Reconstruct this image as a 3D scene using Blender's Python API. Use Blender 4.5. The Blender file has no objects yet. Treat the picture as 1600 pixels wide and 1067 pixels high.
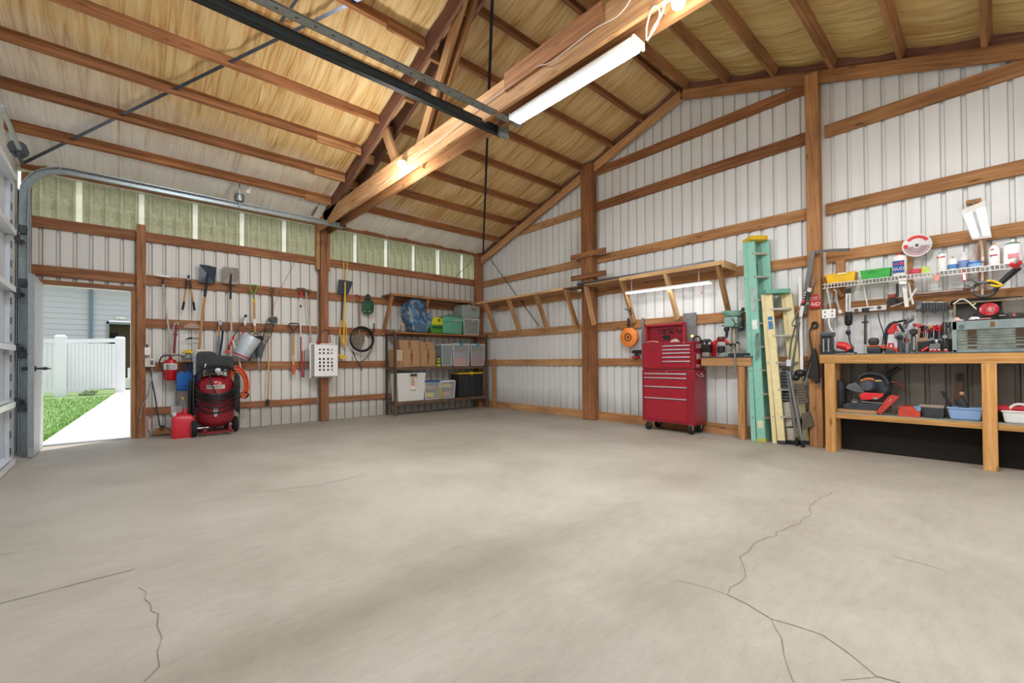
import bpy, bmesh, math, random
from math import sin, cos, pi, radians, sqrt, atan2
from mathutils import Vector as V, Matrix
random.seed(7)
COL = bpy.context.scene.collection

# ---------------------------------------------------------------- camera (measured from the photograph)
F = 683.54; YAW = radians(48.0157); PIT = radians(.6147); ROL = radians(-.4587); CY = 556.215; H = 1.03
fw = V((cos(YAW)*cos(PIT), sin(YAW)*cos(PIT), sin(PIT)))
_r = fw.cross(V((0, 0, 1))).normalized(); _u = _r.cross(fw)
RT = _r*cos(ROL)+_u*sin(ROL); UP = -_r*sin(ROL)+_u*cos(ROL)
CAM = V((0, 0, H))
def at(x, y, ax, val):                       # a pixel seen on the plane (axis ax = val) as a point of the room
    d = fw+RT*((x-800)/F)-UP*((y-CY)/F)
    return CAM+d*((val-CAM[ax])/d[ax])
def E(x, y, d=.05): return at(x, y, 1, 8.0-d)     # d in front of the eave wall girts
def G(x, y, d=.05): return at(x, y, 0, 6.16-d)    # d in front of the gable wall girts

cd = bpy.data.cameras.new('camera'); co = bpy.data.objects.new('camera', cd); COL.objects.link(co)
cd.sensor_width = 36; cd.lens = F/1600*36; cd.shift_y = (CY-533.5)/1600; cd.clip_start = .05; cd.clip_end = 300
m = Matrix((RT, UP, -fw)).transposed().to_4x4(); m.translation = CAM
co.matrix_world = m
bpy.context.scene.camera = co

# ---------------------------------------------------------------- materials
def newmat(name):
    m = bpy.data.materials.new(name); m.use_nodes = True
    nt = m.node_tree; b = nt.nodes['Principled BSDF']
    return m, nt, b
def N(nt, t, **k):
    n = nt.nodes.new(t)
    for a, v in k.items():
        if a in n.inputs: n.inputs[a].default_value = v
        else: setattr(n, a, v)
    return n
def ramp(nt, stops):
    r = nt.nodes.new('ShaderNodeValToRGB')
    while len(r.color_ramp.elements) < len(stops): r.color_ramp.elements.new(.5)
    for e, (p, c) in zip(r.color_ramp.elements, stops): e.position = p; e.color = (*c, 1)
    return r
def srgb(h):
    if isinstance(h, str):
        h = h.lstrip('#'); c = [int(h[i:i+2], 16)/255 for i in (0, 2, 4)]
        return tuple(x/12.92 if x <= .04045 else ((x+.055)/1.055)**2.4 for x in c)
    return h
_M = {}
def M(hexc, rough=.5, metal=0, var=.12, sc=14, alpha=None, trans=0, emit=0, bump=0):
    key = (hexc, rough, metal, var, sc, alpha, trans, emit, bump)
    if key in _M: return _M[key]
    m, nt, b = newmat('surface_%s' % str(hexc).strip('#'))
    c = srgb(hexc)
    tc = N(nt, 'ShaderNodeTexCoord'); n = N(nt, 'ShaderNodeTexNoise', Scale=sc, Detail=4.0)
    nt.links.new(tc.outputs['Object'], n.inputs['Vector'])
    r = ramp(nt, [(.3, tuple(x*(1-var) for x in c)), (.7, tuple(min(1, x*(1+var)) for x in c))])
    nt.links.new(n.outputs['Fac'], r.inputs['Fac']); nt.links.new(r.outputs['Color'], b.inputs['Base Color'])
    b.inputs['Roughness'].default_value = rough; b.inputs['Metallic'].default_value = metal
    if alpha is not None: b.inputs['Alpha'].default_value = alpha
    if trans: b.inputs['Transmission Weight'].default_value = trans
    if emit:
        b.inputs['Emission Strength'].default_value = emit; b.inputs['Emission Color'].default_value = (*c, 1)
    if bump:
        bp = N(nt, 'ShaderNodeBump', Strength=bump); n2 = N(nt, 'ShaderNodeTexNoise', Scale=sc*6)
        nt.links.new(tc.outputs['Object'], n2.inputs['Vector']); nt.links.new(n2.outputs['Fac'], bp.inputs['Height']); nt.links.new(bp.outputs['Normal'], b.inputs['Normal'])
    _M[key] = m; return m
def WOOD(name, dark, mid, light, knots=.5, rough=.75, hv=.28):
    m, nt, b = newmat(name)
    uv = N(nt, 'ShaderNodeUVMap')
    mp = N(nt, 'ShaderNodeMapping'); mp.inputs['Scale'].default_value = (1.6, 34, 1)
    nt.links.new(uv.outputs['UV'], mp.inputs['Vector'])
    n = N(nt, 'ShaderNodeTexNoise', Scale=1.0, Detail=6.0, Roughness=.6, Distortion=.6)
    nt.links.new(mp.outputs['Vector'], n.inputs['Vector'])
    r = ramp(nt, [(.22, srgb(dark)), (.5, srgb(mid)), (.78, srgb(light))])
    nt.links.new(n.outputs['Fac'], r.inputs['Fac'])
    mp2 = N(nt, 'ShaderNodeMapping'); mp2.inputs['Scale'].default_value = (2.6, 9, 1)
    nt.links.new(uv.outputs['UV'], mp2.inputs['Vector'])
    vo = N(nt, 'ShaderNodeTexVoronoi', Scale=1.0, Randomness=1.0); nt.links.new(mp2.outputs['Vector'], vo.inputs['Vector'])
    kr = ramp(nt, [(0.05, (.25, .2, .17)), (.17, (1, 1, 1))]); nt.links.new(vo.outputs['Distance'], kr.inputs['Fac'])
    mx = N(nt, 'ShaderNodeMix', data_type='RGBA', blend_type='MULTIPLY'); mx.inputs['Factor'].default_value = knots
    nt.links.new(r.outputs['Color'], mx.inputs['A']); nt.links.new(kr.outputs['Color'], mx.inputs['B'])
    mp3 = N(nt, 'ShaderNodeMapping'); mp3.inputs['Scale'].default_value = (.9, 2, 1)
    nt.links.new(uv.outputs['UV'], mp3.inputs['Vector'])
    n3 = N(nt, 'ShaderNodeTexNoise', Scale=1.3, Detail=3.0); nt.links.new(mp3.outputs['Vector'], n3.inputs['Vector'])
    oi = N(nt, 'ShaderNodeObjectInfo')
    a1 = N(nt, 'ShaderNodeMapRange'); a1.inputs['To Min'].default_value = 1-hv/2; a1.inputs['To Max'].default_value = 1+hv/2
    nt.links.new(oi.outputs['Random'], a1.inputs['Value'])
    a2 = N(nt, 'ShaderNodeMapRange'); a2.inputs['From Min'].default_value = .3; a2.inputs['From Max'].default_value = .7; a2.inputs['To Min'].default_value = .72; a2.inputs['To Max'].default_value = 1.18
    nt.links.new(n3.outputs['Fac'], a2.inputs['Value'])
    mu = N(nt, 'ShaderNodeMath', operation='MULTIPLY'); nt.links.new(a1.outputs['Result'], mu.inputs[0]); nt.links.new(a2.outputs['Result'], mu.inputs[1])
    hs = N(nt, 'ShaderNodeHueSaturation'); nt.links.new(mu.outputs[0], hs.inputs['Value']); nt.links.new(mx.outputs['Result'], hs.inputs['Color'])
    nt.links.new(hs.outputs['Color'], b.inputs['Base Color'])
    b.inputs['Roughness'].default_value = rough; b.inputs['Specular IOR Level'].default_value = .25
    bp = N(nt, 'ShaderNodeBump', Strength=.15, Distance=.01); nt.links.new(n.outputs['Fac'], bp.inputs['Height']); nt.links.new(bp.outputs['Normal'], b.inputs['Normal'])
    return m
W_BROWN = WOOD('stained_brown_wood', '#66412a', '#976541', '#b6835c')
W_EAVE = WOOD('red_brown_wood', '#6e452c', '#9a6848', '#b68a68')
W_RAW = WOOD('raw_fir_wood', '#8f6542', '#ba8d62', '#d2aa80', knots=.75)
W_WARM = WOOD('warm_fir_wood', '#7d5434', '#a97a50', '#c4986a', knots=.8)
W_BENCH = WOOD('bench_pine_wood', '#9a6c3a', '#c79458', '#ddb27a', knots=.7)
W_RED = WOOD('reddish_truss_wood', '#503428', '#785344', '#926c5c')
W_TAN = WOOD('pale_tan_wood', '#b08856', '#cfa878', '#e0c095', knots=.5)
W_DARK = WOOD('dark_shelf_wood', '#463427', '#665040', '#857060')
W_HAND = WOOD('ash_handle_wood', '#a8743f', '#c8925a', '#dcae7a', knots=0)

WHITE = lambda: M('#e6e6e4', .5)
def siding_mat(name, c, stain='#8f8878'):
    m, nt, b = newmat(name); c = srgb(c)
    tc = N(nt, 'ShaderNodeTexCoord'); mp = N(nt, 'ShaderNodeMapping'); mp.inputs['Scale'].default_value = (14, 14, .5)
    nt.links.new(tc.outputs['Object'], mp.inputs['Vector'])
    n = N(nt, 'ShaderNodeTexNoise', Scale=1.0, Detail=5.0); nt.links.new(mp.outputs['Vector'], n.inputs['Vector'])
    r = ramp(nt, [(.25, tuple(x*.93 for x in c)), (.6, c), (.85, tuple(min(1, x*1.06) for x in c))]); nt.links.new(n.outputs['Fac'], r.inputs['Fac'])
    # grime low down
    sp = N(nt, 'ShaderNodeSeparateXYZ'); nt.links.new(tc.outputs['Object'], sp.inputs[0])
    n2 = N(nt, 'ShaderNodeTexNoise', Scale=3.0, Detail=4.0); nt.links.new(tc.outputs['Object'], n2.inputs['Vector'])
    ad = N(nt, 'ShaderNodeMath', operation='MULTIPLY_ADD'); ad.inputs[1].default_value = -.35; nt.links.new(n2.outputs['Fac'], ad.inputs[0]); nt.links.new(sp.outputs['Z'], ad.inputs[2])
    r2 = ramp(nt, [(0, srgb(stain)), (.32, (1, 1, 1))]); nt.links.new(ad.outputs[0], r2.inputs['Fac'])
    mx = N(nt, 'ShaderNodeMix', data_type='RGBA', blend_type='MULTIPLY'); mx.inputs['Factor'].default_value = .45
    nt.links.new(r.outputs['Color'], mx.inputs['A']); nt.links.new(r2.outputs['Color'], mx.inputs['B']); nt.links.new(mx.outputs['Result'], b.inputs['Base Color'])
    b.inputs['Roughness'].default_value = .42
    return m
SID_G = siding_mat('white_gable_siding', '#e4e6e6'); SID_E = siding_mat('offwhite_eave_siding', '#dcdad4')
SID_GD = siding_mat('gable_rib_sides', '#d3d5d5'); SID_ED = siding_mat('eave_rib_sides', '#aea89d'); SID_DK = siding_mat('shade_painted_grimy_siding', '#6a645a')  # SID_DK: siding tone darkened for shade under the bench, plus grime
GALV = M('#9aa2a4', .38, .75, .15, 30); GALVD = M('#4a4f50', .5, .6, .2, 20); STEEL = M('#b9bdbf', .3, .9, .08); ALU = M('#a7abad', .38, .8, .1)
BLK = M('#17181a', .45); BLKM = M('#26282a', .6); RUB = M('#1c1c1d', .85); DKG = M('#3a3d40', .5); MIDG = M('#6d7072', .5)
RED = M('#b3121f', .28, var=.06); REDM = M('#a31420', .35); REDB = M('#d2282c', .4); ORG = M('#ea6326', .45); ORG2 = M('#f08a3c', .45)
YEL = M('#f0c81e', .4); YELS = M('#e2b81a', .45); CHROME = M('#d8dadc', .15, 1, .03); WHT = M('#ececea', .45, var=.04); WHT2 = M('#dcdcd8', .5, var=.05)
BLUE = M('#1466b4', .4); BLUE2 = M('#5c8fc4', .4); TEAL = M('#86c2b0', .55, var=.08, bump=.1); LADY = M('#e4d6a4', .55, var=.07, bump=.1); GRN = M('#3fae4a', .4); DGRN = M('#1f4a35', .4)
CARD = M('#a98560', .8, var=.07, sc=8); CARDL = M('#b98a5c', .8); PAPER = M('#e8e4da', .7)
CLEAR = M('#d6dde0', .25, alpha=.34, var=.02); CLEARG = M('#aab2b4', .3, alpha=.6, var=.05); CLEARE = M('#e2e6e8', .3, alpha=.85, var=.02)

# ---------------------------------------------------------------- mesh building
class MB:
    def __init__(s, mats=None): s.v = []; s.f = []; s.uv = []; s.mi = []; s.cur = 0
    def mat(s, i): s.cur = i; return s
    def face(s, idx, uv=None):
        s.f.append(idx); s.mi.append(s.cur)
        s.uv.append(uv or [(0, 0)]*len(idx))
    def quad(s, a, b, c, d, uv=None):
        n = len(s.v); s.v += [V(a), V(b), V(c), V(d)]
        s.face([n, n+1, n+2, n+3], uv or [(0, 0), ((V(b)-V(a)).length, 0), ((V(b)-V(a)).length, (V(d)-V(a)).length), (0, (V(d)-V(a)).length)])
        return s
    def hexa(s, P8, L, w, h):     # P8: 4 points start ring, 4 points end ring; L along
        n = len(s.v); s.v += [V(p) for p in P8]; o = random.uniform(0, 40); q = random.uniform(0, 40)
        ws = [w, h, w, h]; acc = 0
        for i in range(4):
            j = (i+1) % 4
            s.face([n+i, n+j, n+4+j, n+4+i], [(o, q+acc), (o, q+acc+ws[i]), (o+L, q+acc+ws[i]), (o+L, q+acc)]); acc += ws[i]
        s.face([n+3, n+2, n+1, n], [(o, q), (o+.02, q), (o+.02, q+w), (o, q+w)])
        s.face([n+4, n+5, n+6, n+7], [(o, q), (o+.02, q), (o+.02, q+w), (o, q+w)])
        return s
    def bar(s, p, q, w, h, up=(0, 0, 1)):   # centre line p..q, w sideways, h along up
        p = V(p); q = V(q); d = (q-p); L = d.length; d.normalize(); up = V(up)
        a = d.cross(up)
        if a.length < 1e-4: a = d.cross(V((1, 0, 0)))
        a.normalize(); u = a.cross(d).normalized(); a *= w/2; u *= h/2
        return s.hexa([p-a-u, p+a-u, p+a+u, p-a+u, q-a-u, q+a-u, q+a+u, q-a+u], L, w, h)
    def box(s, a, b):
        a = V(a); b = V(b); lo = V([min(a[i], b[i]) for i in range(3)]); hi = V([max(a[i], b[i]) for i in range(3)])
        c = (lo+hi)/2; sz = hi-lo; k = max(range(3), key=lambda i: sz[i]); e = V((0, 0, 0)); e[k] = sz[k]/2
        up = V((0, 0, 1)) if k != 2 else V((0, 1, 0))
        if k == 0: w, h = sz[1], sz[2]
        elif k == 1: w, h = sz[0], sz[2]
        else: w, h = sz[0], sz[1]
        return s.bar(c-e, c+e, w, h, up)
    def frustum(s, c, w0, d0, w1, d1, h):    # upright tapered box, c = bottom centre
        c = V(c); f = lambda w, d, z: [c+V((-w/2, -d/2, z)), c+V((w/2, -d/2, z)), c+V((w/2, d/2, z)), c+V((-w/2, d/2, z))]
        return s.hexa(f(w0, d0, 0)+f(w1, d1, h), h, w0, d0)
    def ring(s, pts, closed_u=True):
        n = len(s.v); s.v += [V(p) for p in pts]; return list(range(n, n+len(pts)))
    def loft(s, rings, cap=True, closed=False):
        ids = [s.ring(r) for r in rings]; k = len(ids[0]); m = len(ids)
        for a in range(m if closed else m-1):
            r0, r1 = ids[a], ids[(a+1) % m]
            for i in range(k):
                j = (i+1) % k
                s.face([r0[i], r0[j], r1[j], r1[i]], [(a*.1, i/k), (a*.1, (i+1)/k), (a*.1+.1, (i+1)/k), (a*.1+.1, i/k)])
        if cap and not closed:
            s.face(ids[0][::-1]); s.face(ids[-1])
        return s
    def tube(s, pts, r, n=8, closed=False, cap=True, flat=1.0):
        pts = [V(p) for p in pts]; rings = []; m = len(pts)
        t0 = (pts[1]-pts[0]).normalized(); a = t0.cross(V((0, 0, 1)))
        if a.length < .1: a = t0.cross(V((1, 0, 0)))
        a.normalize()
        for i, p in enumerate(pts):
            if closed: t = (pts[(i+1) % m]-pts[i-1]).normalized()
            else: t = (pts[min(i+1, m-1)]-pts[max(i-1, 0)]).normalized()
            a = (a-t*a.dot(t)).normalized(); b = t.cross(a)
            rr = r[i] if isinstance(r, (list, tuple)) else r
            rings.append([p+a*rr*cos(2*pi*k/n)+b*rr*flat*sin(2*pi*k/n) for k in range(n)])
        return s.loft(rings, cap, closed)
    def lathe(s, prof, c=(0, 0, 0), ax=(0, 0, 1), n=20, sq=None, cap=True):
        ax = V(ax).normalized(); c = V(c); a = ax.orthogonal().normalized() if abs(ax.z) < .99 else V((1, 0, 0)); b = ax.cross(a)
        sx, sy = sq or (1, 1)
        return s.loft([[c+ax*z+a*r*sx*cos(2*pi*k/n)+b*r*sy*sin(2*pi*k/n) for k in range(n)] for r, z in prof], cap)
    def ball(s, c, r, n=12, m=8):
        r = V(r) if not isinstance(r, (int, float)) else V((r, r, r)); c = V(c)
        return s.loft([[c+V((r.x*sin(pi*j/m)*cos(2*pi*k/n), r.y*sin(pi*j/m)*sin(2*pi*k/n), -r.z*cos(pi*j/m))) for k in range(n)] for j in [.08]+list(range(1, m))+[m-.08]])
    def plate(s, pts, th):      # flat outline (3D points) extruded by vector th
        pts = [V(p) for p in pts]; th = V(th); n = len(pts); a = s.ring(pts); b = s.ring([p+th for p in pts])
        nrm = (pts[1]-pts[0]).cross(pts[2]-pts[1])
        uv = [(p.x+p.y, p.z) for p in pts]
        s.face(a[::-1], uv[::-1]); s.face(b, uv)
        for i in range(n):
            j = (i+1) % n; s.face([a[i], a[j], b[j], b[i]], [(0, 0), (.1, 0), (.1, .02), (0, .02)])
        return s
    def build(s, name, mat, parent=None, smooth=False, bevel=0, seg=2, sub=0, fixn=True):
        me = bpy.data.meshes.new(name); off = wloc(parent)
        me.from_pydata([tuple(p-off) for p in s.v], [], s.f)
        ul = me.uv_layers.new(name='UVMap'); k = 0
        flat = [c for f in s.uv for c in f]
        for i, l in enumerate(ul.data): l.uv = flat[i]
        mats = mat if isinstance(mat, (list, tuple)) else [mat]
        for x in mats: me.materials.append(x)
        if len(mats) > 1: me.polygons.foreach_set('material_index', s.mi)
        if bevel or fixn:
            bm = bmesh.new(); bm.from_mesh(me)
            if bevel:
                bmesh.ops.remove_doubles(bm, verts=bm.verts, dist=1e-5)
                es = [e for e in bm.edges if len(e.link_faces) == 2 and e.calc_face_angle(0) > .5]
                bmesh.ops.bevel(bm, geom=es, offset=bevel, segments=seg, affect='EDGES', profile=.6, clamp_overlap=True)
            bmesh.ops.recalc_face_normals(bm, faces=bm.faces)
            bm.to_mesh(me); bm.free()
        if smooth:
            for p in me.polygons: p.use_smooth = True
        o = bpy.data.objects.new(name, me); COL.objects.link(o)
        if parent: o.parent = parent
        if smooth and not sub:
            md = o.modifiers.new('edge', 'EDGE_SPLIT'); md.split_angle = radians(42)
        if sub:
            md = o.modifiers.new('soft', 'SUBSURF'); md.levels = sub; md.render_levels = sub
        return o
def wloc(o):
    p = V((0, 0, 0))
    while o is not None: p += o.location; o = o.parent
    return p
def tag(o, label=None, cat=None, group=None, kind=None):
    if label: o['label'] = label
    if cat: o['category'] = cat
    if group: o['group'] = group
    if kind: o['kind'] = kind
    return o
def thing(name, loc, label, cat, group=None, kind=None):
    o = bpy.data.objects.new(name, None); COL.objects.link(o); o.location = V(loc); o.empty_display_size = .05
    return tag(o, label, cat, group, kind)
def copy_thing(o, shift, label=None, group=None):
    def rec(x, par):
        c = x.copy(); COL.objects.link(c)
        if par: c.parent = par
        for ch in list(x.children): rec(ch, c)
        return c
    c = rec(o, None); c.location = V(o.location)+V(shift)
    if label: c['label'] = label
    if group: c['group'] = group
    return c
def lerp(a, b, t): return V(a)*(1-t)+V(b)*t
def arc(c, r, a0, a1, n, u, w):
    c = V(c); u = V(u); w = V(w)
    return [c+u*r*cos(a0+(a1-a0)*i/n)+w*r*sin(a0+(a1-a0)*i/n) for i in range(n+1)]
EX = V((1, 0, 0)); EY = V((0, 1, 0)); EZ = V((0, 0, 1))
def cpts(pts, n=6):   # smooth curve through points (catmull-rom)
    P = [V(p) for p in pts]; P = [P[0]*2-P[1]]+P+[P[-1]*2-P[-2]]; out = []
    for i in range(1, len(P)-2):
        for k in range(n):
            t = k/n; a, b, c, d = P[i-1:i+3]
            out.append(.5*((2*b)+(c-a)*t+(2*a-5*b+4*c-d)*t*t+(3*b-a-3*c+d)*t**3))
    out.append(P[-2]); return out
def text(s, name, parent, p, right, up, size, mat, ext=.0008):
    cu = bpy.data.curves.new(name, 'FONT'); cu.body = s; cu.size = size; cu.extrude = ext; cu.align_x = 'CENTER'; cu.align_y = 'CENTER'
    cu.materials.append(mat); tmp = bpy.data.objects.new(name, cu); COL.objects.link(tmp); bpy.context.view_layer.update()
    me = bpy.data.meshes.new_from_object(tmp.evaluated_get(bpy.context.evaluated_depsgraph_get())); bpy.data.objects.remove(tmp); bpy.data.curves.remove(cu)
    if not me.materials: me.materials.append(mat)
    o = bpy.data.objects.new(name, me); COL.objects.link(o)
    r = V(right).normalized(); u = V(up).normalized(); nn = r.cross(u)
    mt = Matrix((r, u, nn)).transposed().to_4x4(); mt.translation = V(p)-wloc(parent)
    o.parent = parent; o.matrix_basis = mt; return o
# ================================================================ THE BUILDING
RIDGE_Y = 3.04; K = 1/3
def roof(y, c): return c-K*abs(y-RIDGE_Y)
PB = 4.965; PT = 5.10; RB = 4.82      # purlin bottoms, roof deck, rake bottoms (at the ridge)
XG = 6.16; YE = 8.0                  # girt faces
XS = 6.20; YS = 8.04                 # siding planes
X0 = -.92                            # overhead door wall
RB2 = -1.96                          # far eave

# ---- floor
m, nt, b = newmat('worn_concrete')
tc = N(nt, 'ShaderNodeTexCoord')
n1 = N(nt, 'ShaderNodeTexNoise', Scale=.8, Detail=8.0, Roughness=.62, Distortion=.3); n2 = N(nt, 'ShaderNodeTexNoise', Scale=7.0, Detail=8.0, Roughness=.7); n3 = N(nt, 'ShaderNodeTexNoise', Scale=90.0, Detail=3.0)
mp = N(nt, 'ShaderNodeMapping'); mp.inputs['Rotation'].default_value = (0, 0, radians(-38)); mp.inputs['Scale'].default_value = (1, 3.2, 1); nt.links.new(tc.outputs['Object'], mp.inputs['Vector'])
for n in (n1, n3): nt.links.new(tc.outputs['Object'], n.inputs['Vector'])
nt.links.new(mp.outputs['Vector'], n2.inputs['Vector'])
r1 = ramp(nt, [(.3, srgb('#948d80')), (.5, srgb('#a29b8f')), (.7, srgb('#aea89d'))]); nt.links.new(n1.outputs['Fac'], r1.inputs['Fac'])
r2 = ramp(nt, [(.3, (.84, .83, .81)), (.5, (.97, .97, .97)), (.72, (1.07, 1.07, 1.07))]); nt.links.new(n2.outputs['Fac'], r2.inputs['Fac'])
r3 = ramp(nt, [(.25, (.85, .84, .82)), (.45, (1, 1, 1))]); nt.links.new(n3.outputs['Fac'], r3.inputs['Fac'])
mx = N(nt, 'ShaderNodeMix', data_type='RGBA', blend_type='MULTIPLY'); mx.inputs['Factor'].default_value = .8
nt.links.new(r1.outputs['Color'], mx.inputs['A']); nt.links.new(r2.outputs['Color'], mx.inputs['B'])
mx2 = N(nt, 'ShaderNodeMix', data_type='RGBA', blend_type='MULTIPLY'); mx2.inputs['Factor'].default_value = .7
nt.links.new(mx.outputs['Result'], mx2.inputs['A']); nt.links.new(r3.outputs['Color'], mx2.inputs['B']); nt.links.new(mx2.outputs['Result'], b.inputs['Base Color'])
rr = N(nt, 'ShaderNodeMapRange'); rr.inputs['To Min'].default_value = .38; rr.inputs['To Max'].default_value = .75; nt.links.new(n2.outputs['Fac'], rr.inputs['Value']); nt.links.new(rr.outputs['Result'], b.inputs['Roughness'])
bp = N(nt, 'ShaderNodeBump', Strength=.12, Distance=.02); nt.links.new(n2.outputs['Fac'], bp.inputs['Height']); nt.links.new(bp.outputs['Normal'], b.inputs['Normal'])
CONC = m
CRK = M('#80796b', .9, var=.25, sc=40); CRKF = M('#9b9486', .9, var=.15, sc=40)
f = MB(); f.box((X0-.1, RB2-.3, -.12), (XS+.1, YS+.06, 0))
def crack(px, w, mi, jag=.018, zz=.0015):
    P = [at(x, y, 2, 0) for x, y in px]; pts = []
    for a, c in zip(P, P[1:]):
        L = (c-a).length; k = max(1, int(L/.06)); nrm = V((-(c-a).y, (c-a).x, 0)).normalized()
        for i in range(k): pts.append(a+(c-a)*(i/k)+nrm*random.uniform(-jag, jag)*(i > 0))
    pts.append(P[-1]); f.mat(mi)
    for a, c in zip(pts, pts[1:]):
        nrm = V((-(c-a).y, (c-a).x, 0)).normalized()*w*random.uniform(.3, .6); z = V((0, 0, zz))
        f.quad(a-nrm+z, c-nrm+z, c+nrm+z, a+nrm+z)
    f.mat(0)
R_ = lambda L: [(1000+x*.375, 740+y*.375) for x, y in L]; L_ = lambda L: [(x*.375, 700+y*.375) for x, y in L]
crack(R_([(820, 75), (730, 115), (700, 180), (600, 235), (465, 305), (415, 345), (440, 430), (365, 505), (440, 540), (545, 605), (590, 685), (600, 760), (640, 870)]), .005, 1)
crack(R_([(545, 605), (650, 635), (760, 672), (865, 745), (985, 845), (1085, 872)]), .005, 1)
crack(R_([(150, 445), (365, 505)]), .003, 2); crack(R_([(1050, 345), (1260, 400)]), .005, 2, .008); crack(R_([(840, 860), (1010, 845)]), .003, 2)
crack(L_([(0, 648), (560, 505)]), .006, 1, .003); crack(L_([(575, 580), (610, 600), (630, 680), (660, 690), (655, 740), (675, 790), (655, 850), (665, 910), (600, 975)]), .005, 1, .014)
crack(L_([(1100, 183), (1340, 152), (1440, 130), (1520, 105)]), .009, 2); crack(L_([(0, 442), (60, 438)]), .008, 2, .004)
fl = f.build('floor', [CONC, CRK, CRKF], fixn=False); tag(fl, 'worn grey concrete slab floor with thin wandering cracks', 'floor', kind='structure')

# ---- ribbed steel siding
P_ = .1524
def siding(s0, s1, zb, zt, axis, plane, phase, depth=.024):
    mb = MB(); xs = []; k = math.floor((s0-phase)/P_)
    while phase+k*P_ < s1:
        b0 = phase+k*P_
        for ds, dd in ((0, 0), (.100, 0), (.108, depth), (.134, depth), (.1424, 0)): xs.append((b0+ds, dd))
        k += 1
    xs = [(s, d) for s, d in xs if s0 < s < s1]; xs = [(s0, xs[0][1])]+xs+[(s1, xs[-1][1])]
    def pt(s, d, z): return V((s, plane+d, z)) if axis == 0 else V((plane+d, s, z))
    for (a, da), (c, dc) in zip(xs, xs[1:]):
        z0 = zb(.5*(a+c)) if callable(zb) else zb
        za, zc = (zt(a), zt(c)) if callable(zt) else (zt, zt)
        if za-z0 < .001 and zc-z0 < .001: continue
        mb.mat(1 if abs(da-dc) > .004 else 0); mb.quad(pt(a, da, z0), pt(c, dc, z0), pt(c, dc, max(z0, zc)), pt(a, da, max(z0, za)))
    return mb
ph_g = at(1349.7, 280, 0, XS)[1]; ph_e = at(200+435*.1875, 400, 1, YS)[0]
deck = lambda y: roof(y, PT)-.005
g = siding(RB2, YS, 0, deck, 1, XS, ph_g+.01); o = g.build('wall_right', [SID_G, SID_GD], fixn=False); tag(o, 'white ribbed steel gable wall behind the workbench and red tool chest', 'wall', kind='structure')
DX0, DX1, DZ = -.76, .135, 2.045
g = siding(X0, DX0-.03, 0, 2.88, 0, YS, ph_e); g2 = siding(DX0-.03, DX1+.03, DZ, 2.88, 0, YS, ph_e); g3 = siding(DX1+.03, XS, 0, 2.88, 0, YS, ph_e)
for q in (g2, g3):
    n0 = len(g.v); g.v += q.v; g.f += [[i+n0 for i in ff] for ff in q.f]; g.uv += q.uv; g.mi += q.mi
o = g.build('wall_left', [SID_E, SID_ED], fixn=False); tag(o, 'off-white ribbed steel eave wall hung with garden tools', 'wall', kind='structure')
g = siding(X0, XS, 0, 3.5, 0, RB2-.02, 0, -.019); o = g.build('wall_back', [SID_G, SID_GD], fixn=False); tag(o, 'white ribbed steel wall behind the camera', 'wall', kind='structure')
# overhead door end wall either side of the door, and header above
g = siding(RB2, 3.1, 0, deck, 1, X0, 0, -.019); q = siding(7.42, YS, 0, deck, 1, X0, 0, -.019)
n0 = len(g.v); g.v += q.v; g.f += [[i+n0 for i in ff] for ff in q.f]; g.uv += q.uv; g.mi += q.mi
q = siding(3.1, 7.42, 3.12, deck, 1, X0, 0, -.019)
n0 = len(g.v); g.v += q.v; g.f += [[i+n0 for i in ff] for ff in q.f]; g.uv += q.uv; g.mi += q.mi
o = g.build('wall_front', [SID_E, SID_ED], fixn=False); tag(o, 'steel end wall around the overhead door', 'wall', kind='structure')

# ---- translucent strip high on the eave wall
def translucent(name, c, amt, var=.15):
    m, nt, b = newmat(name); out = nt.nodes['Material Output']
    tc = N(nt, 'ShaderNodeTexCoord'); n = N(nt, 'ShaderNodeTexNoise', Scale=30.0, Detail=6.0); nt.links.new(tc.outputs['Object'], n.inputs['Vector'])
    c = srgb(c); r = ramp(nt, [(.3, tuple(x*(1-var) for x in c)), (.7, tuple(min(1, x*(1+var)) for x in c))]); nt.links.new(n.outputs['Fac'], r.inputs['Fac'])
    nt.links.new(r.outputs['Color'], b.inputs['Base Color']); b.inputs['Roughness'].default_value = .6
    t = N(nt, 'ShaderNodeBsdfTranslucent'); nt.links.new(r.outputs['Color'], t.inputs['Color'])
    mx = N(nt, 'ShaderNodeMixShader'); mx.inputs[0].default_value = amt
    nt.links.new(b.outputs[0], mx.inputs[1]); nt.links.new(t.outputs[0], mx.inputs[2]); nt.links.new(mx.outputs[0], out.inputs['Surface']); return m
FRP = translucent('green_fibreglass', '#aeab90', .5); FRPW = translucent('clear_fibreglass_lap', '#f4f2e2', .6, .03)
edges = [X0, -.385, .24, .855, 1.46, 2.075, 2.69, 3.29, 3.905, 4.51, 5.11, 5.725, XS]
ordn = ['first', 'second', 'third', 'fourth', 'fifth', 'sixth', 'seventh', 'eighth', 'ninth', 'tenth', 'eleventh', 'twelfth', 'thirteenth', 'fourteenth']
for i, (a, c) in enumerate(zip(edges, edges[1:])):
    g = siding(a+.03, c-.03, 2.86, 3.47, 0, YS, ph_e, .030); g.mi = [0]*len(g.mi); g.mat(1)
    if i: g.quad((a-.03, YS+.022, 2.86), (a+.03, YS+.022, 2.86), (a+.03, YS+.022, 3.47), (a-.03, YS+.022, 3.47))
    o = g.build('window_%d' % (i+1), [FRP, FRPW], fixn=False)
    tag(o, 'greenish translucent corrugated panel, %s along the eave from the overhead door' % ordn[i], 'window', kind='structure')

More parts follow.
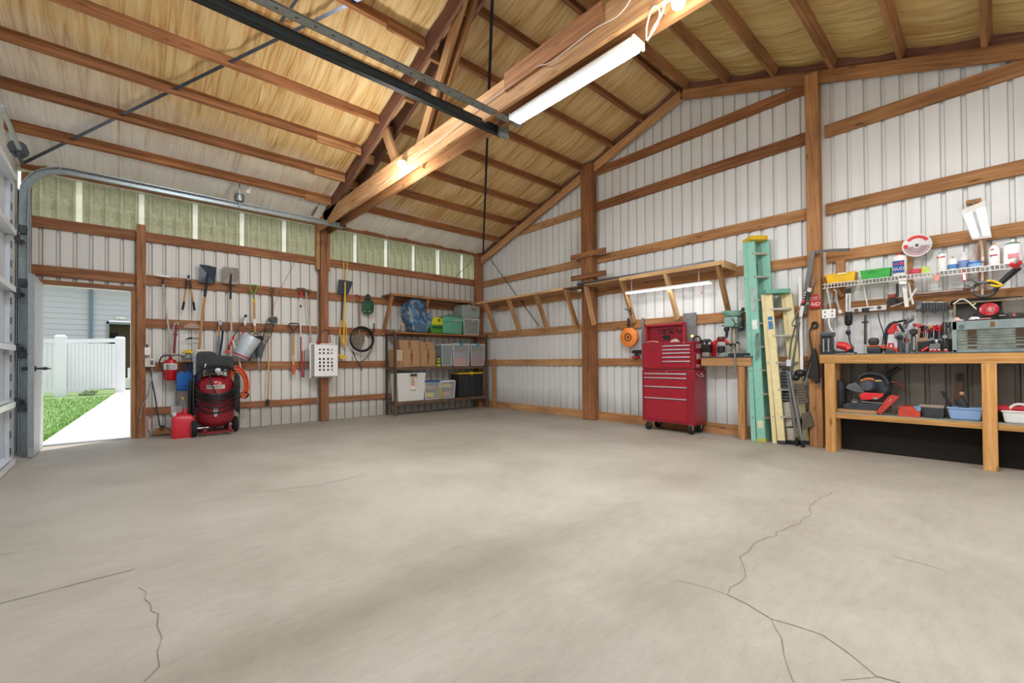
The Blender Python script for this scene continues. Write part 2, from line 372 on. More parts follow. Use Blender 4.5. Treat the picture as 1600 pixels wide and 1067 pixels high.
# ---- roof: insulation blanket (ceiling) between purlins and the steel above it
m, nt, b = newmat('kraft_insulation_blanket')
tc = N(nt, 'ShaderNodeTexCoord'); sp = N(nt, 'ShaderNodeSeparateXYZ'); nt.links.new(tc.outputs['Object'], sp.inputs[0])
mp = N(nt, 'ShaderNodeMapping'); mp.inputs['Scale'].default_value = (16, 1.1, 1.1); nt.links.new(tc.outputs['Object'], mp.inputs['Vector'])
n1 = N(nt, 'ShaderNodeTexNoise', Scale=1.0, Detail=6.0, Roughness=.6, Distortion=.9); nt.links.new(mp.outputs['Vector'], n1.inputs['Vector'])
n2 = N(nt, 'ShaderNodeTexNoise', Scale=1.1, Detail=4.0); nt.links.new(tc.outputs['Object'], n2.inputs['Vector'])
r1 = ramp(nt, [(.28, srgb('#ae7c42')), (.4, srgb('#cfa568')), (.52, srgb('#ddbd84')), (.75, srgb('#ead3a2'))]); nt.links.new(n1.outputs['Fac'], r1.inputs['Fac'])
r1b = ramp(nt, [(.25, srgb('#e4d8c4')), (.42, srgb('#f6f2ea')), (.75, srgb('#faf8f2'))]); nt.links.new(n1.outputs['Fac'], r1b.inputs['Fac'])
ma = N(nt, 'ShaderNodeMath', operation='MULTIPLY_ADD'); ma.inputs[1].default_value = 1.1; nt.links.new(n2.outputs['Fac'], ma.inputs[0]); nt.links.new(sp.outputs['Y'], ma.inputs[2])
xm = N(nt, 'ShaderNodeMath', operation='MULTIPLY_ADD'); xm.inputs[1].default_value = -.22; nt.links.new(sp.outputs['X'], xm.inputs[0]); nt.links.new(ma.outputs[0], xm.inputs[2])
mr = N(nt, 'ShaderNodeMapRange'); mr.inputs['From Min'].default_value = 6.5; mr.inputs['From Max'].default_value = 7.6; nt.links.new(xm.outputs[0], mr.inputs['Value'])
mr2 = N(nt, 'ShaderNodeMapRange'); mr2.inputs['From Min'].default_value = 7.1; mr2.inputs['From Max'].default_value = 7.25; nt.links.new(sp.outputs['Y'], mr2.inputs['Value'])
mxm = N(nt, 'ShaderNodeMath', operation='MAXIMUM'); nt.links.new(mr.outputs['Result'], mxm.inputs[0]); nt.links.new(mr2.outputs['Result'], mxm.inputs[1])
mxa = N(nt, 'ShaderNodeMix', data_type='RGBA'); nt.links.new(mxm.outputs[0], mxa.inputs['Factor']); nt.links.new(r1.outputs['Color'], mxa.inputs['A']); nt.links.new(r1b.outputs['Color'], mxa.inputs['B'])
# far slope greener and darker: its dimmer light is put into the colour
mr3 = N(nt, 'ShaderNodeMapRange'); mr3.inputs['From Min'].default_value = 3.2; mr3.inputs['From Max'].default_value = 2.9; nt.links.new(sp.outputs['Y'], mr3.inputs['Value'])
mxb = N(nt, 'ShaderNodeMix', data_type='RGBA', blend_type='MULTIPLY'); nt.links.new(mr3.outputs['Result'], mxb.inputs['Factor']); nt.links.new(mxa.outputs['Result'], mxb.inputs['A']); mxb.inputs['B'].default_value = (.86, .9, .78, 1)
# seams across
wv = N(nt, 'ShaderNodeMath', operation='PINGPONG'); wv.inputs[1].default_value = .61; nt.links.new(sp.outputs['X'], wv.inputs[0])
wn = N(nt, 'ShaderNodeMath', operation='MULTIPLY_ADD'); wn.inputs[1].default_value = .03; nt.links.new(n1.outputs['Fac'], wn.inputs[0]); nt.links.new(wv.outputs[0], wn.inputs[2])
rs = ramp(nt, [(.012, (.62, .5, .36)), (.03, (1, 1, 1))]); nt.links.new(wn.outputs[0], rs.inputs['Fac'])
mxc = N(nt, 'ShaderNodeMix', data_type='RGBA', blend_type='MULTIPLY'); mxc.inputs['Factor'].default_value = .7; nt.links.new(mxb.outputs['Result'], mxc.inputs['A']); nt.links.new(rs.outputs['Color'], mxc.inputs['B'])
nt.links.new(mxc.outputs['Result'], b.inputs['Base Color']); b.inputs['Roughness'].default_value = .55
bp = N(nt, 'ShaderNodeBump', Strength=.8, Distance=.04); nt.links.new(n1.outputs['Fac'], bp.inputs['Height']); nt.links.new(bp.outputs['Normal'], b.inputs['Normal'])
BLANKET = m
PY_N = [7.18, 6.6, 6.01, 5.43, 4.86, 4.27, 3.69, 3.12]; PY_F = [2.96, 2.39, 1.82, 1.22, .63, .03, -.56, -1.15, -1.75]
def blanket(ys, x0, x1):
    mb = MB(); nx = 90; rows = []
    ys = sorted(ys)
    fine = []
    for a, c in zip(ys, ys[1:]):
        for k in range(6): fine.append((a+(c-a)*k/6, sin(pi*k/6)))
    fine.append((ys[-1], 0))
    rnd = [[random.random() for _ in range(40)] for _ in range(40)]
    for y, sg in fine:
        row = []
        for i in range(nx+1):
            x = x0+(x1-x0)*i/nx
            w = .012*sin(x*9+sin(y*3)*2)+.007*sin(x*23+y*5)+.006*sin(x*41+y*9)
            row.append(V((x, y, roof(y, PT)-.006-sg*(.034+w*1.5))))
        rows.append(row)
    ids = [mb.ring(r) for r in rows]
    for a, c in zip(ids, ids[1:]):
        for i in range(nx): mb.face([a[i], a[i+1], c[i+1], c[i]])
    return mb
o = blanket(PY_N+[YS+.02, RIDGE_Y], X0, XS+.02).build('ceiling', BLANKET, smooth=True, fixn=False); o.modifiers.clear(); tag(o, 'tan paper faced insulation ceiling over the eave side slope, whitish near the eave', 'ceiling', kind='structure')
o = blanket(PY_F+[RB2-.02, RIDGE_Y], X0, XS+.02).build('ceiling', BLANKET, smooth=True, fixn=False); o.modifiers.clear(); tag(o, 'tan insulation ceiling over the workbench side slope, dimmer light painted in as olive', 'ceiling', kind='structure')
ROOFM = M('#8d9296', .4, .5)
for nm, ya, yb, lb in (('roof', RIDGE_Y, YS+.062, 'outer steel roofing over the eave side slope'), ('roof', RIDGE_Y, RB2-.3, 'outer steel roofing over the workbench side slope')):
    mb = MB(); s = X0-.25; prof = []
    while s < XS+.3:
        for ds, dz in ((0, 0), (.100, 0), (.108, .022), (.134, .022), (.1424, 0)): prof.append((s+ds, dz))
        s += P_
    for (a, da), (c, dc) in zip(prof, prof[1:]):
        mb.quad((a, ya, roof(ya, PT)+.02+da), (c, ya, roof(ya, PT)+.02+dc), (c, yb, roof(yb, PT)+.02+dc), (a, yb, roof(yb, PT)+.02+da))
    tag(mb.build(nm, ROOFM, fixn=False), lb, 'roof', kind='structure')

# ---- purlins
def purlin(y, xa, xb, label, grp, mat=W_BROWN):
    s = 1 if y > RIDGE_Y else -1; up = V((0, K*s, 1)).normalized()
    mb = MB(); z = roof(y, PB)+.066
    mb.bar((xa, y, z), (xb, y, z), .042, .134, up); o = mb.build('roof_purlin', mat); tag(o, label, 'roof beam', grp, 'structure')
for i, y in enumerate(PY_N):
    purlin(y, X0, 2.55, '%s roof purlin up from the eave in the bay over the overhead door' % ordn[i], 'purlins over the overhead door bay')
    purlin(y+random.uniform(-.01, .01), 2.80, XG-.04, '%s roof purlin up from the eave in the bay next to the gable wall' % ordn[i], 'purlins next to the gable wall')
for i, y in enumerate(PY_F):
    purlin(y, X0, 2.55, '%s roof purlin past the ridge in the overhead door bay' % ordn[i], 'purlins over the overhead door bay')
    purlin(y, 2.80, XG-.04, '%s roof purlin past the ridge above the workbench side' % ordn[i], 'purlins next to the gable wall', W_WARM)
# scabs (short splice boards) under a few purlins beside the truss
for y, xa, xb, w in ((7.18, 2.15, 2.54, 'lowest'), (6.6, 2.1, 2.54, 'second lowest'), (6.01, 1.95, 2.54, 'third lowest'), (4.27, 2.1, 2.54, 'high'), (7.18, 2.81, 3.1, 'lowest gable side')):
    mb = MB(); z = roof(y, PB)-.012; mb.bar((xa, y-.02, z+.03), (xb, y-.02, z+.03), .036, .09); tag(mb.build('splice_board', W_WARM), 'short splice board under the %s purlin at the truss' % w, 'splice board', kind='structure')

# ---- girts and other framing
def girt(a, c, w, h, mat, label, cat='wall girt', name='wall_girt', kind='structure', up=(0, 0, 1)):
    o = MB().bar(a, c, w, h, up).build(name, mat, bevel=.002, seg=1); return tag(o, label, cat, None, kind)
EZs = [(2.75, 2.885, 'top'), (2.145, 2.28, 'second'), (1.54, 1.665, 'third'), (.925, 1.05, 'fourth'), (.31, .41, 'lowest')]
for z0, z1, nm in EZs:
    z = (z0+z1)/2; h = z1-z0
    if z0 > 2.1: girt((X0+.06, YE+.02, z), (.18, YE+.02, z), .038, h, W_EAVE, '%s brown girt above the side door' % nm)
    girt((.27, YE+.02, z), (2.60, YE+.02, z), .038, h, W_EAVE, '%s brown girt on the eave wall between side door and truss post' % nm)
    girt((2.74, YE+.02, z), (XG, YE+.02, z), .038, h, W_EAVE, '%s brown girt on the eave wall between truss post and corner' % nm)
for (a, c, nm) in ((X0+.04, 2.56, 'over the tool wall'), (2.78, 6.0, 'between truss post and corner')):
    girt((a, 7.88, 3.475), (c, 7.88, 3.475), .04, .13, W_EAVE, 'eave header board %s' % nm)
# gable girts
GY = [YS-.05, 4.72, 1.40, RB2]
GZ = [(0, .14, 'bottom', None), (.935, 1.055, 'first', None), (1.535, 1.67, 'second', None), (2.145, 2.27, 'third', None), (2.705, 2.84, 'fourth', None)]
baymats = [W_RAW, W_WARM, W_WARM]; bn = ['corner', 'tool chest', 'workbench']
for k in range(3):
    y1, y0 = GY[k]-(.0 if k == 0 else .07), GY[k+1]+(.07 if k < 2 else 0)
    if k == 0: y1 = 7.86
    for z0, z1, nm, _ in GZ:
        if k == 2 and nm == 'first': continue
        girt((XG+.02, y0, (z0+z1)/2), (XG+.02, y1, (z0+z1)/2), .038, z1-z0, baymats[k], '%s girt up the gable wall in the %s bay' % (nm, bn[k]))
girt((XG+.02, 4.79, 3.685), (XG+.02, 6.62, 3.685), .038, .13, W_RAW, 'short pale girt meeting the rake in the corner bay')
girt((XG+.02, 1.47, 3.69), (XG+.02, 4.65, 3.69), .038, .145, W_BROWN, 'upper girt between the two tall gable posts')
girt((XG+.02, 1.47, 4.295), (XG+.02, 4.60, 4.295), .038, .135, W_BROWN, 'highest girt under the ridge on the gable wall')
girt((XG+.02, 1.33, 3.69), (XG+.02, RB2, 3.69), .038, .145, W_WARM, 'upper girt right of the tall post over the bench')
# rake boards and the darker upper rafters behind them
for s, ye, nm, mt in ((1, 7.86, 'eave side', W_RAW), (-1, RB2+.1, 'workbench side', W_WARM)):
    a = V((XG-.045, RIDGE_Y, RB+.068)); c = V((XG-.045, ye, roof(ye, RB)+.068))
    girt(a, c, .04, .14, mt, 'rake board on the gable wall, %s slope' % nm, 'rake board', 'trim_%d' % (1 if s > 0 else 2), up=(0, K*s, 1))
    a = V((XG+.0, RIDGE_Y, PB+.06)); c = V((XG+.0, ye+.1*s, roof(ye+.1*s, PB)+.06))
    girt(a, c, .04, .15, W_RED, 'dark rafter above the rake board, %s slope' % nm, 'rafter', 'trim_%d' % (3 if s > 0 else 4), up=(0, K*s, 1))
# posts
def post(xa, xb, ya, yb, z1, label, mat=W_BROWN, z0=0):
    mb = MB(); mb.box((xa, ya, z0), (xb, yb, z1)); o = mb.build('timber_post', mat, bevel=.004, seg=1); return tag(o, label, 'post', None, 'structure')
post(2.62, 2.745, 7.86, 8.0, 3.56, 'square brown timber post carrying the roof truss on the eave wall', W_EAVE)
post(6.01, 6.15, 7.80, 7.95, 3.60, 'square corner post where eave wall meets gable wall', W_EAVE)
post(6.02, 6.159, 4.585, 4.86, 4.42, 'tall brown timber post on the gable wall left of the red tool chest', W_BROWN) if 0 else post(6.02, 6.159, 4.62, 4.865, 4.42, 'tall brown timber post on the gable wall left of the red tool chest', W_BROWN)
post(6.02, 6.159, 1.36, 1.49, 4.37, 'tall orange brown timber post between ladders and workbench', W_WARM)
post(.185, .285, 7.955, 8.03, 2.97, 'narrow timber post right of the side door', W_EAVE)
post(6.08, 6.15, 7.36, 7.42, 1.07, 'short upright stud in the corner beside the storage rack', W_WARM)
post(5.93, 6.02, 2.17, 2.25, .93, 'short upright stud under the side counter beside the ladders', W_WARM)
post(-.86, -.78, 7.72, 7.82, 3.32, 'timber jamb behind the overhead door track', W_EAVE)
# small side members on truss post
mb = MB(); mb.box((2.565, 7.90, 2.65), (2.615, 8.0, 3.35)); tag(mb.build('post_cleat', W_RAW), 'pale vertical cleat left of the truss post top', 'cleat', kind='structure')
mb = MB(); mb.box((2.75, 7.90, 2.65), (2.79, 8.0, 3.35)); tag(mb.build('post_cleat', W_WARM), 'brown vertical cleat right of the truss post top', 'cleat', kind='structure')

# ---- truss (double members with blocks)
tr = thing('roof_truss', (2.67, RIDGE_Y, 3.3), 'double timber roof truss crossing the room with lights on its bottom chord', 'roof truss', kind='structure')
for x, mt in ((2.58, W_RAW), (2.77, W_WARM)):
    MB().bar((x, RB2+.1, 3.425), (x, 8.0 if x < 2.6 else 7.95, 3.425), .038, .25).build('bottom_chord', mt, tr)
    for s, ye in ((1, 7.55), (-1, RB2+.1)):
        a = V((x, RIDGE_Y, 4.965)); c = V((x, ye, roof(ye, 4.965)))
        MB().bar(a, c, .038, .235, (0, K*s, 1)).build('top_chord', W_RED, tr)
for s in (1, -1):
    for i, (yy) in enumerate((4.86, 5.43, 6.01, 6.6, 4.27, 3.69)):
        y = RIDGE_Y+(yy-RIDGE_Y)*s; z = roof(y, 4.91)
        MB().box((2.60, y-.02, z-.04), (2.75, y+.02, z+.08)).build('blocking', W_WARM, tr)
    Y = lambda y: RIDGE_Y+(y-RIDGE_Y)*s
    MB().bar((2.62, Y(5.0), 3.42), (2.62, Y(5.40), 4.12), .04, .14, (0, 1, 0)).build('web', W_RAW, tr)
    MB().bar((2.64, Y(4.66), 3.40), (2.64, Y(3.55), 4.88), .04, .14, (0, 1, 0)).build('web', W_RAW, tr)
    MB().bar((2.73, Y(4.66), 3.40), (2.73, Y(3.50), 4.88), .04, .14, (0, 1, 0)).build('web', W_WARM, tr)
for y0, y1, x in ((4.2, 4.75, 2.555),):
    pass
MB().box((2.60, 1.2, 3.42), (2.75, 2.2, 3.54)).build('blocking', W_WARM, tr)
mb = MB(); mb.bar((2.552, 1.85, 3.50), (2.552, 2.9, 3.50), .02, .16); mb.build('scab_board', W_BROWN, tr)

# ---- steel bracing straps
STR = M('#2b2c33', .4, .6, .15)
def strap(name, pts, off, w, label, mat=STR):
    mb = MB(); P = [V((x, y, roof(y, off))) for x, y in pts]
    for a, c in zip(P, P[1:]): mb.bar(a, c, w, .003, (0, K, 1))
    tag(mb.build(name, mat), label, 'brace', kind='structure')
strap('bracing_strap', [(-.85, 7.75), (1.9, 4.0)], 5.0, .035, 'bluish steel bracing strap running diagonally over the door bay purlins', M('#5d6474', .35, .8))
strap('bracing_strap', [(1.2, 4.75), (1.5, 3.6)], 5.0, .03, 'short steel strap beside the overhead door tracks', M('#5d6474', .35, .8))
strap('bracing_strap', [(2.85, 3.42), (6.05, 7.66)], 4.955, .035, 'black bracing strap running diagonally under the purlins next to the gable wall')
WIRE = M('#57534d', .5, .5)
for (a, c, lb) in ((E(746, 400, .1), E(712, 432, .03), 'thin black brace wire high in the corner on the eave wall'), (G(766, 405, .05), G(842, 509, .01), 'thin grey brace wire crossing the corner bay of the gable wall')):
    mb = MB(); mb.tube([a, c], .008 if 'grey' in lb else .006, 6); tag(mb.build('brace_wire', WIRE), lb, 'wire', kind='structure')
# ================================================================ overhead door, tracks, side door, outdoors
DW = M('#c3cad2', .4, .1, .05)
od = thing('overhead_door', (-.9, 5.2, 0), 'closed white steel overhead door with horizontal reinforcing struts at the left edge', 'garage door', kind='structure')
DY0, DY1 = 3.32, 7.12
zs = [0.02, .62, 1.21, 1.81, 2.40, 3.0]
for i in range(5):
    a, c = zs[i], zs[i+1]-.012
    p = MB().box((-.91, DY0, a), (-.87, DY1, c)).build('door_section', DW, od, bevel=.004)
    for y in (DY1-.10, 6.05, 4.9, 3.9):
        MB().box((-.869, y-(.20 if y > 7 else 0), a+.01), (-.835, y+(.09 if y > 7 else .07), c-.01)).build('stile', DW, p)
    mb = MB()
    for z in (a+.07, (a+c)/2-.05, c-.14): mb.box((-.8345, DY1-.27, z), (-.8325, DY1-.20, z+.075))
    mb.build('stile_slots', DKG, p)
for z in (.055, .64, 1.22, 1.82, 2.41, 2.98):
    mb = MB(); mb.box((-.87, DY0, z-.03), (-.79, DY1-.34, z-.026)); mb.box((-.79, DY0, z-.045), (-.786, DY1-.34, z+.012)); mb.box((-.87, DY0, z+.022), (-.80, DY1-.34, z+.026))
    mb.quad((-.87, DY0, z-.026), (-.87, DY1-.34, z-.026), (-.79, DY1-.34, z+.012), (-.79, DY0, z+.012)); mb.build('reinforcing_strut', M('#e6eaee', .3, .3, .04), od)
for z in (.62, 1.21, 1.81, 2.40):
    mb = MB(); mb.lathe([(.0, -.01), (.023, -.01), (.023, .01), (.0, .01)], (-.80, 7.26, z), (0, 1, 0), 14); mb.tube([(-.80, 7.13, z), (-.80, 7.27, z)], .006); mb.box((-.84, 7.1, z-.05), (-.80, 7.16, z+.05)); mb.build('roller', M('#3a3c3e', .5, .4), od, smooth=True)
for y in (7.32, 3.24):
    lb = 'galvanized overhead door track curving from the jamb along the eave wall' if y > 5 else 'dark steel overhead door track hanging over the room'
    tk = thing('door_track', (-.8, y, 0), lb, 'door track', kind='structure')
    zt = 3.30 if y > 5 else 3.29
    path = [(-.79, y, 0.05), (-.79, y, 2.72)]+[(-.79+.36*(1-cos(a)), y, 2.94+.36*sin(a)) for a in [pi/2*k/8 for k in range(1, 9)]]+[(2.82, y, zt)]
    P = [V(p) for p in path]
    def chan(w, mat, nm, P=P, y=y):
        mb = MB(); s = -1 if y > 5 else 1
        for a, c in zip(P, P[1:]):
            d = (c-a).normalized(); nrm = V((-d.z, 0, d.x))
            mb.hexa([a+V((0, 0, 0))-nrm*w, a+V((0, .004, 0))-nrm*w, a+V((0, .004, 0))+nrm*w, a+nrm*w, c-nrm*w, c+V((0, .004, 0))-nrm*w, c+V((0, .004, 0))+nrm*w, c+nrm*w], .1, .1, .1)
            for k in (-1, 1):
                q = nrm*w*k; t = nrm*.004
                mb.hexa([a+q-t, a+q-t+V((0, s*.05, 0)), a+q+t+V((0, s*.05, 0)), a+q+t, c+q-t, c+q-t+V((0, s*.05, 0)), c+q+t+V((0, s*.05, 0)), c+q+t], .1, .1, .1)
        return mb.build(nm, mat, tk, fixn=False)
    chan(.034, GALV if y > 5 else M('#34393b', .45, .6, .1), 'rail')
    if y > 5:
        mb = MB(); mb.box((-.84, y+.03, 0.02), (-.74, y+.034, 3.0)); mb.box((-.84, y-.06, 0.02), (-.836, y+.034, 3.0)); mb.build('track_angle', GALV, tk)
        mb = MB()
        for z in (.5, 1.1, 1.9, 2.5): mb.box((-.84, y-.05, z), (-.76, y-.02, z+.09)); mb.lathe([(.008, 0), (.008, .015)], (-.77, y-.05, z+.04), (1, 0, 0), 8)
        mb.build('bracket', GALVD, tk)
        mb = MB(); mb.box((2.80, y-.03, 3.25), (2.84, y+.03, 3.42)); mb.build('end_plate', GALVD, tk)
    else:
        MB().box((2.74, y-.04, 3.22), (2.86, y-.01, 3.44)).build('end_bracket', GALV, tk)
ai = thing('angle_iron', (1, 3.11, 3.3), 'light galvanized perforated angle iron alongside the dark door track', 'angle iron', kind='structure')
mb = MB(); mb.box((-.85, 3.10, 3.3), (2.9, 3.104, 3.37)); mb.box((-.85, 3.02, 3.3), (2.9, 3.104, 3.304)); mb.box((-.85, 3.02, 3.3), (2.9, 3.024, 3.312)); mb.build('profile', M('#a9b0ae', .35, .7, .12, 20), ai)
mb = MB()
for k in range(30): mb.box((-.7+k*.12, 3.055, 3.2985), (-.68+k*.12, 3.067, 3.2995))
mb.build('slots', DKG, ai)
# torsion spring bits at upper left
sp = thing('spring_bracket', (-.78, 7.3, 3.2), 'dark steel spring bracket and cable drum above the door track corner', 'bracket', kind='structure')
mb = MB(); c = at(34, 240, 0, -.72); mb.box(c-V((.02, .12, .07)), c+V((.0, .10, .01))); mb.build('bracket_plate', GALVD, sp)
mb = MB(); mb.lathe([(.0, -.05), (.07, -.05), (.055, -.03), (.05, .03), (.07, .05), (0, .05)], c+V((-.02, -.02, .03)), (0, 1, 0), 18); mb.build('cable_drum', GALVD, sp, smooth=True)
mb = MB(); mb.tube([at(2, 165, 0, -.72), at(30, 232, 0, -.72)], .018, 8); mb.build('shaft_arm', ALU, sp, smooth=True)
hb = thing('hanger_bracket', (1.5, 7.3, 3.4), 'grey steel hanger bracket with torn insulation above the eave side track', 'bracket', kind='structure')
c = at(374, 309, 1, 7.3); mb = MB(); mb.lathe([(.02, -.07), (.06, -.055), (.07, 0), (.06, .05), (.03, .06)], c, (.1, 0, 1), 12); mb.box(c+V((-.01, -.01, -.12)), c+V((.01, .01, .2))); mb.build('hub', GALV, hb, smooth=True)
mb = MB(); mb.plate([at(386, 296, 1, 7.28), at(392, 292, 1, 7.28), at(391, 303, 1, 7.28), at(384, 300, 1, 7.28)], (0, .01, 0)); mb.build('torn_flap', WHT2, hb)
mb = MB(); a, c = at(487, 337, 1, 7.35), at(500, 316, 1, 7.5); mb.bar(a, c, .03, .004, (0, 1, 0)); tag(mb.build('track_hanger', GALV), 'flat steel hanger strap holding the track beside the truss', 'bracket', kind='structure')

# ---- side door
JW = M('#d9d6d0', .5)
fr = thing('door_1', (-.3, 8.0, 0), 'open side door with grey steel leaf and white edge, swung inward', 'door', kind='structure')
mb = MB(); mb.box((DX1, 7.99, 0), (DX1+.045, 8.10, DZ+.03)); mb.build('jamb', W_WARM, fr)
mb = MB(); mb.box((DX0-.04, 7.99, 0), (DX0, 8.10, DZ+.03)); mb.build('jamb', W_EAVE, fr)
mb = MB(); mb.box((DX0-.04, 7.985, DZ), (DX1+.045, 8.10, DZ+.05)); mb.build('head_jamb', W_EAVE, fr)
mb = MB(); mb.box((DX1-.012, 8.02, 0), (DX1-.001, 8.10, DZ)); mb.box((DX0, 8.02, 0), (DX0+.012, 8.10, DZ)); mb.box((DX0, 8.02, DZ-.015), (DX1-.001, 8.10, DZ-.001)); mb.build('white_stop', WHT, fr)
leaf = MB().box((-.735, 7.12, .012), (-.695, 7.97, 2.03)).build('leaf', M('#b9bdc0', .45, var=.05), fr, bevel=.003)
mb = MB(); mb.box((-.737, 7.112, .012), (-.69, 7.120, 2.03)); mb.build('leaf_edge', M('#9aa3a8', .4, .3), leaf)
mb = MB(); mb.tube([(-.69, 7.17, .985), (-.64, 7.17, .985)], .011, 10); mb.tube(cpts([(-.64, 7.17, .985), (-.625, 7.17, .985), (-.60, 7.19, .983), (-.58, 7.27, .98)]), .010, 8); mb.lathe([(.03, 0), (.03, .01), (.012, .012)], (-.69, 7.17, .985), (1, 0, 0), 16)
mb.ball((-.615, 7.18, .985), (.028, .016, .018)); mb.tube([(-.735, 7.17, .985), (-.79, 7.17, .985)], .02, 10); mb.build('handle', M('#33383f', .35, .6), leaf, smooth=True)
mb = MB()
for z in (.35, 1.05, 1.75): mb.box((-.75, 7.95, z), (-.70, 7.985, z+.1))
mb.build('hinges', GALVD, fr)
mb = MB(); mb.box((DX0, 8.0, 0), (DX1, 8.12, .012)); mb.build('threshold', ALU, fr)
# filler board between track and leaf, jamb post
post(-.80, -.755, 7.99, 8.03, 2.06, 'reddish jamb post behind the open side door', W_EAVE)

# ---- outdoors (rooted at real distance)
m, nt, b = newmat('lawn'); tc = N(nt, 'ShaderNodeTexCoord'); n = N(nt, 'ShaderNodeTexNoise', Scale=6.0, Detail=10.0, Roughness=.8); nt.links.new(tc.outputs['Object'], n.inputs['Vector'])
r = ramp(nt, [(.35, srgb('#4c6a36')), (.5, srgb('#76925a')), (.65, srgb('#a1b080'))]); nt.links.new(n.outputs['Fac'], r.inputs['Fac']); nt.links.new(r.outputs['Color'], b.inputs['Base Color']); b.inputs['Roughness'].default_value = .9
LAWN = m
g = MB(); g.quad((-30, 8.12, -.04), (12, 8.12, -.04), (12, 60, -.04), (-30, 60, -.04)); tag(g.build('ground', LAWN, fixn=False), 'green lawn outside the side door', 'lawn', kind='structure')
# grass blades near the path edge
bl = MB(); random.seed(3)
for _ in range(9000):
    y = 8.6+random.random()**1.5*11; t = (y-8.13)/12.8; xe = -.76+.68*t
    x = xe-.02-random.random()**1.3*(1.6+t*2); h = random.uniform(.02, .06)
    a = random.uniform(0, pi); dx, dy = cos(a)*.006*(1+t), sin(a)*.006*(1+t); lx, ly = random.uniform(-.02, .02), random.uniform(-.02, .02)
    n0 = len(bl.v); bl.v += [V((x-dx, y-dy, -.04)), V((x+dx, y+dy, -.04)), V((x+lx, y+ly, h-.04))]; bl.face([n0, n0+1, n0+2])
tag(bl.build('grass', M('#7fae52', .8, var=.3, sc=5), fixn=False), 'tufts of green grass beside the concrete path', 'grass', kind='stuff')
mb = MB(); mb.plate([(-.76, 8.12, -.03), (1.6, 8.12, -.03), (1.6, 23, -.03), (.1, 23, -.03), (-.08, 20.9, -.03)], (0, 0, .03)); tag(mb.build('path', M('#cfcbc2', .8, var=.06, sc=3), fixn=True), 'pale concrete path leading from the side door', 'path', kind='structure')
VIN = M('#f0eef6', .35, var=.02)
FPs = [(-1.44, 21.1, 'left'), (.05, 21.45, 'right')]
pf = thing('vinyl_fence', (-.7, 21.2, 0), 'white vinyl privacy fence panel between two posts beyond the lawn', 'fence')
for x, y, nm in FPs:
    mb = MB(); mb.box((x-.14, y-.14, -.04), (x+.14, y+.14, 1.96)); mb.frustum((x, y, 1.96), .30, .30, .2, .2, .06); mb.build('post', VIN, pf)
mb = MB(); n = 13
for k in range(n):
    x0 = -1.28+k*(1.2/n); mb.box((x0, 21.2, .15), (x0+1.2/n-.008, 21.24, 1.75))
mb.build('pickets', VIN, pf)
MB().bar((-1.3, 21.2, 1.81), (-.09, 21.3, 1.88), .07, .14).build('rail', VIN, pf); MB().bar((-1.3, 21.2, .12), (-.09, 21.3, .24), .07, .14).build('rail', VIN, pf)
p2 = thing('vinyl_fence', (-2.2, 22, 0), 'white vinyl fence panel seen beside the door leaf, further left', 'fence')
mb = MB()
for k in range(16): mb.box((-3.4+k*.115, 21.6, .12), (-3.4+k*.115+.108, 21.64, 1.75))
mb.build('pickets', VIN, p2)
MB().box((-3.5, 21.57, 1.75), (-1.55, 21.66, 1.9)).build('rail', VIN, p2); MB().box((-3.5, 21.57, .06), (-1.55, 21.66, .16)).build('rail', VIN, p2)
hs = thing('neighbour_house', (0, 27, 0), 'neighbouring house with pale lap siding, downpipe and recessed doorway', 'house')
HS = M('#cbc8d0', .6, var=.03)
mb = MB(); z = -.04
while z < 6:
    for xa, xb in ((-8, -.32), (.55, 6)) if z < 2.8 else ((-8, 6),):
        mb.hexa([(xa, 27-.03, z), (xb, 27-.03, z), (xb, 27.05, z), (xa, 27.05, z), (xa, 27, z+.235), (xb, 27, z+.235), (xb, 27.05, z+.235), (xa, 27.05, z+.235)], .2, 1, 1)
    z += .235
mb.build('lap_siding', HS, hs, fixn=False)
mb = MB(); mb.box((-.97, 26.86, 0), (-.85, 26.96, 4.45)); mb.build('downpipe', M('#6f8290', .5), hs)
mb = MB(); mb.box((-.4, 26.9, 0), (-.32, 27.05, 2.95)); mb.box((-.4, 26.9, 2.85), (.6, 27.05, 2.95)); mb.build('trim', M('#8e959c', .5), hs)
mb = MB(); mb.box((-.32, 27.05, 0), (-.3, 28.4, 2.9)); mb.box((-.32, 28.4, 0), (.6, 28.45, 2.9)); mb.box((.55, 27.05, 0), (.6, 28.4, 2.9)); mb.box((-.32, 27.05, 2.85), (.6, 28.4, 2.9)); mb.build('porch', M('#9a8c78', .8), hs)
mb = MB(); mb.box((-.28, 28.3, 1.7), (.0, 28.38, 2.5)); mb.build('porch_window', BLK, hs)
mb = MB(); c = V((.1, 26.85, 3.12)); mb.lathe([(.03, 0), (.09, .03), (.06, .12)], c, (0, -1, 0), 12); mb.ball(c+V((-.12, -.05, 0)), .07); mb.ball(c+V((.1, -.05, 0)), .07); mb.build('flood_light', WHT, hs, smooth=True)
mb = MB(); mb.box((-9, 26.2, 4.75), (7, 27.4, 4.85)); mb.build('eave', M('#7b6a5d', .7), hs)
mb = MB(); mb.box((.15, 24.5, .0), (1.2, 25.6, .42)); mb.box((.3, 25.0, .42), (1.2, 25.6, .85)); tag(mb.build('porch_step', WHT2), 'white steps by the neighbouring doorway', 'steps', kind='structure')
mb = MB(); 
for k in range(7): mb.ball((-.95+.06*k+random.uniform(-.1, .1), 20.7, .02+.04*(k % 3)), (.10, .08, .07), 8, 6)
tag(mb.build('weed_clump', M('#8a9a78', .9, var=.3)), 'pale weeds at the foot of the fence panel', 'plant', kind='stuff')

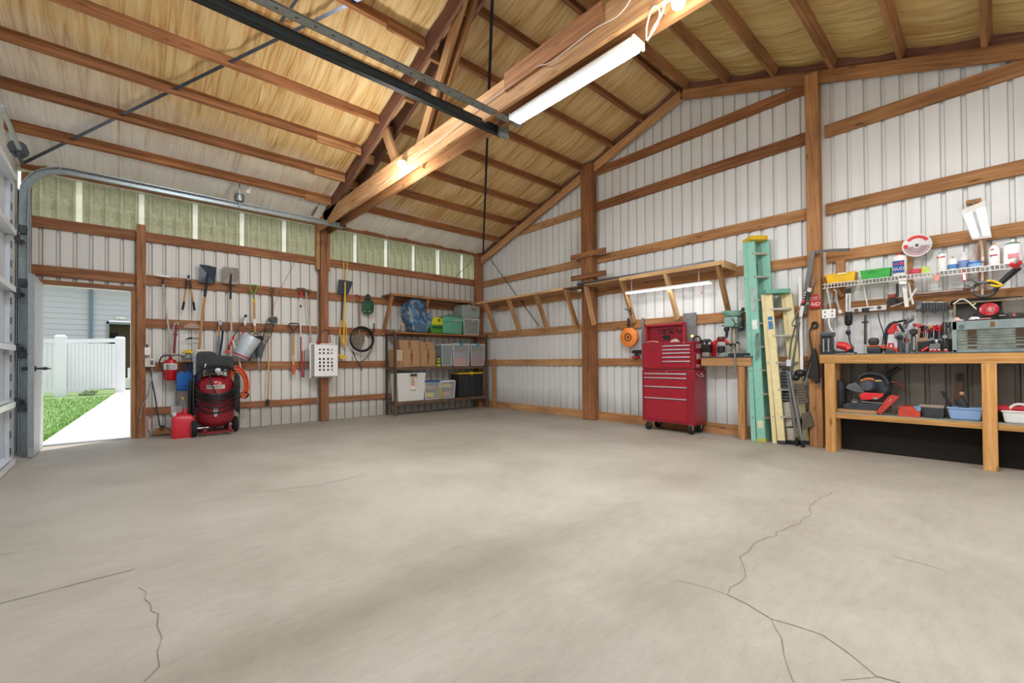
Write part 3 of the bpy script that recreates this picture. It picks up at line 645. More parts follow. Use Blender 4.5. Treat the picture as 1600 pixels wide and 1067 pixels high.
# ================================================================ lights
def lamp(name, typ, loc, e, col=(1, 1, 1), size=.05, sy=None, rot=None):
    l = bpy.data.lights.new(name, typ); l.energy = e; l.color = col
    o = bpy.data.objects.new(name, l); COL.objects.link(o); o.location = loc
    if typ == 'AREA':
        l.size = size
        if sy: l.shape = 'RECTANGLE'; l.size_y = sy
    elif typ == 'SUN': l.angle = size
    else: l.shadow_soft_size = size
    if rot: o.rotation_euler = rot
    return o
GLOW = lambda s, c='#ffffff': M(c, .5, emit=s, var=0)
# world
w = bpy.data.worlds.new('sky'); bpy.context.scene.world = w; w.use_nodes = True; nt = w.node_tree; bg = nt.nodes['Background']
bg.inputs['Color'].default_value = (.88, .93, 1.0, 1); bg.inputs['Strength'].default_value = SKY = 1.0
sun = lamp('sun', 'SUN', (0, 30, 30), 3.8, (1, .96, .9), radians(.6))
el, az = radians(66), radians(60)
sd = V((cos(el)*sin(az), cos(el)*cos(az), sin(el)))     # toward the sun
sun.rotation_euler = (-sd).to_track_quat('-Z', 'Y').to_euler()
def bulb(px, py, X, label, e):
    c = at(px, py, 0, X); t = thing('light_bulb', c, label, 'light bulb')
    mb = MB(); mb.ball(c, .042, 16, 12); mb.lathe([(.028, .02), (.02, .05), (.018, .075)], c, (0, 0, 1), 14); mb.build('bulb', GLOW(28, '#fff6e8'), t, smooth=True)
    mb = MB(); mb.lathe([(.018, .06), (.03, .065), (.055, .08), (.062, .11), (.05, .13), (0, .13)], c, (0, 0, 1), 18); mb.build('lamp_holder', M('#e8e0d2', .35), t, smooth=True)
    l = lamp('bulb_light', 'POINT', c-V((.12, 0, .22)), e, (1, .95, .87), .12)
bulb(629, 269, 2.53, 'glowing bare bulb in a porcelain holder on the truss bottom chord', 58)
bulb(1060, 4, 2.62, 'bright bare bulb on the chord near the end of the shop light', 20)
# shop light hung below the chord
t = thing('shop_light', (2.69, 2.3, 3.3), 'long white fluorescent shop light hung under the truss chord', 'ceiling light')
mb = MB(); mb.box((2.635, 1.66, 3.225), (2.765, 2.93, 3.27)); mb.build('housing', WHT, t, bevel=.006)
mb = MB(); mb.box((2.645, 1.68, 3.213), (2.755, 2.91, 3.2245)); mb.build('diffuser', GLOW(16, '#f6f9ff'), t, bevel=.004)
MB().box((2.632, 1.645, 3.215), (2.768, 1.662, 3.272)).build('end_cap', WHT2, t); MB().box((2.632, 2.928, 3.215), (2.768, 2.94, 3.272)).build('end_cap', WHT2, t)
for y in (1.8, 2.8): MB().tube([(2.70, y, 3.27), (2.70, y, 3.31)], .003, 6).build('hanging_chain', STEEL, t)
lamp('shop_light_glow', 'AREA', (2.70, 2.3, 3.20), 55, (.93, .96, 1), .1, 1.2)
mb = MB(); mb.tube(cpts([at(1010, 62, 0, 2.7), at(1011, 40, 0, 2.6), at(1020, 12, 0, 2.55), at(1030, 14, 0, 2.55), at(1028, 35, 0, 2.55), at(1014, 60, 0, 2.66)]), .005, 6)
mb.tube(cpts([at(1012, 63, 0, 2.72), at(1022, 42, 0, 2.6), at(1034, 22, 0, 2.55), at(1040, 0, 0, 2.55), at(1042, -20, 0, 2.55)]), .007, 6); tag(mb.build('power_cord', WHT), 'looped white power cord at the near end of the shop light', 'cord')
mb = MB(); mb.tube(cpts([at(800, 132, 0, 2.545), at(838, 105, 0, 2.545), at(862, 96, 0, 2.53), at(925, 48, 0, 2.53), at(965, 25, 0, 2.54), at(985, 0, 0, 2.545), at(992, -12, 0, 2.545)]), .004, 6)
mb.tube(cpts([at(642, 251, 0, 2.545), at(690, 216, 0, 2.545), at(722, 190, 0, 2.545), at(760, 160, 0, 2.545), at(800, 132, 0, 2.545)]), .004, 6); tag(mb.build('electric_cable', M('#cfcac2', .5)), 'thin grey white cable stapled along the truss chord', 'cable')
mb = MB(); mb.tube(cpts([at(620, 270, 0, 2.55), at(606, 282, 0, 2.55), at(575, 305, 0, 2.55), at(540, 332, 0, 2.55)]), .0035, 6); tag(mb.build('electric_cable', M('#b9b2a6', .5)), 'cable running from the bulb toward the eave post on the chord', 'cable')
# out-of-view strip lights, added as fill to even out the room's brightness
for k, (x, y) in enumerate(((.5, -1.2), (4.2, -1.2), (.9, 3.8), (3.3, .4))):
    zf = (3.2, 3.2, 4.5, 3.98)[k]; t = thing('shop_light', (x, y, zf), ('added unseen white fill strip light over the garage end of the back wall', 'added unseen white fill strip light over the bench end of the back wall', 'added unseen white fill strip light near the ridge over the door tracks', 'added unseen white fill strip light high over the workbench side')[k], 'ceiling light')
    mb = MB(); mb.box((x-.6, y-.07, zf), (x+.6, y+.07, zf+.06)); mb.build('housing', WHT, t)
    mb = MB(); mb.box((x-.58, y-.06, zf-.012), (x+.58, y+.06, zf-.0005)); mb.build('diffuser', GLOW(8), t)
    lamp('fill_strip_glow', 'AREA', (x, y, zf-.03), (36, 26, 95, 60)[k], ((.80, .90, 1), (.98, .98, 1), (.86, .93, 1), (1, .98, .95))[k], 1.2, .12)
sc = bpy.context.scene
sc.view_settings.view_transform = 'Standard'; sc.view_settings.look = 'None'; sc.view_settings.exposure = EXPO = 0.2
sc.cycles.max_bounces = 8; sc.cycles.diffuse_bounces = 5; sc.cycles.sample_clamp_indirect = 6; sc.cycles.use_denoising = True
# ================================================================ tools on the eave wall
def rod(t, nm, pts, r, mat, n=8, **k): return MB().tube(pts, r, n, **k).build(nm, mat, t, smooth=True)
def Ep(px, d): return [E(x, y, d) for x, y in px]
def plE(t, nm, px, d, th, mat, bevel=0): return MB().plate(Ep(px, d), (0, -th, 0)).build(nm, mat, t, bevel=bevel)
A = lambda x, y: (220+x*.1593, 390+y*.1593)
B = lambda x, y: (220+x*.1593, 530+y*.1593)
Cc = lambda x, y: (360+x*.225, 400+y*.225)
def TE(name, x, y, label, cat, group=None, d=.05): return thing(name, E(x, y, d), label, cat, group)

t = TE('floor_squeegee', 255, 432, 'floor squeegee with thin white blade hung top up, long whitish pole', 'squeegee')
plE(t, 'blade', [(243, 428.5), (266, 431), (266, 434), (243, 431)], .05, .012, WHT)
rod(t, 'socket', Ep([(254.3, 436), (254.8, 446)], .06), .014, BLKM)
rod(t, 'pole', Ep([(254.8, 444), (261, 497), (270, 556)], .07), .012, M('#b8b4ac', .4))
t = TE('lopper', 294, 432, 'pair of loppers hung open with wooden handles and black grips', 'loppers')
MB().plate(Ep([A(455, 255), A(475, 248), A(484, 262), A(474, 285), A(455, 290)], .05), (0, -.012, 0)).build('blade', BLKM, t)
for a, c, e in ((A(448, 300), A(440, 390), A(425, 510)), (A(482, 300), A(493, 385), A(515, 515))):
    h = rod(t, 'handle', Ep([a, c], .06), .012, BLKM); rod(t, 'wooden_shaft', Ep([c, e], .06), .012, W_HAND)
    f = A(408, 590) if e[0] < 300 else A(528, 595)
    rod(t, 'grip', Ep([e, f], .06), .015, BLK)
rod(t, 'pivot', [E(*A(466, 290), .05), E(*A(466, 290), .075)], .012, STEEL)
def shovel(label, bl, bm, pts, name='shovel'):
    t = thing(name, E(*bl[0], .05), label, 'shovel')
    n = len(bl); P = Ep(bl, .055); c = sum((p for p in P), V((0, 0, 0)))/n
    mb = MB(); c2 = c+V((0, -.035, 0))
    ids = mb.ring(P); ic = mb.ring([c+V((0, .012, 0))])[0]; ib = mb.ring([p+V((0, -.005, 0)) for p in P]); ic2 = mb.ring([c+V((0, .007, 0))])[0]
    for i in range(n):
        j = (i+1) % n; mb.face([ids[i], ids[j], ic]); mb.face([ib[j], ib[i], ic2]); mb.face([ids[i], ib[i], ib[j], ids[j]])
    mb.build('blade', bm, t, fixn=True)
    for (nm, px, mt, r) in pts: rod(t, nm, Ep(px, .075), r, mt)
    return t
NAVY = M('#1b2735', .3, .4, .1); WORN = M('#7d756f', .5, .5, .3)
shovel('square shovel with dark navy blade up and yellow wood handle behind the compressor', [(311.6, 413), (325, 414.5), (338.7, 418), (336.5, 431), (335.5, 444), (322, 442), (310.5, 441), (312.3, 426)], NAVY,
       [('socket', [A(662, 235), A(650, 290), A(640, 380), A(628, 462)], BLKM, [.010, .016, .018, .017]), ('handle', [A(628, 458), A(610, 600), A(590, 780), A(572, 965), (309, 552)], W_HAND, .016)], )
shovel('square shovel with worn brown-grey blade up and pale handle', [(348, 417), (361, 418), (374, 419.5), (373, 432), (370.5, 445), (359, 444), (348, 442), (347.8, 430)], WORN,
       [('socket', [A(888, 240), A(880, 330), A(880, 410), A(880, 488)], BLKM, [.009, .014, .016, .015]), ('handle', [A(880, 485), A(882, 600), A(888, 740), A(890, 860), A(880, 1010), (360, 560)], M('#c9b8a4', .6), .014)])
t = TE('farm_jack', 276, 503, 'red slotted farm jack with a curved chrome top leaning by the extinguisher', 'jack')
rod(t, 'chrome_hook', Ep([A(322, 800), A(326, 750), A(340, 715), A(362, 712), A(370, 740)], .07), .012, CHROME)
mb = MB(); mb.bar(E(*A(345, 760), .07), E(*A(325, 1020), .07), .03, .02, (0, 1, 0)); mb.build('bar', M('#8f1a22', .4), t)
mb = MB()
for k in range(8): p = lerp(E(*A(344, 775), .085), E(*A(326, 1000), .085), k/7); mb.box(p+V((-.007, -.004, -.008)), p+V((.007, 0, .008)))
mb.build('slots', BLK, t)
mb = MB(); mb.box(E(*A(318, 838), .09), E(*A(362, 828), .05)); mb.build('runner', M('#6d1319', .4), t)
t = TE('garden_ornament', 294, 552, 'small grey can with pointed yellow cap standing on the girt', 'ornament', d=.06)
c = E(*B(465, 192), .07); mb = MB(); mb.lathe([(.035, 0), (.042, .01), (.035, .06), (.02, .1)], c, n=16); mb.build('body', M('#8fa0a8', .4), t, smooth=True)
mb = MB(); mb.lathe([(.075, .085), (.07, .095), (.01, .14), (0, .142)], c, n=16); mb.build('cap', YELS, t, smooth=True)
t = TE('wall_ledge', 290, 563, 'thin varnished wooden ledge above the blue dustpan', 'shelf'); mb = MB(); mb.box(E(*B(372, 212), -.0)+V((0, .0, 0)), E(*B(535, 207), .16)+V((0, 0, -.015))); mb.build('board', W_HAND, t)
t = TE('trowel', 293, 527, 'small dark pointed trowel hung sideways above the yellow capped can', 'trowel')
plE(t, 'blade', [A(430, 882), A(465, 862), A(500, 855), A(512, 872), A(490, 880)], .05, .006, BLKM); rod(t, 'handle', Ep([A(508, 868), A(572, 872)], .055), .008, M('#6b5a50', .5))
t = TE('plastic_scoop', 300, 507, 'pale translucent half round plastic disc on the girt beside the shovel handle', 'disc')
mb = MB(); c = E(*A(505, 772), .06); mb.plate([c+V((.10*cos(a), 0, .075*sin(a))) for a in [pi*k/12 for k in range(13)]], (0, -.008, 0)); mb.build('disc', M('#b89a8a', .4, alpha=.65), t)
t = TE('hatchet', 342, 505, 'hatchet with grey head, tan neck and blue-grey grip', 'hatchet')
rod(t, 'handle', Ep([A(768, 700), A(765, 850)], .06), .013, W_HAND); rod(t, 'grip', Ep([A(765, 845), A(765, 1010), (341, 556)], .06), .016, M('#6f8394', .5))
plE(t, 'head', [A(755, 700), A(790, 690), A(795, 735), A(782, 745), A(760, 735)], .055, .03, M('#8a8d90', .4, .6))
t = TE('claw_cultivator', 350, 508, 'three pronged hand cultivator with a long black handle', 'garden fork')
rod(t, 'handle', Ep([A(805, 790), A(795, 900), A(775, 1020), (343, 556)], .065), .014, BLK)
for dx in (-14, 2, 20): rod(t, 'prong', Ep([A(805, 790), A(805+dx, 755), A(805+dx*1.1, 708)], .06), .005, MIDG)
t = TE('pole_pruner', 373, 512, 'red and black telescopic pruner leaning diagonally with a white hooked pole', 'pruner')
rod(t, 'grip', Ep([A(1035, 640), A(1020, 662)], .08), .018, BLK); rod(t, 'metal_neck', Ep([A(1020, 660), A(985, 720)], .08), .012, STEEL)
rod(t, 'shaft', Ep([A(985, 720), A(940, 800), A(905, 860)], .08), .010, M('#5f4a4e', .4)); rod(t, 'red_sleeve', Ep([A(905, 850), A(895, 900), A(880, 930), A(862, 960)], .08), .018, REDB)
rod(t, 'lower_shaft', Ep([A(870, 935), A(858, 980)], .08), .016, BLKM); plE(t, 'foot', [A(835, 980), A(870, 985), A(875, 1020), A(828, 1015)], .08, .03, REDB)
plE(t, 'white_tag', [A(1008, 665), A(1028, 690), A(1030, 745), A(1015, 740)], .07, .006, WHT)
t = TE('white_pole', 368, 535, 'thin white pole slanting down to the orange hose', 'pole'); rod(t, 'shaft', Ep([A(900, 890), A(930, 980), A(958, 1060), B(985, 300)], .12), .011, WHT2); rod(t, 'tip', Ep([B(985, 298), B(1010, 350), B(1040, 430)], .12), .016, M('#c4583c', .5))
t = TE('bolt_cutter_handle', 380, 515, 'red handled tool hung behind the silver bucket', 'hand tool')
rod(t, 'red_grip', Ep([A(1008, 795), A(985, 900)], .06), .02, REDB); rod(t, 'shaft', Ep([A(985, 895), A(968, 1030)], .06), .012, BLKM)
# silver bucket hung on its side, black scoop beneath
t = TE('bucket', 387, 540, 'silver-grey bucket hung tilted with a red patch at its foot', 'bucket', d=.1)
a = E(*Cc(150, 560), .16); c = E(*Cc(90, 665), .14); ax = (c-a).normalized(); mb = MB(); mb.lathe([(.14, 0), (.145, .01), (.105, .36), (0, .365)], a, ax, 20, cap=False); mb.lathe([(.133, .005), (.10, .34)], a, ax, 20, cap=False); mb.build('pail', M('#c3ccd4', .3, .2, .1), t, smooth=True)
mb = MB(); mb.lathe([(.112, .29), (.1075, .345)], a, ax, 20, cap=False); mb.build('red_band', M('#b8323c', .4), t, smooth=True)
rod(t, 'bail', cpts([a+ax.orthogonal()*.15, a-ax*.12, a-ax.orthogonal()*.15]), .005, STEEL)
t = TE('snow_scoop', 400, 550, 'dark grey scoop hung under the silver bucket with black D grip', 'scoop', d=.08)
mb = MB(); mb.plate(Ep([Cc(108, 690), Cc(175, 560), Cc(222, 566), Cc(232, 640), Cc(218, 708), Cc(130, 712)], .10), (0, -.02, 0)); mb.build('scoop_blade', M('#474a4e', .5), t, bevel=.006)
rod(t, 'grip', Ep([Cc(168, 582), Cc(172, 562), Cc(200, 556), Cc(224, 560), Cc(226, 572), Cc(205, 600), Cc(188, 625)], .16), .014, BLK)
rod(t, 'shaft', Ep([Cc(188, 622), Cc(190, 700)], .16), .016, M('#2b4254', .4)); rod(t, 'lower_shaft', Ep([Cc(190, 698), Cc(196, 745), Cc(200, 805)], .16), .012, STEEL)
t = TE('garden_spade', 395, 450, 'garden spade with bright green D handle and orange wood shaft', 'spade')
rod(t, 'grip', Ep([Cc(150, 258), Cc(130, 212), Cc(138, 202), Cc(182, 203), Cc(188, 212), Cc(168, 260)], .07), .011, M('#6f9a42', .4))
rod(t, 'neck', Ep([Cc(160, 255), Cc(163, 300)], .07), .012, M('#5f8a3a', .4)); rod(t, 'collar', Ep([Cc(164, 298), Cc(165, 325)], .07), .017, YELS); rod(t, 'shaft', Ep([Cc(165, 322), Cc(167, 440)], .07), .016, W_HAND)
rod(t, 'white_ferrule', Ep([Cc(167, 438), Cc(168, 485)], .07), .019, WHT); rod(t, 'lower_shaft', Ep([Cc(168, 482), Cc(172, 530)], .07), .017, W_HAND)
plE(t, 'blade_top', [Cc(165, 525), Cc(185, 525), Cc(200, 548), Cc(155, 548)], .07, .01, M('#8a7a5a', .5))
t = TE('trenching_spade', 425, 495, 'small dark spade hung blade down with a red-brown shaft', 'spade')
rod(t, 'hook', Ep([Cc(275, 228), Cc(300, 226), Cc(302, 240), Cc(290, 262), Cc(280, 245)], .06), .009, BLKM); rod(t, 'shaft', Ep([Cc(290, 255), Cc(292, 340), Cc(292, 420)], .07), .014, M('#70463a', .5))
plE(t, 'blade', [Cc(270, 425), Cc(318, 420), Cc(328, 438), Cc(324, 470), Cc(295, 462), Cc(262, 455)], .07, .01, DKG)
t = TE('landing_net', 419, 515, 'dark mesh landing net hanging over the girt', 'net')
rod(t, 'hoop', Ep([Cc(262, 432), Cc(245, 470), Cc(240, 520), Cc(215, 600), Cc(190, 690)], .09), .006, BLKM); rod(t, 'hoop', Ep([Cc(262, 432), Cc(300, 470), Cc(285, 540), Cc(240, 620), Cc(215, 700)], .09), .006, BLKM)
mb = MB()
for k in range(9):
    s = k/8; mb.tube(Ep([(lerp(V((*Cc(245, 470), 0)), V((*Cc(190, 690), 0)), s))[:2], (lerp(V((*Cc(298, 480), 0)), V((*Cc(215, 700), 0)), s))[:2]], .085), .0025, 4)
for k in range(5):
    s = k/4; mb.tube(Ep([(Cc(247+50*s, 465)), (Cc(192+24*s, 695))], .085), .0025, 4)
tag(mb.build('mesh', M('#4c4742', .8), t), kind='stuff')
t = TE('loop_hoe', 419, 520, 'long loop hoe with tan shaft and black ferrule low on the wall', 'hoe')
rod(t, 'loop', Ep([Cc(262, 535), Cc(235, 500), Cc(240, 478), Cc(270, 468), Cc(298, 480), Cc(296, 502), Cc(264, 538)], .07), .007, M('#6f6a66', .4, .6))
rod(t, 'shaft', Ep([Cc(262, 530), Cc(264, 700), Cc(267, 840), Cc(260, 1000)], .07), .012, W_TAN); rod(t, 'ferrule', Ep([Cc(260, 995), Cc(258, 1040)], .07), .024, BLKM)
t = TE('fishing_rod', 440, 440, 'very thin fishing rod leaning up the wall to the top girt', 'fishing rod')
rod(t, 'blank', Ep([Cc(460, 0), Cc(430, 75), Cc(370, 190), Cc(352, 235), Cc(300, 350)], .05), .003, M('#5a5550', .5)); rod(t, 'reel_seat', Ep([Cc(340, 232), Cc(362, 230)], .05), .008, STEEL)
t = TE('spade', 458, 510, 'spade with black D grip, wood shaft and orange-red tip above the girt', 'spade')
rod(t, 'grip', Ep([Cc(432, 515), Cc(402, 480), Cc(408, 470), Cc(440, 468), Cc(474, 470), Cc(472, 484), Cc(440, 515)], .08), .011, BLK)
rod(t, 'collar', Ep([Cc(437, 512), Cc(437, 540)], .08), .016, M('#2e4358', .4)); rod(t, 'shaft', Ep([Cc(437, 538), Cc(437, 690)], .08), .017, W_HAND); rod(t, 'painted_shaft', Ep([Cc(437, 688), Cc(437, 755)], .08), .014, M('#d9b25c', .5))
plE(t, 'tip', [Cc(422, 770), Cc(430, 755), Cc(445, 755), Cc(455, 772), Cc(450, 808), Cc(437, 828), Cc(426, 806)], .08, .02, M('#c4572e', .5), .004)
t = TE('sponge_mop', 469, 455, 'white and black pole tool with dark head, red collar and red foot', 'mop')
plE(t, 'head', [Cc(460, 222), Cc(515, 224), Cc(515, 238), Cc(462, 236)], .08, .03, M('#5c4a3c', .7)); rod(t, 'red_collar', Ep([Cc(490, 245), Cc(490, 288)], .08), .018, REDB)
rod(t, 'pole', Ep([Cc(488, 286), Cc(488, 560)], .08), .011, WHT2); rod(t, 'joint', Ep([Cc(488, 340), Cc(488, 358)], .08), .015, BLK); rod(t, 'lower_pole', Ep([Cc(488, 560), Cc(489, 660)], .08), .012, M('#8c3b3a', .4))
plE(t, 'foot', [Cc(484, 658), Cc(500, 658), Cc(505, 840), Cc(492, 842)], .08, .02, M('#9d2f30', .5))
t = TE('metal_stake', 475, 560, 'thin grey-red steel stake hung beside the pole with the red foot', 'stake'); rod(t, 'stake_rod', Ep([Cc(513, 655), Cc(514, 750), Cc(511, 842)], .06), .010, M('#7f6f70', .4, .5))
t = TE('garden_rake', 479, 452, 'bow rake hung head up with grey-white handle next to the truss post', 'rake')
plE(t, 'head', [Cc(500, 228), Cc(558, 236), Cc(558, 244), Cc(502, 238)], .07, .02, M('#7a5c40', .6))
for k in range(8): rod(t, 'tine', [E(*Cc(505+k*7, 236+k), .09), E(*Cc(505+k*7, 236+k), .12)-V((0, 0, .03))], .003, GALVD)
rod(t, 'handle', Ep([Cc(525, 245), Cc(535, 350), Cc(552, 480), Cc(562, 600)], .08), .012, M('#b9aca0', .5))
# laundry basket hung on the post
t = thing('laundry_basket', at(506, 560, 1, 7.75), 'white plastic laundry basket hung bottom outwards on the truss post', 'basket')
x0, x1, z0, z1 = 2.44, 2.845, .785, 1.335
mb = MB(); yb = 7.69; cols = [.115, .18, .255, .33]; 
hx = [x0+.10, x0+.165, x0+.235, x0+.30]; rows = [(z1-.09, .03), (z1-.15, .03), (z1-.25, .035), (z1-.31, .035), (z1-.37, .04), (z1-.435, .035)]
# front sheet as bars around rectangular holes
zc = sorted([(z-h/2, z+h/2) for z, h in rows]); xs = [(x-.016, x+.016) for x in hx]
prev = z0
for za, zb2 in zc+[(z1, z1)]:
    mb.box((x0, yb, prev), (x1, yb+.008, za))
    if za < z1:
        px_ = x0
        for xa, xb in xs+[(x1, x1)]: mb.box((px_, yb, za), (xa, yb+.008, zb2)); px_ = xb
    prev = zb2
mb.build('base_panel', WHT, t, fixn=True)
mb = MB()
for (a, c) in (((x0, yb, z0), (x0+.006, 7.84, z1)), ((x1-.006, yb, z0), (x1, 7.84, z1)), ((x0, yb, z0), (x1, 7.84, z0+.006)), ((x0, yb, z1-.006), (x1, 7.84, z1))): mb.box(a, c)
mb.build('sides', WHT2, t)
mb = MB(); mb.box((x0-.02, 7.835, z0-.02), (x1+.02, 7.85, z0+.0)); mb.box((x0-.02, 7.835, z1), (x1+.02, 7.85, z1+.02)); mb.box((x0-.02, 7.835, z0), (x0, 7.85, z1)); mb.box((x1, 7.835, z0), (x1+.02, 7.85, z1)); mb.build('rim', WHT, t)
t = thing('rope_loop', at(506, 520, 1, 7.8), 'brown leather cord looped over a nail above the white basket', 'rope')
rod(t, 'rope', [at(*Cc(x, y), 1, 7.83) for x, y in ((600, 600), (612, 560), (635, 522), (660, 508), (682, 520), (690, 560), (694, 600))], .008, M('#6d3f2a', .7)); rod(t, 'toggle', [at(*Cc(600, 595), 1, 7.8), at(*Cc(622, 606), 1, 7.8)], .018, M('#a02a2a', .5))
# right of post
t = TE('snow_shovel', 538, 448, 'dark grey flat bladed shovel hung blade up with black and yellow shaft', 'shovel')
plE(t, 'blade', [(529, 436.5), (551, 440), (549, 447), (544, 460), (535, 459.5), (526.5, 458.5)], .05, .008, M('#3c4650', .4, .3), .002)
rod(t, 'shaft', Ep([Cc(778, 262), Cc(776, 360), Cc(772, 452)], .07), .015, BLK); rod(t, 'lower_shaft', Ep([Cc(760, 540), Cc(757, 610), Cc(757, 680)], .07), .014, M('#4a3c36', .5))
plE(t, 'grip', [Cc(756, 678), Cc(775, 680), Cc(782, 696), Cc(808, 702), Cc(812, 714), Cc(756, 714)], .06, .03, YELS)
t = TE('grass_hook', 538, 500, 'bright yellow long handled grass hook with triangular frame hung on yellow cord', 'hand tool')
rod(t, 'bar', Ep([Cc(797, 180), Cc(795, 350), Cc(790, 470), Cc(788, 610)], .09), .012, YEL)
for a in (((770, 450), (790, 446)), ((757, 540), (770, 452)), ((757, 540), (785, 612)), ((805, 500), (806, 560)), ((806, 560), (795, 628)), ((785, 612), (795, 628)), ((790, 455), (806, 500))): rod(t, 'frame_bar', Ep([Cc(*a[0]), Cc(*a[1])], .09), .013, M('#dd9c22', .45))
t = TE('yellow_cord', 540, 422, 'doubled bright yellow cord hanging from the header above the dark shovel', 'cord')
for x in (787, 810): rod(t, 'strand', Ep([Cc(x, 42), Cc(x+1, 100), Cc(x-1, 162)], .08), .008, YEL)
t = TE('round_point_shovel', 560, 500, 'brown round point shovel hung blade down inside the coiled black hose', 'shovel')
rod(t, 'hook', Ep([Cc(862, 272), Cc(885, 272), Cc(905, 285), Cc(900, 300), Cc(888, 325), Cc(878, 300)], .06), .011, M('#7a3b26', .6)); rod(t, 'shaft', Ep([Cc(890, 320), Cc(893, 400), Cc(893, 470)], .07), .013, M('#8a5a48', .6)); rod(t, 'socket', Ep([Cc(892, 460), Cc(895, 545)], .07), .013, M('#8d8078', .5))
plE(t, 'blade', [Cc(858, 552), Cc(880, 542), Cc(912, 542), Cc(932, 552), Cc(930, 590), Cc(915, 625), Cc(892, 648), Cc(868, 620), Cc(856, 585)], .06, .01, M('#7c7062', .6, .3, .25))
t = TE('green_case', 574, 478, 'dark green rounded plastic case with black neck hung on the girt', 'case')
plE(t, 'body', [Cc(912, 320), Cc(930, 306), Cc(965, 303), Cc(985, 318), Cc(990, 350), Cc(985, 392), Cc(965, 405), Cc(925, 402), Cc(910, 380)], .05, .06, DGRN, .012)
plE(t, 'neck', [Cc(932, 304), Cc(935, 275), Cc(950, 265), Cc(965, 272), Cc(972, 303)], .05, .04, M('#2a302c', .5), .006)
plE(t, 'label_plate', [Cc(925, 330), Cc(970, 330), Cc(970, 368), Cc(925, 368)], .112, .003, M('#2f5d3a', .4))
for x in (930, 965): rod(t, 'screw', [E(*Cc(x, 385), .11), E(*Cc(x, 385), .12)], .009, WHT2)
t = TE('hose_coil', 565, 530, 'coil of black rubber hose hung on the eave wall beside the storage rack', 'hose')
mb = MB(); cc = E(*Cc(910, 580), .09); random.seed(5)
for k in range(5):
    r = .205+.013*(k % 3); cz = cc+V((random.uniform(-.01, .01), -.018*(k//2), random.uniform(-.008, .008)))
    mb.tube([cz+V((r*cos(2*pi*i/40), 0, r*1.0*sin(2*pi*i/40))) for i in range(40)], .011, 8, closed=True)
mb.tube(cpts(Ep([Cc(850, 665), Cc(872, 715), Cc(900, 760), Cc(914, 796)], .09)), .008, 6); mb.tube(cpts(Ep([Cc(990, 610), Cc(972, 665), Cc(945, 705), Cc(925, 722), Cc(900, 745)], .09)), .008, 6); mb.build('hose', BLK, t, smooth=True)
rod(t, 'stub', Ep([Cc(997, 466), Cc(998, 500), Cc(990, 540)], .08), .014, BLKM)

# ---- electrics, extinguisher, dustpan, gas can
t = TE('switch_box', 231, 548, 'white light switch box beside the side door post', 'switch', d=.0)
mb = MB(); mb.box(E(*B(36, 80), 0), E(*B(95, 155), .06)); mb.build('box', WHT, t, bevel=.004); mb = MB(); c = E(*B(66, 118), .06); mb.box(c+V((-.008, -.012, -.015)), c+V((.008, 0, .015))); mb.build('toggle', WHT2, t)
rod(t, 'conduit', Ep([B(62, 80), B(62, 50)], .03), .012, M('#55504a', .5))
t = TE('outlet_box', 234, 566, 'larger beige electrical box under the white switch', 'electrical box', d=.0)
mb = MB(); mb.box(E(*B(37, 188), 0), E(*B(140, 270), .09)); mb.build('box', M('#cfc8bb', .45), t, bevel=.006); mb = MB(); c = E(*B(108, 230), .09); mb.box(c+V((-.018, -.003, -.03)), c+V((.018, 0, .03))); mb.build('socket', M('#6a625a', .5), t)
t = TE('power_cord', 240, 620, 'black and grey power cords dropping from the outlet box to a plug on the floor', 'cord')
rod(t, 'cable', cpts(Ep([B(95, 270), B(100, 330), B(112, 420), B(140, 560), B(165, 720), B(185, 845)], .06)), .009, M('#3f4348', .5)); rod(t, 'cable', cpts(Ep([B(110, 270), B(112, 350), B(100, 420), B(60, 560), B(20, 650), B(5, 710), B(-12, 780)], .07)), .007, M('#8d8f90', .5))
rod(t, 'cable', cpts(Ep([B(230, 852), B(265, 868), B(300, 890)], .05)), .007, GALV); rod(t, 'cable', cpts(Ep([B(185, 862), B(150, 870), B(115, 900), B(98, 960)], .12)), .007, GALV)
mb = MB(); mb.box(E(*B(182, 845), .03), E(*B(235, 868), .09)); mb.build('plug', BLK, t, bevel=.004)
t = TE('wood_block', 252, 674, 'scrap wooden board leaning low on the wall behind the cords', 'board', d=0); MB().plate([E(*B(122, 880), .01), E(*B(300, 865), .01), E(*B(300, 925), .01), E(*B(122, 935), .01)], (0, -.03, 0)).build('board', W_WARM, t)
t = TE('painted_plank', 285, 640, 'short whitish painted plank fixed over the lowest girt behind the gas can', 'plank', d=0); mb = MB(); mb.box(E(*B(295, 658), 0), E(*B(525, 728), .02)); mb.build('plank', M('#c9c4c4', .6, var=.1), t)
t = TE('reflection', 234, 658, 'faded pink reflector painted as a strip on the wall near the floor', 'reflection', d=-.02); MB().plate(Ep([B(72, 775), B(98, 775), B(98, 895), B(72, 895)], -.02), (0, -.012, 0)).build('strip', M('#d8a5a0', .4), t)  # a faint pinkish reflection, put in as a coloured strip
t = TE('fire_extinguisher', 266, 578, 'red fire extinguisher with black hose hung by the side door', 'fire extinguisher', d=.09)
c = at(*B(290, 402), 1, 7.9); hh = at(*B(288, 195), 1, 7.9).z-c.z; R0 = .078
mb = MB(); mb.lathe([(0, 0), (R0*.8, 0), (R0, .02), (R0, hh-.05), (R0*.85, hh-.015), (.03, hh), (.018, hh+.02)], c, n=24); mb.build('cylinder', RED, t, smooth=True)
mb = MB(); mb.lathe([(R0+.0015, hh*.50), (R0+.0015, hh*.80)], c, n=24, cap=False); mb.build('label', M('#e2e0de', .5), t, smooth=True)
mb = MB()
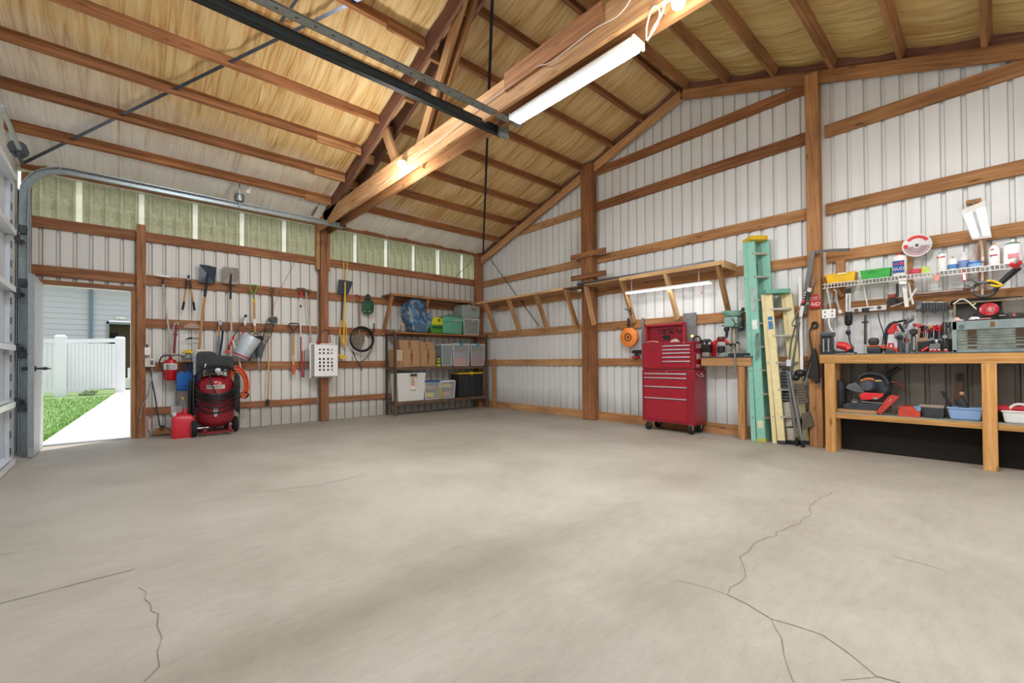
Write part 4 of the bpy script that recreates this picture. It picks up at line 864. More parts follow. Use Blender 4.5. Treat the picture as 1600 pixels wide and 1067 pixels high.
for k in range(6):
    for s in (-1, 1): mb.box(c+V((-.05, -R0-.004, hh*(.53+.04*k))), c+V((.05 if k % 2 else .03, -R0+.03, hh*(.54+.04*k))))
mb.build('label_lines', M('#5a3a3c', .6), t)
mb = MB(); mb.lathe([(.016, hh+.02), (.02, hh+.05), (.012, hh+.06)], c, n=12); mb.bar(c+V((0, 0, hh+.06)), c+V((-.09, -.02, hh+.075)), .02, .008); mb.bar(c+V((0, 0, hh+.05)), c+V((-.08, -.02, hh+.035)), .02, .006); mb.lathe([(.016, 0), (.016, .012)], c+V((.01, -.02, hh+.04)), (0, -1, 0), 12); mb.build('valve', M('#6d4c4c', .35, .6), t, smooth=True)
rod(t, 'hose', cpts([c+V((.02, 0, hh+.045)), c+V((.08, -.02, hh+.06)), c+V((.13, .0, hh+.045)), c+V((.15, .02, hh+.03))]), .008, BLK)
rod(t, 'hose', cpts([c+V((-.02, 0, hh+.05)), c+V((-.09, 0, hh+.04)), c+V((-.12, .02, hh-.05)), c+V((-.09, .0, hh-.16))]), .008, BLK)
BLUE = M('#1d74cc', .4)
t = TE('dustpan', 292, 592, 'bright blue plastic dustpan hung by its handle under the wooden ledge', 'dustpan', d=.07)
mb = MB(); q = Ep([B(350, 330), B(440, 322), B(490, 320), B(566, 322), B(560, 400), B(520, 490), B(500, 505), B(348, 508)], .08); mb.plate(q, (0, -.006, 0)); mb.build('pan', BLUE, t)
mb = MB(); mb.bar(E(*B(348, 500), .13), E(*B(520, 497), .13), .10, .012, (0, 0, 1)); mb.bar(E(*B(352, 335), .11), E(*B(348, 500), .13), .09, .008, (1, 0, 0)); mb.bar(E(*B(362, 470), .16), E(*B(505, 470), .16), .02, .045, (0, 0, 1)); mb.build('raised_rim', M('#0f559b', .4), t)
rod(t, 'handle', Ep([B(440, 330), B(442, 262), B(452, 238), B(475, 236), B(488, 262), B(490, 330)], .09), .011, M('#0f4d92', .4))
t = thing('gas_can', at(286, 684, 1, 7.62)*1.0, 'red plastic gas can with upright spout on the floor beside the compressor', 'gas can')
c = at(286, 684, 1, 7.6); c.z = 0; t.location = c
mb = MB(); 
def rrect(w, d, z, r=.04, n=4):
    out = []
    for sx, sy, a0 in ((1, 1, 0), (-1, 1, pi/2), (-1, -1, pi), (1, -1, 3*pi/2)):
        for k in range(n+1):
            a = a0+pi/2*k/n; out.append(c+V((sx*(w/2-r)+r*cos(a), sy*(d/2-r)+r*sin(a), z)))
    return out
mb.loft([rrect(.25, .16, 0), rrect(.26, .17, .02), rrect(.26, .17, .25), rrect(.245, .155, .285), rrect(.17, .11, .315), rrect(.08, .08, .33, .02)]); mb.build('body', M('#cc2637', .35, var=.06), t, smooth=True)
mb = MB(); s0 = c+V((.02, 0, .33)); mb.lathe([(.035, 0), (.038, .02), (.03, .035), (.025, .07), (.022, .08)], s0, n=14); mb.build('spout_collar', M('#a3202c', .35), t, smooth=True)
rod(t, 'spout', [s0+V((0, 0, .07)), s0+V((-.02, 0, .20))], [.022, .016], M('#6c7276', .4)); rod(t, 'yellow_tip', [s0+V((-.02, 0, .198)), s0+V((-.024, 0, .225))], .012, YELS)
rod(t, 'vent_cap', [c+V((-.09, 0, .29)), c+V((-.10, 0, .35))], .022, WHT2); rod(t, 'carry_handle', cpts([c+V((-.11, 0, .27)), c+V((-.04, 0, .35)), c+V((.0, 0, .34))]), .014, M('#b52231', .4))

# ---- compressor
cx, cy = 1.055, 7.66
t = thing('air_compressor', (cx, cy, 0), 'dark red upright air compressor wrapped in black hose with black motor shroud', 'air compressor')
TR_ = M('#93202e', .25, .1, .06); R = .235
mb = MB(); prof = [(0, .10), (.08, .105), (.17, .135), (.215, .18), (R, .24), (R, .72), (.215, .78), (.17, .825), (.08, .855), (0, .86)]; mb.lathe(prof, (cx, cy, 0), n=40); mb.build('tank', TR_, t, smooth=True)
mb = MB(); mb.lathe([(R+.003, .705), (R+.003, .70)], (cx, cy, 0), n=40, cap=False); mb.lathe([(R+.003, .262), (R+.003, .256)], (cx, cy, 0), n=40, cap=False); mb.build('weld_seams', M('#6d1620', .3), t)
dirc = V((-cx, -cy, 0)).normalized(); sd_ = V((-dirc.y, dirc.x, 0))
def onT(a, z, e=.003):   # a = angle off the camera facing side, to the right
    d = dirc*cos(a)+(-sd_)*(-sin(a)); return V((cx, cy, z))+d*(R+e)
sgn = 1 if sd_.x > 0 else -1
def oT(a, z, e=.003): d = dirc*cos(a)+sd_*sgn*sin(a); return V((cx, cy, z))+d*(R+e)
mb = MB()
for k in range(10):
    a0, a1 = -.45+.095*k, -.45+.095*(k+1); mb.quad(oT(a0, .665), oT(a1, .665), oT(a1, .72), oT(a0, .72))
mb.build('name_strip', M('#c8c0b8', .4, var=.05), t, fixn=False)
for ch, a in zip('DEVILBISS', [-.38+.085*k for k in range(9)]): text(ch, 'lettering', t, oT(a, .692, .0045), sd_*sgn*cos(a)-dirc*sin(a), EZ, .05, M('#3c3a3a', .5))
mb = MB(); mb.quad(oT(-.1, .34), oT(.12, .34), oT(.12, .39), oT(-.1, .39)); q = [oT(-.08, .335), oT(.10, .335), oT(.10, .29), oT(.01, .265), oT(-.08, .29)]; n0 = len(mb.v); mb.v += q; mb.face(list(range(n0, n0+5))); mb.build('badge', M('#b9b4b2', .4), t, fixn=False)
text('4', 'lettering', t, oT(.01, .365, .0045), sd_*sgn, EZ, .045, M('#5d2a2e', .5))
mb = MB(); mb.box((cx-.2, cy-.2, .03), (cx+.2, cy-.16, .06)); mb.box((cx-.2, cy+.12, .03), (cx+.2, cy+.16, .06)); mb.box((cx-.17, cy-.2, .05), (cx-.13, cy+.16, .12)); mb.box((cx+.13, cy-.2, .05), (cx+.17, cy+.16, .12)); mb.build('base_frame', M('#7c1c26', .4), t)
for sx, wy in ((-.27, -.13), (.255, .06)):
    c = V((cx+sx, cy+wy, .115)); mb = MB(); mb.lathe([(.04, -.028), (.105, -.028), (.115, -.018), (.115, .018), (.105, .028), (.04, .028)], c, (1, 0, 0), 26); w_ = mb.build('wheel', RUB, t, smooth=True)
    mb = MB(); mb.lathe([(0, -.032), (.055, -.03), (.055, .03), (0, .032)], c, (1, 0, 0), 18); mb.build('hub', MIDG, w_, smooth=True)
mb = MB(); mb.tube([(cx-.28, cy-.13, .115), (cx-.1, cy-.13, .115)], .012); mb.tube([(cx+.25, cy+.06, .115), (cx+.1, cy+.06, .115)], .012); mb.build('axle', STEEL, t)
# shroud: facing the camera
u = sd_*sgn; o_ = V((cx, cy, 0))+u*(-.01)+dirc*.05
def S(a, d, z): return o_+u*a+dirc*d+EZ*z
mb = MB(); out = [(-.215, .86), (.235, .93), (.235, 1.13), (.03, 1.145), (.015, 1.175), (-.03, 1.195), (-.16, 1.195), (-.205, 1.165)]
mb.plate([S(a, .13, z) for a, z in out], -dirc*.25); mb.build('motor_shroud', M('#2c2d2f', .5), t, bevel=.012)
mb = MB(); mb.plate([S(a, .142, z) for a, z in ((-.2, .97), (.225, .95), (.225, .985), (.1, 1.0), (-.05, 1.01), (-.2, 1.0))], -dirc*.01); mb.build('shroud_slot', BLK, t)
for a, z in ((-.115, 1.125), (.15, 1.09)): MB().lathe([(.0, 0), (.016, 0), (.016, .004)], S(a, .131, z), dirc, 14).build('screw_hole', BLK, t)
mb = MB(); mb.lathe([(.0, 0), (.12, 0), (.145, .02), (.15, .10), (.12, .13), (0, .13)], S(-.24, -.02, 1.03), -u+V((0, 0, 0)), 22, (1, 1.15)) if 0 else mb.plate([S(a, .06, z) for a, z in ((-.25, .86), (-.2, .84), (-.2, 1.19), (-.235, 1.2), (-.25, 1.13))], -dirc*.26); mb.build('fan_guard', M('#aab4c2', .35), t, bevel=.02)
mb = MB(); mb.plate([S(a, .05, z) for a, z in ((-.215, 1.19), (-.05, 1.205), (-.05, 1.225), (-.21, 1.225))], -dirc*.16); mb.build('white_cap', M('#d9d2c6', .5), t, bevel=.006)
mb = MB(); mb.box(S(-.06, .15, .87), S(.0, .10, .95)); mb.build('pressure_switch', BLKM, t, bevel=.004)
mb = MB(); mb.lathe([(.0, 0), (.035, 0), (.035, .03), (0, .032)], S(.04, .17, .925), dirc, 18); mb.tube([S(.04, .13, .86), S(.04, .15, .91)], .018); mb.lathe([(.0, 0), (.02, 0), (.024, .02), (.02, .05), (.01, .06)], S(.125, .17, .85), EZ, 12); mb.lathe([(.018, 0), (.022, .015), (0, .03)], S(.125, .17, .92), EZ, 12); mb.build('regulator', CHROME, t, smooth=True)
mb = MB(); mb.tube(cpts([S(-.1, .17, 1.02), S(-.115, .18, .97), S(-.12, .18, .90), S(-.12, .16, .85)]), .007, 8); mb.build('copper_tube', STEEL, t, smooth=True)
hc = thing('air_hose', (cx, cy-.25, .6), 'black rubber air hose looped many times around the red compressor', 'hose')
mb = MB(); random.seed(11)
def drape(w, zt, zb, tw, e): # loop around the front from shroud down
    P = []
    for i in range(28):
        a = pi*i/27; s = -cos(a); z = zt-(zt-zb)*sin(a)**.85; an = s*w; P.append(oT(an, z, e) if z < .74 or abs(an) > 1.3 else oT(an, z, e))
    return P
for w_, zt, zb, e in ((1.25, .85, .585, .03), (1.35, .83, .56, .022), (1.5, .85, .53, .03), (1.45, .80, .50, .02), (1.55, .82, .46, .035), (1.6, .78, .40, .028), (1.7, .74, .33, .022)): mb.tube(drape(w_, zt, zb, 0, e), .012, 8)
for k in range(4): mb.tube([oT(1.15+.10*sin(a+k)+k*.11, .62-.02*k+.27*cos(a), .03+.010*k) for a in [2*pi*i/30 for i in range(30)]], .012, 8, closed=True)
for k in range(3): mb.tube([oT(-1.2-k*.13+.12*sin(a+k), .58-.03*k+.27*cos(a), .035+.012*k+.02*sin(a)) for a in [2*pi*i/30 for i in range(30)]], .012, 8, closed=True)
mb.tube(cpts([S(-.06, .2, .9), S(-.04, .24, .75), oT(.02, .6, .04), oT(.03, .52, .04), oT(-.15, .44, .04)]), .009, 8)
mb.tube(cpts([oT(1.3, .9, .02), S(.15, .2, .975), S(0, .22, .985), S(-.16, .2, .93), oT(-1.2, .8, .03), oT(-1.4, .6, .05)]), .013, 8)
mb.build('hose', M('#1a1a1c', .35), hc, smooth=True)
oh = thing('extension_cord', (cx+.35, cy+.05, .7), 'coil of orange cord hung behind the right side of the compressor', 'cord')
mb = MB(); oc = at(371, 597, 1, 7.78)
for k in range(9):
    rx, rz = .12-.011*(k % 4), .24-.022*(k % 4); oo = oc+V((.008*(k % 3), -.016*(k//3)-.02, -.01*(k % 2)))
    mb.tube([oo+V((rx*cos(a)+.22*rz*sin(a)*-.5, .03*sin(a), rz*sin(a))) for a in [2*pi*i/32 for i in range(32)]], .010, 7, closed=True)
mb.build('cord', M('#e2572a', .45), oh, smooth=True)
t = thing('cord_plug_coil', at(382, 616, 1, 7.7), 'small coil of black cord at the foot of the orange coil', 'cord'); mb = MB(); c = at(381, 617, 1, 7.74)
for k in range(4): mb.tube([c+V(((.035+.008*k)*cos(a), -.012*k, (.03+.006*k)*sin(a))) for a in [2*pi*i/20 for i in range(20)]], .008, 6, closed=True)
mb.tube(cpts([c+V((.0, 0, .04)), c+V((.03, 0, .16)), c+V((.01, 0, .3))]), .005, 6); mb.build('cord', BLK, t, smooth=True)
# ================================================================ storage rack in the corner
RK = M('#4f463e', .45, .4, .12)
rk = thing('storage_rack', (4.97, 7.78, 0), 'dark metal storage rack with wooden shelves full of boxes and bins in the corner', 'shelving rack')
rx0, rx1, ry0, ry1 = 3.85, 6.09, 7.57, 7.96
for x in (rx0+.02, rx1-.02):
    for y in (ry0+.02, ry1-.02):
        MB().box((x-.02, y-.02, 0), (x+.02, y+.02, 1.60 if y < 7.7 else 1.585)).build('upright', W_DARK if y < 7.7 else RK, rk)
RT_, RM_, RBt = 1.595, .925, .262
for z, th, mt in ((RT_, .03, W_BROWN), (RM_, .055, W_DARK), (RBt, .055, W_DARK)):
    MB().box((rx0, ry0, z-th), (rx1, ry1, z)).build('shelf_board', mt, rk, bevel=.003)
def Yp(x, y, Y): return at(x, y, 1, Y)
D_ = lambda x, y: (580+x*.2062, 440+y*.2062)
def D(x, y, Y): return at(*D_(x, y), 1, Y)
def box_on(name, x0, x1, ytop, Yf, depth, zb, mat, label, cat, group=None, bevel=.005, flaps=False):
    depth = min(depth, .285)
    a = D(x0, ytop, Yf); c = D(x1, ytop, Yf); a.x = max(a.x, rx0+.05); z1 = (a.z+c.z)/2
    t = thing(name, ((a.x+c.x)/2, Yf+depth/2, zb), label, cat, group)
    b_ = MB().box((a.x, Yf, zb+.001), (c.x, Yf+depth, z1)).build('body', mat, t, bevel=bevel)
    return t, a.x, c.x, z1
def carton(x0, x1, yt, Yf, dep, zb, label, printed=True, tape=True):
    t, xa, xb, z1 = box_on('cardboard_box', x0, x1, yt, Yf, dep, zb, CARD, label, 'cardboard box', 'cardboard boxes on the rack')
    xm = (xa+xb)/2
    if tape:
        mb = MB(); mb.box((xm-.022, Yf-.0015, zb+(z1-zb)*.12), (xm+.022, Yf, z1)); mb.build('packing_tape', M('#8f6a42', .35), t)
    if printed:
        mb = MB()
        for k in range(3): mb.box((xm-.03+.012*k, Yf-.0025, z1-(z1-zb)*(.35+.14*k)), (xm+.03-.008*k, Yf-.001, z1-(z1-zb)*(.28+.14*k)))
        mb.build('printed_mark', M('#5a3d24', .7), t)
    return z1
z1 = carton(243, 368, 513, 7.62, .3, RM_, 'large cardboard box standing second from the left on the middle shelf')
carton(215, 364, 443, 7.66, .26, z1, 'cardboard box with printed logo, on top of the large left boxes')
z1 = carton(374, 487, 513, 7.62, .3, RM_, 'cardboard box on the middle shelf left of the small yellow-green item')
carton(368, 472, 457, 7.66, .26, z1, 'small cardboard box topmost on the third box of the middle shelf', tape=False)
carton(140, 240, 514, 7.63, .3, RM_, 'cardboard box with whitish label behind the left front upright', printed=False)
t = thing('shipping_label', D(215, 560, 7.62), 'whitish shipping label and sticker hanging on the leftmost cardboard box', 'label'); mb = MB(); mb.box(D(190, 515, 7.628), D(238, 600, 7.624)); mb.build('paper', M('#c0a890', .6), t)
# small yellow green item
t = thing('camp_lamp', D(510, 636, 7.64), 'small yellow and green camp lamp between cardboard box and clear bins', 'lamp'); c = D(510, 634, 7.64); c.z = RM_
mb = MB(); mb.lathe([(.05, .001), (.055, .01), (.055, .04), (.04, .06), (.05, .10), (.05, .15), (.03, .17), (0, .172)], c, n=18); mb.build('body', M('#b3b22a', .4), t, smooth=True); mb = MB(); mb.lathe([(.056, .05), (.056, .08)], c, n=18, cap=False); mb.lathe([(.052, .12), (.052, .14)], c, n=18, cap=False); mb.build('bands', DGRN, t, smooth=True); rod(t, 'handle', arc(c+V((0, 0, .16)), .045, 0, pi, 10, EX, EZ), .006, BLK)
# clear bins with blue latches
def clear_bin(x0, x1, yt, yb, Yf, dep, zb, label, contents, latch=None, lid=None, taper=.90, mat=None, grp=None, name='storage_bin', body=CLEAR, Z1=None):
    Yf = max(Yf, 7.62); dep = min(dep, .29)
    a = D(x0, yt, Yf); c = D(x1, yt, Yf); a.x = max(a.x, rx0+.05); c.x = min(c.x, rx1-.05); z1 = Z1 or (a.z+c.z)/2; xm = (a.x+c.x)/2; w = c.x-a.x; h = z1-zb
    t = thing(name, (xm, Yf+dep/2, zb), label, 'storage bin', grp); yc = Yf+dep/2
    mb = MB(); q = w*taper; dd = dep*taper
    f = lambda ww, dw, z: [V((xm-ww/2, yc-dw/2, z)), V((xm+ww/2, yc-dw/2, z)), V((xm+ww/2, yc+dw/2, z)), V((xm-ww/2, yc+dw/2, z))]
    mb.loft([f(q, dd, zb+.002), f(w, dep, z1-.03)]); mb.build('tub', body, t, bevel=.008)
    mb = MB(); mb.loft([f(w+.012, dep+.012, z1-.03), f(w+.012, dep+.012, z1-.012), f(w-.02, dep-.02, z1)]); mb.build('lid', lid or CLEARE, t, bevel=.004)
    if body in (CLEAR, CLEARG):
        mb = MB()
        for s in (-1, 1): mb.bar((xm+s*q/2, yc-dd/2-.002, zb+.01), (xm+s*w/2, yc-dep/2-.002, z1-.03), .014, .006, (0, 1, 0))
        mb.bar((xm-q/2, yc-dd/2-.002, zb+.012), (xm+q/2, yc-dd/2-.002, zb+.012), .006, .014); mb.build('ribs', M('#cfd6d8', .4), t)
    for (rx, rz, rw, rh, mt, nm) in contents:
        MB().box((xm+(rx-rw/2)*w, yc-dd/2+.03, zb+.012+rz*h), (xm+(rx+rw/2)*w, yc+dd/2-.05, zb+.012+(rz+rh)*h)).build(nm, mt, t, bevel=.006)
    if latch:
        for lx in latch[1]: MB().box((xm+lx*w-.035, Yf-.018, z1-.05), (xm+lx*w+.035, Yf+.06, z1+.02)).build('latch', latch[0], t, bevel=.008)
    return t
TQ = M('#2f8fae', .4)
clear_bin(622, 744, 468, 640, 7.60, .33, RM_, 'clear lidded bin with blue latch holding red packages, middle shelf', [(0, .0, .8, .34, M('#c9746c', .6, var=.4), 'red_packages'), (.0, .36, .75, .2, M('#8d98a6', .6, var=.3), 'grey_packages'), (.0, .60, .7, .06, REDM, 'red_strip')], (TQ, (0,)), grp=None)
clear_bin(757, 878, 472, 637, 7.60, .33, RM_, 'clear lidded bin with blue latch at the right end of the middle shelf', [(0, .0, .6, .40, M('#b2605c', .6, var=.4), 'red_packages'), (.0, .42, .8, .14, M('#7d8896', .6, var=.3), 'grey_packages'), (.0, .58, .7, .06, REDM, 'red_strip')], (TQ, (0,)))
clear_bin(535, 612, 472, 632, 7.70, .22, RM_, 'clear grey bin standing behind and left of the two latched bins', [(0, 0, .8, .6, M('#5f666c', .6, var=.3), 'dark_contents')], body=CLEARG)
# bottom shelf
t = clear_bin(196, 412, 692, 905, 7.59, .35, RBt, 'large white plastic storage bin with brown handle slot and label, bottom shelf', [], body=M('#d9d8d4', .4, var=.03), lid=M('#e4e3e0', .4))
mb = MB(); mb.box(D(298, 698, 7.588), D(348, 716, 7.575)); mb.build('handle_slot', M('#4d3a34', .5), t)
mb = MB(); mb.box(D(298, 722, 7.592), D(336, 815, 7.585)); mb.build('label', M('#e8e0d6', .5), t)
mb = MB()
for k in range(4): mb.box(D(305, 730+k*16, 7.5845), D(328, 739+k*16, 7.582))
mb.build('label_pictures', M('#b0703c', .5), t)
YC = M('#d9bf3a', .5, var=.2); OC = M('#c98a52', .5, var=.2)
clear_bin(406, 522, 750, 893, 7.60, .33, RBt, 'clear bin with blue lid holding yellow cloths on the bottom shelf', [(-.1, .08, .55, .26, YC, 'yellow_cloths'), (.0, .5, .6, .2, OC, 'tan_cloths')], lid=M('#2c5f9c', .4))
clear_bin(530, 636, 748, 888, 7.60, .33, RBt, 'clear bin with yellow and orange items beside the black tote', [(0, .08, .55, .28, OC, 'orange_cloths'), (.0, .58, .6, .2, YC, 'yellow_cloths')])
t = thing('spray_bottle', D(525, 800, 7.62), 'yellow and black bottle between the two clear bins on the bottom shelf', 'bottle'); c = D(525, 800, 7.60); c.z = RBt
mb = MB(); mb.lathe([(.018, .001), (.022, .01), (.022, .2), (.008, .24), (.008, .27), (0, .272)], c+V((0, .0, 0)), n=12); mb.build('body', M('#a8a22c', .4), t, smooth=True)
t = clear_bin(664, 850, 688, 876, 7.59, .35, RBt, 'black storage tote with bright yellow lid on the bottom shelf', [], body=M('#2a2b2d', .5, var=.05), lid=M('#d9b718', .4), latch=(M('#d8a91c', .4), (.0,)))
mb = MB()
for fx in (690, 745, 800, 830): mb.box(D(fx, 705, 7.60), D(fx+3, 870, 7.588))
mb.build('tub_ribs', M('#1e1f20', .5), t)
# top shelf of the rack
t = thing('child_car_seat', D(420, 380, 7.72), 'blue patterned child car seat on the top shelf of the rack', 'car seat'); c = D(335, 380, 7.75); c.z = RT_
m, nt, b = newmat('patterned_blue_fabric'); tc = N(nt, 'ShaderNodeTexCoord'); vo = N(nt, 'ShaderNodeTexNoise', Scale=11.0, Detail=5.0); nt.links.new(tc.outputs['Object'], vo.inputs['Vector'])
r = ramp(nt, [(.35, srgb('#35567a')), (.5, srgb('#5b7f9f')), (.58, srgb('#7a96aa')), (.66, srgb('#b79c8c'))]); nt.links.new(vo.outputs['Fac'], r.inputs['Fac']); nt.links.new(r.outputs['Color'], b.inputs['Base Color']); b.inputs['Roughness'].default_value = .9; BF = m
mb = MB(); side = [(-.27, .42), (-.25, .55), (-.15, .64), (.0, .65), (.10, .59), (.15, .47), (.15, .38), (.22, .41), (.31, .38), (.34, .28), (.29, .16), (.2, .02), (-.12, .02), (-.16, .16), (-.24, .30)]
mb.plate([c+V((x*.95, -.16, z)) for x, z in side], (0, .30, 0)); mb.build('padded_shell', BF, t, bevel=.04, seg=3, smooth=True)
mb = MB(); mb.plate([c+V((x, -.18, z)) for x, z in ((-.10, .01), (.16, .01), (.15, .17), (-.13, .19))], (0, .32, 0)); mb.build('seat_base', M('#47637f', .8, var=.2), t, bevel=.02)
rod(t, 'side_strap', cpts([c+V((-.13, -.185, .58)), c+V((.0, -.19, .40)), c+V((.12, -.185, .20))]), .02, M('#39587a', .7)); rod(t, 'shell_edge', cpts([c+V((-.24, -.17, .40)), c+V((-.27, -.17, .50)), c+V((-.22, -.17, .61)), c+V((-.1, -.17, .665)), c+V((.04, -.17, .645)), c+V((.15, -.17, .5))]), .014, M('#2c4560', .6))
t = thing('jar', D(240, 378, 7.66), 'small frosted jar with metal lid at the left of the top shelf', 'jar'); c = D(240, 378, 7.66); c.z = RT_; mb = MB(); mb.lathe([(.05, .001), (.055, .01), (.055, .12), (.045, .14)], c, n=18); mb.build('glass', M('#9c958c', .3, alpha=.7), t, smooth=True); mb = MB(); mb.lathe([(.047, .14), (.047, .165), (0, .167)], c, n=18); mb.build('lid', M('#cf9a70', .3, .7), t, smooth=True)
t = thing('folded_cloth', D(150, 378, 7.66), 'low pale folded cloth lying at the left end of the top shelf', 'cloth'); a = D(100, 372, 7.62); c = D(215, 372, 7.62); mb = MB(); mb.box((max(a.x, rx0+.02), 7.62, RT_+.001), (c.x, 7.85, RT_+.05)); mb.build('cloth', M('#8e7f70', .9, var=.2), t, bevel=.015)
t = thing('toy_figure', D(412, 380, 7.62), 'small brown and amber object between car seat and green bag', 'toy'); c = D(415, 380, 7.62); c.z = RT_; mb = MB(); mb.ball(c+V((-.02, 0, .045)), (.045, .04, .045)); mb.ball(c+V((.02, 0, .06)), (.03, .03, .058)); mb.build('body', M('#8a5f2c', .5, var=.5, sc=30), t, smooth=True)
t = thing('gear_bag', D(478, 385, 7.62), 'lime green and yellow soft bag with black round emblem', 'bag'); c = D(478, 385, 7.70); c.z = RT_
mb = MB(); mb.loft([[c+V((sx*(w/2), sy*.11, z)) for sx, sy in ((-1, -1), (1, -1), (1, 1), (-1, 1))] for w, z in ((.26, .002), (.28, .12), (.28, .22), (.24, .29), (.14, .325))]); mb.build('lower_body', M('#3f8c2c', .8, var=.25, sc=20), t, bevel=.035, seg=3, smooth=True)
mb = MB(); mb.loft([[c+V((sx*(w/2)+.01, sy*.118, z)) for sx, sy in ((-1, -1), (1, -1), (1, 1), (-1, 1))] for w, z in ((.27, .17), (.27, .24), (.22, .305), (.12, .33))]); mb.build('yellow_top', M('#c9cc20', .7, var=.15, sc=20), t, bevel=.03, seg=3, smooth=True)
mb = MB(); mb.lathe([(0, 0), (.028, 0), (.028, .006), (0, .006)], c+V((.045, -.117, .265)), (0, -1, 0), 16); mb.build('emblem', BLK, t, smooth=True)
mb = MB(); mb.lathe([(0, 0), (.013, 0), (.013, .003), (0, .003)], c+V((.045, -.124, .265)), (0, -1, 0), 14); mb.build('emblem_ring', M('#8d8f2a', .5), t, smooth=True); mb = MB(); mb.box(c+V((-.12, -.115, .10)), c+V((.12, -.112, .14))); mb.build('dark_band', DGRN, t, bevel=.002)
t = thing('cooler_bag', D(615, 395, 7.62), 'sea green padded cooler bag with zipped lid on the top shelf', 'bag'); a = D(545, 395, 7.60); c2 = D(694, 395, 7.60); xm = (a.x+c2.x)/2; w = c2.x-a.x
SG = M('#5fa98e', .75, var=.12, sc=9); mb = MB(); ff = lambda ww, dw, z: [V((xm+sx*ww/2, 7.76+sy*dw/2, z)) for sx, sy in ((-1, -1), (1, -1), (1, 1), (-1, 1))]
mb.loft([ff(w*.93, .28, RT_+.002), ff(w, .30, RT_+.10), ff(w*1.0, .31, RT_+.26)]); mb.build('body', SG, t, bevel=.03, seg=3, smooth=True)
mb = MB(); mb.loft([ff(w*1.06, .33, RT_+.255), ff(w*1.05, .33, RT_+.30), ff(w*.9, .28, RT_+.36), ff(w*.6, .2, RT_+.385)]); mb.build('lid', M('#68b298', .75, var=.12, sc=9), t, bevel=.025, seg=3, smooth=True)
rod(t, 'handle', cpts([(xm-.09, 7.74, RT_+.37), (xm-.03, 7.72, RT_+.405), (xm+.05, 7.72, RT_+.405), (xm+.10, 7.74, RT_+.37)]), .012, M('#4c937c', .7)); 
for z in (.28, .09): MB().box((xm+.02, 7.585, RT_+z-.015), (xm+.10, 7.60, RT_+z+.015)).build('badge', M('#b79a80', .5), t, bevel=.004)
t = clear_bin(700, 818, 268, 402, 7.60, .34, RT_, 'smoky clear bin under the paler bin at the right of the top shelf', [(0, .02, .85, .8, M('#5a5c5c', .6, var=.2), 'dark_contents')], body=CLEARG, Z1=RT_+.36)
mb = MB(); mb.plate([D(768, 287, 7.595), D(782, 305, 7.595), D(757, 305, 7.595)], (0, -.003, 0)); mb.box(D(750, 338, 7.60), D(788, 344, 7.595)); mb.build('emblem', M('#c8a878', .5), t)
t = thing('storage_bin', (5.75, 7.76, RT_+.362), 'pale aqua clear bin stacked on the smoky bin, reaching the upper shelf', 'storage bin')
a = D(690, 268, 7.60); c2 = D(822, 268, 7.60); xm = (a.x+c2.x)/2; w = c2.x-a.x; mb = MB(); mb.loft([ff(w*.9, .30, RT_+.362), ff(w, .33, RT_+.42), ff(w, .33, RT_+.60), ff(w*.92, .3, RT_+.64)]); mb.build('tub', M('#a9bdb8', .3, alpha=.72), t, bevel=.015)
mb = MB(); mb.box((xm+.0, 7.58, RT_+.55), (xm+.14, 7.595, RT_+.58)); mb.box((xm+.04, 7.585, RT_+.52), (xm+.10, 7.595, RT_+.55)); mb.build('latch', M('#a08058', .5), t)

# ---- high shelves with slanted braces
us = thing('wall_shelf', (4.8, 7.8, 2.3), 'high wooden wall shelf on slanted braces above the storage rack', 'shelf')
MB().box((3.80, 7.60, 2.29), (5.80, 8.0, 2.315)).build('plank', W_EAVE, us)
mb = MB(); mb.box((3.80, 7.585, 2.275), (5.80, 7.60, 2.32)); mb.build('front_edge', W_WARM, us)
for (tx, ty), (bx_, by_) in (((D_(160, 118)), D_(68, 388)), ((D_(432, 146)), D_(392, 240)), ((597, 0), (0, 0))):
    if bx_ == 0: continue
    a = at(tx, ty, 1, 7.62); c = at(bx_, by_, 1, 7.98); c.x = a.x+(.0 if bx_ < 660 else -.0)
    a = V((a.x, 7.63, 2.28)); c = V((a.x, 7.98, 1.66 if bx_ < 640 else 1.62)); MB().bar(a, c, .04, .085, (0, 1, 1)).build('brace', W_WARM, us)
MB().bar((5.72, 7.63, 2.28), (5.72, 7.98, 1.66), .04, .085, (0, 1, 1)).build('brace', W_WARM, us)
gs = thing('wall_shelf', (5.95, 5, 2.28), 'long high wooden shelf on slanted braces along the gable wall', 'shelf')
ZS = 2.272
MB().box((5.78, 5.06, ZS), (6.16, 7.56, ZS+.022)).build('plank', W_RAW, gs); MB().box((5.79, 4.50, ZS+.001), (6.019, 5.05, ZS+.02)).build('plank', W_DARK, gs); MB().box((5.76, 2.36, ZS), (6.16, 4.60, ZS+.022)).build('plank', W_RAW, gs)
MB().box((5.76, 5.06, ZS-.012), (5.78, 7.56, ZS+.026)).build('front_edge', W_TAN, gs); MB().box((5.745, 2.36, ZS-.03), (5.76, 3.9, ZS+.026)).build('front_edge', W_TAN, gs); MB().box((5.76, 2.335, ZS-.06), (6.15, 2.36, ZS+.026)).build('end_board', W_TAN, gs)
for y, mt in ((7.28, W_WARM), (6.53, W_RAW), (5.75, W_RAW), (5.02, W_WARM), (4.58, W_RAW), (3.88, W_RAW), (3.15, W_TAN), (2.42, W_WARM)):
    yb = y+(.03 if y > 4.8 else 0); xb = 6.12 if abs(y-4.58) > .1 else 6.0; MB().bar((5.79, y, ZS-.01), (xb, yb, 1.63), .04, .085, (1, 0, 1)).build('brace', mt, gs)
MB().box((6.12, 6.9, 2.12), (6.155, 7.35, 2.26)).build('ledger', W_RAW, gs)
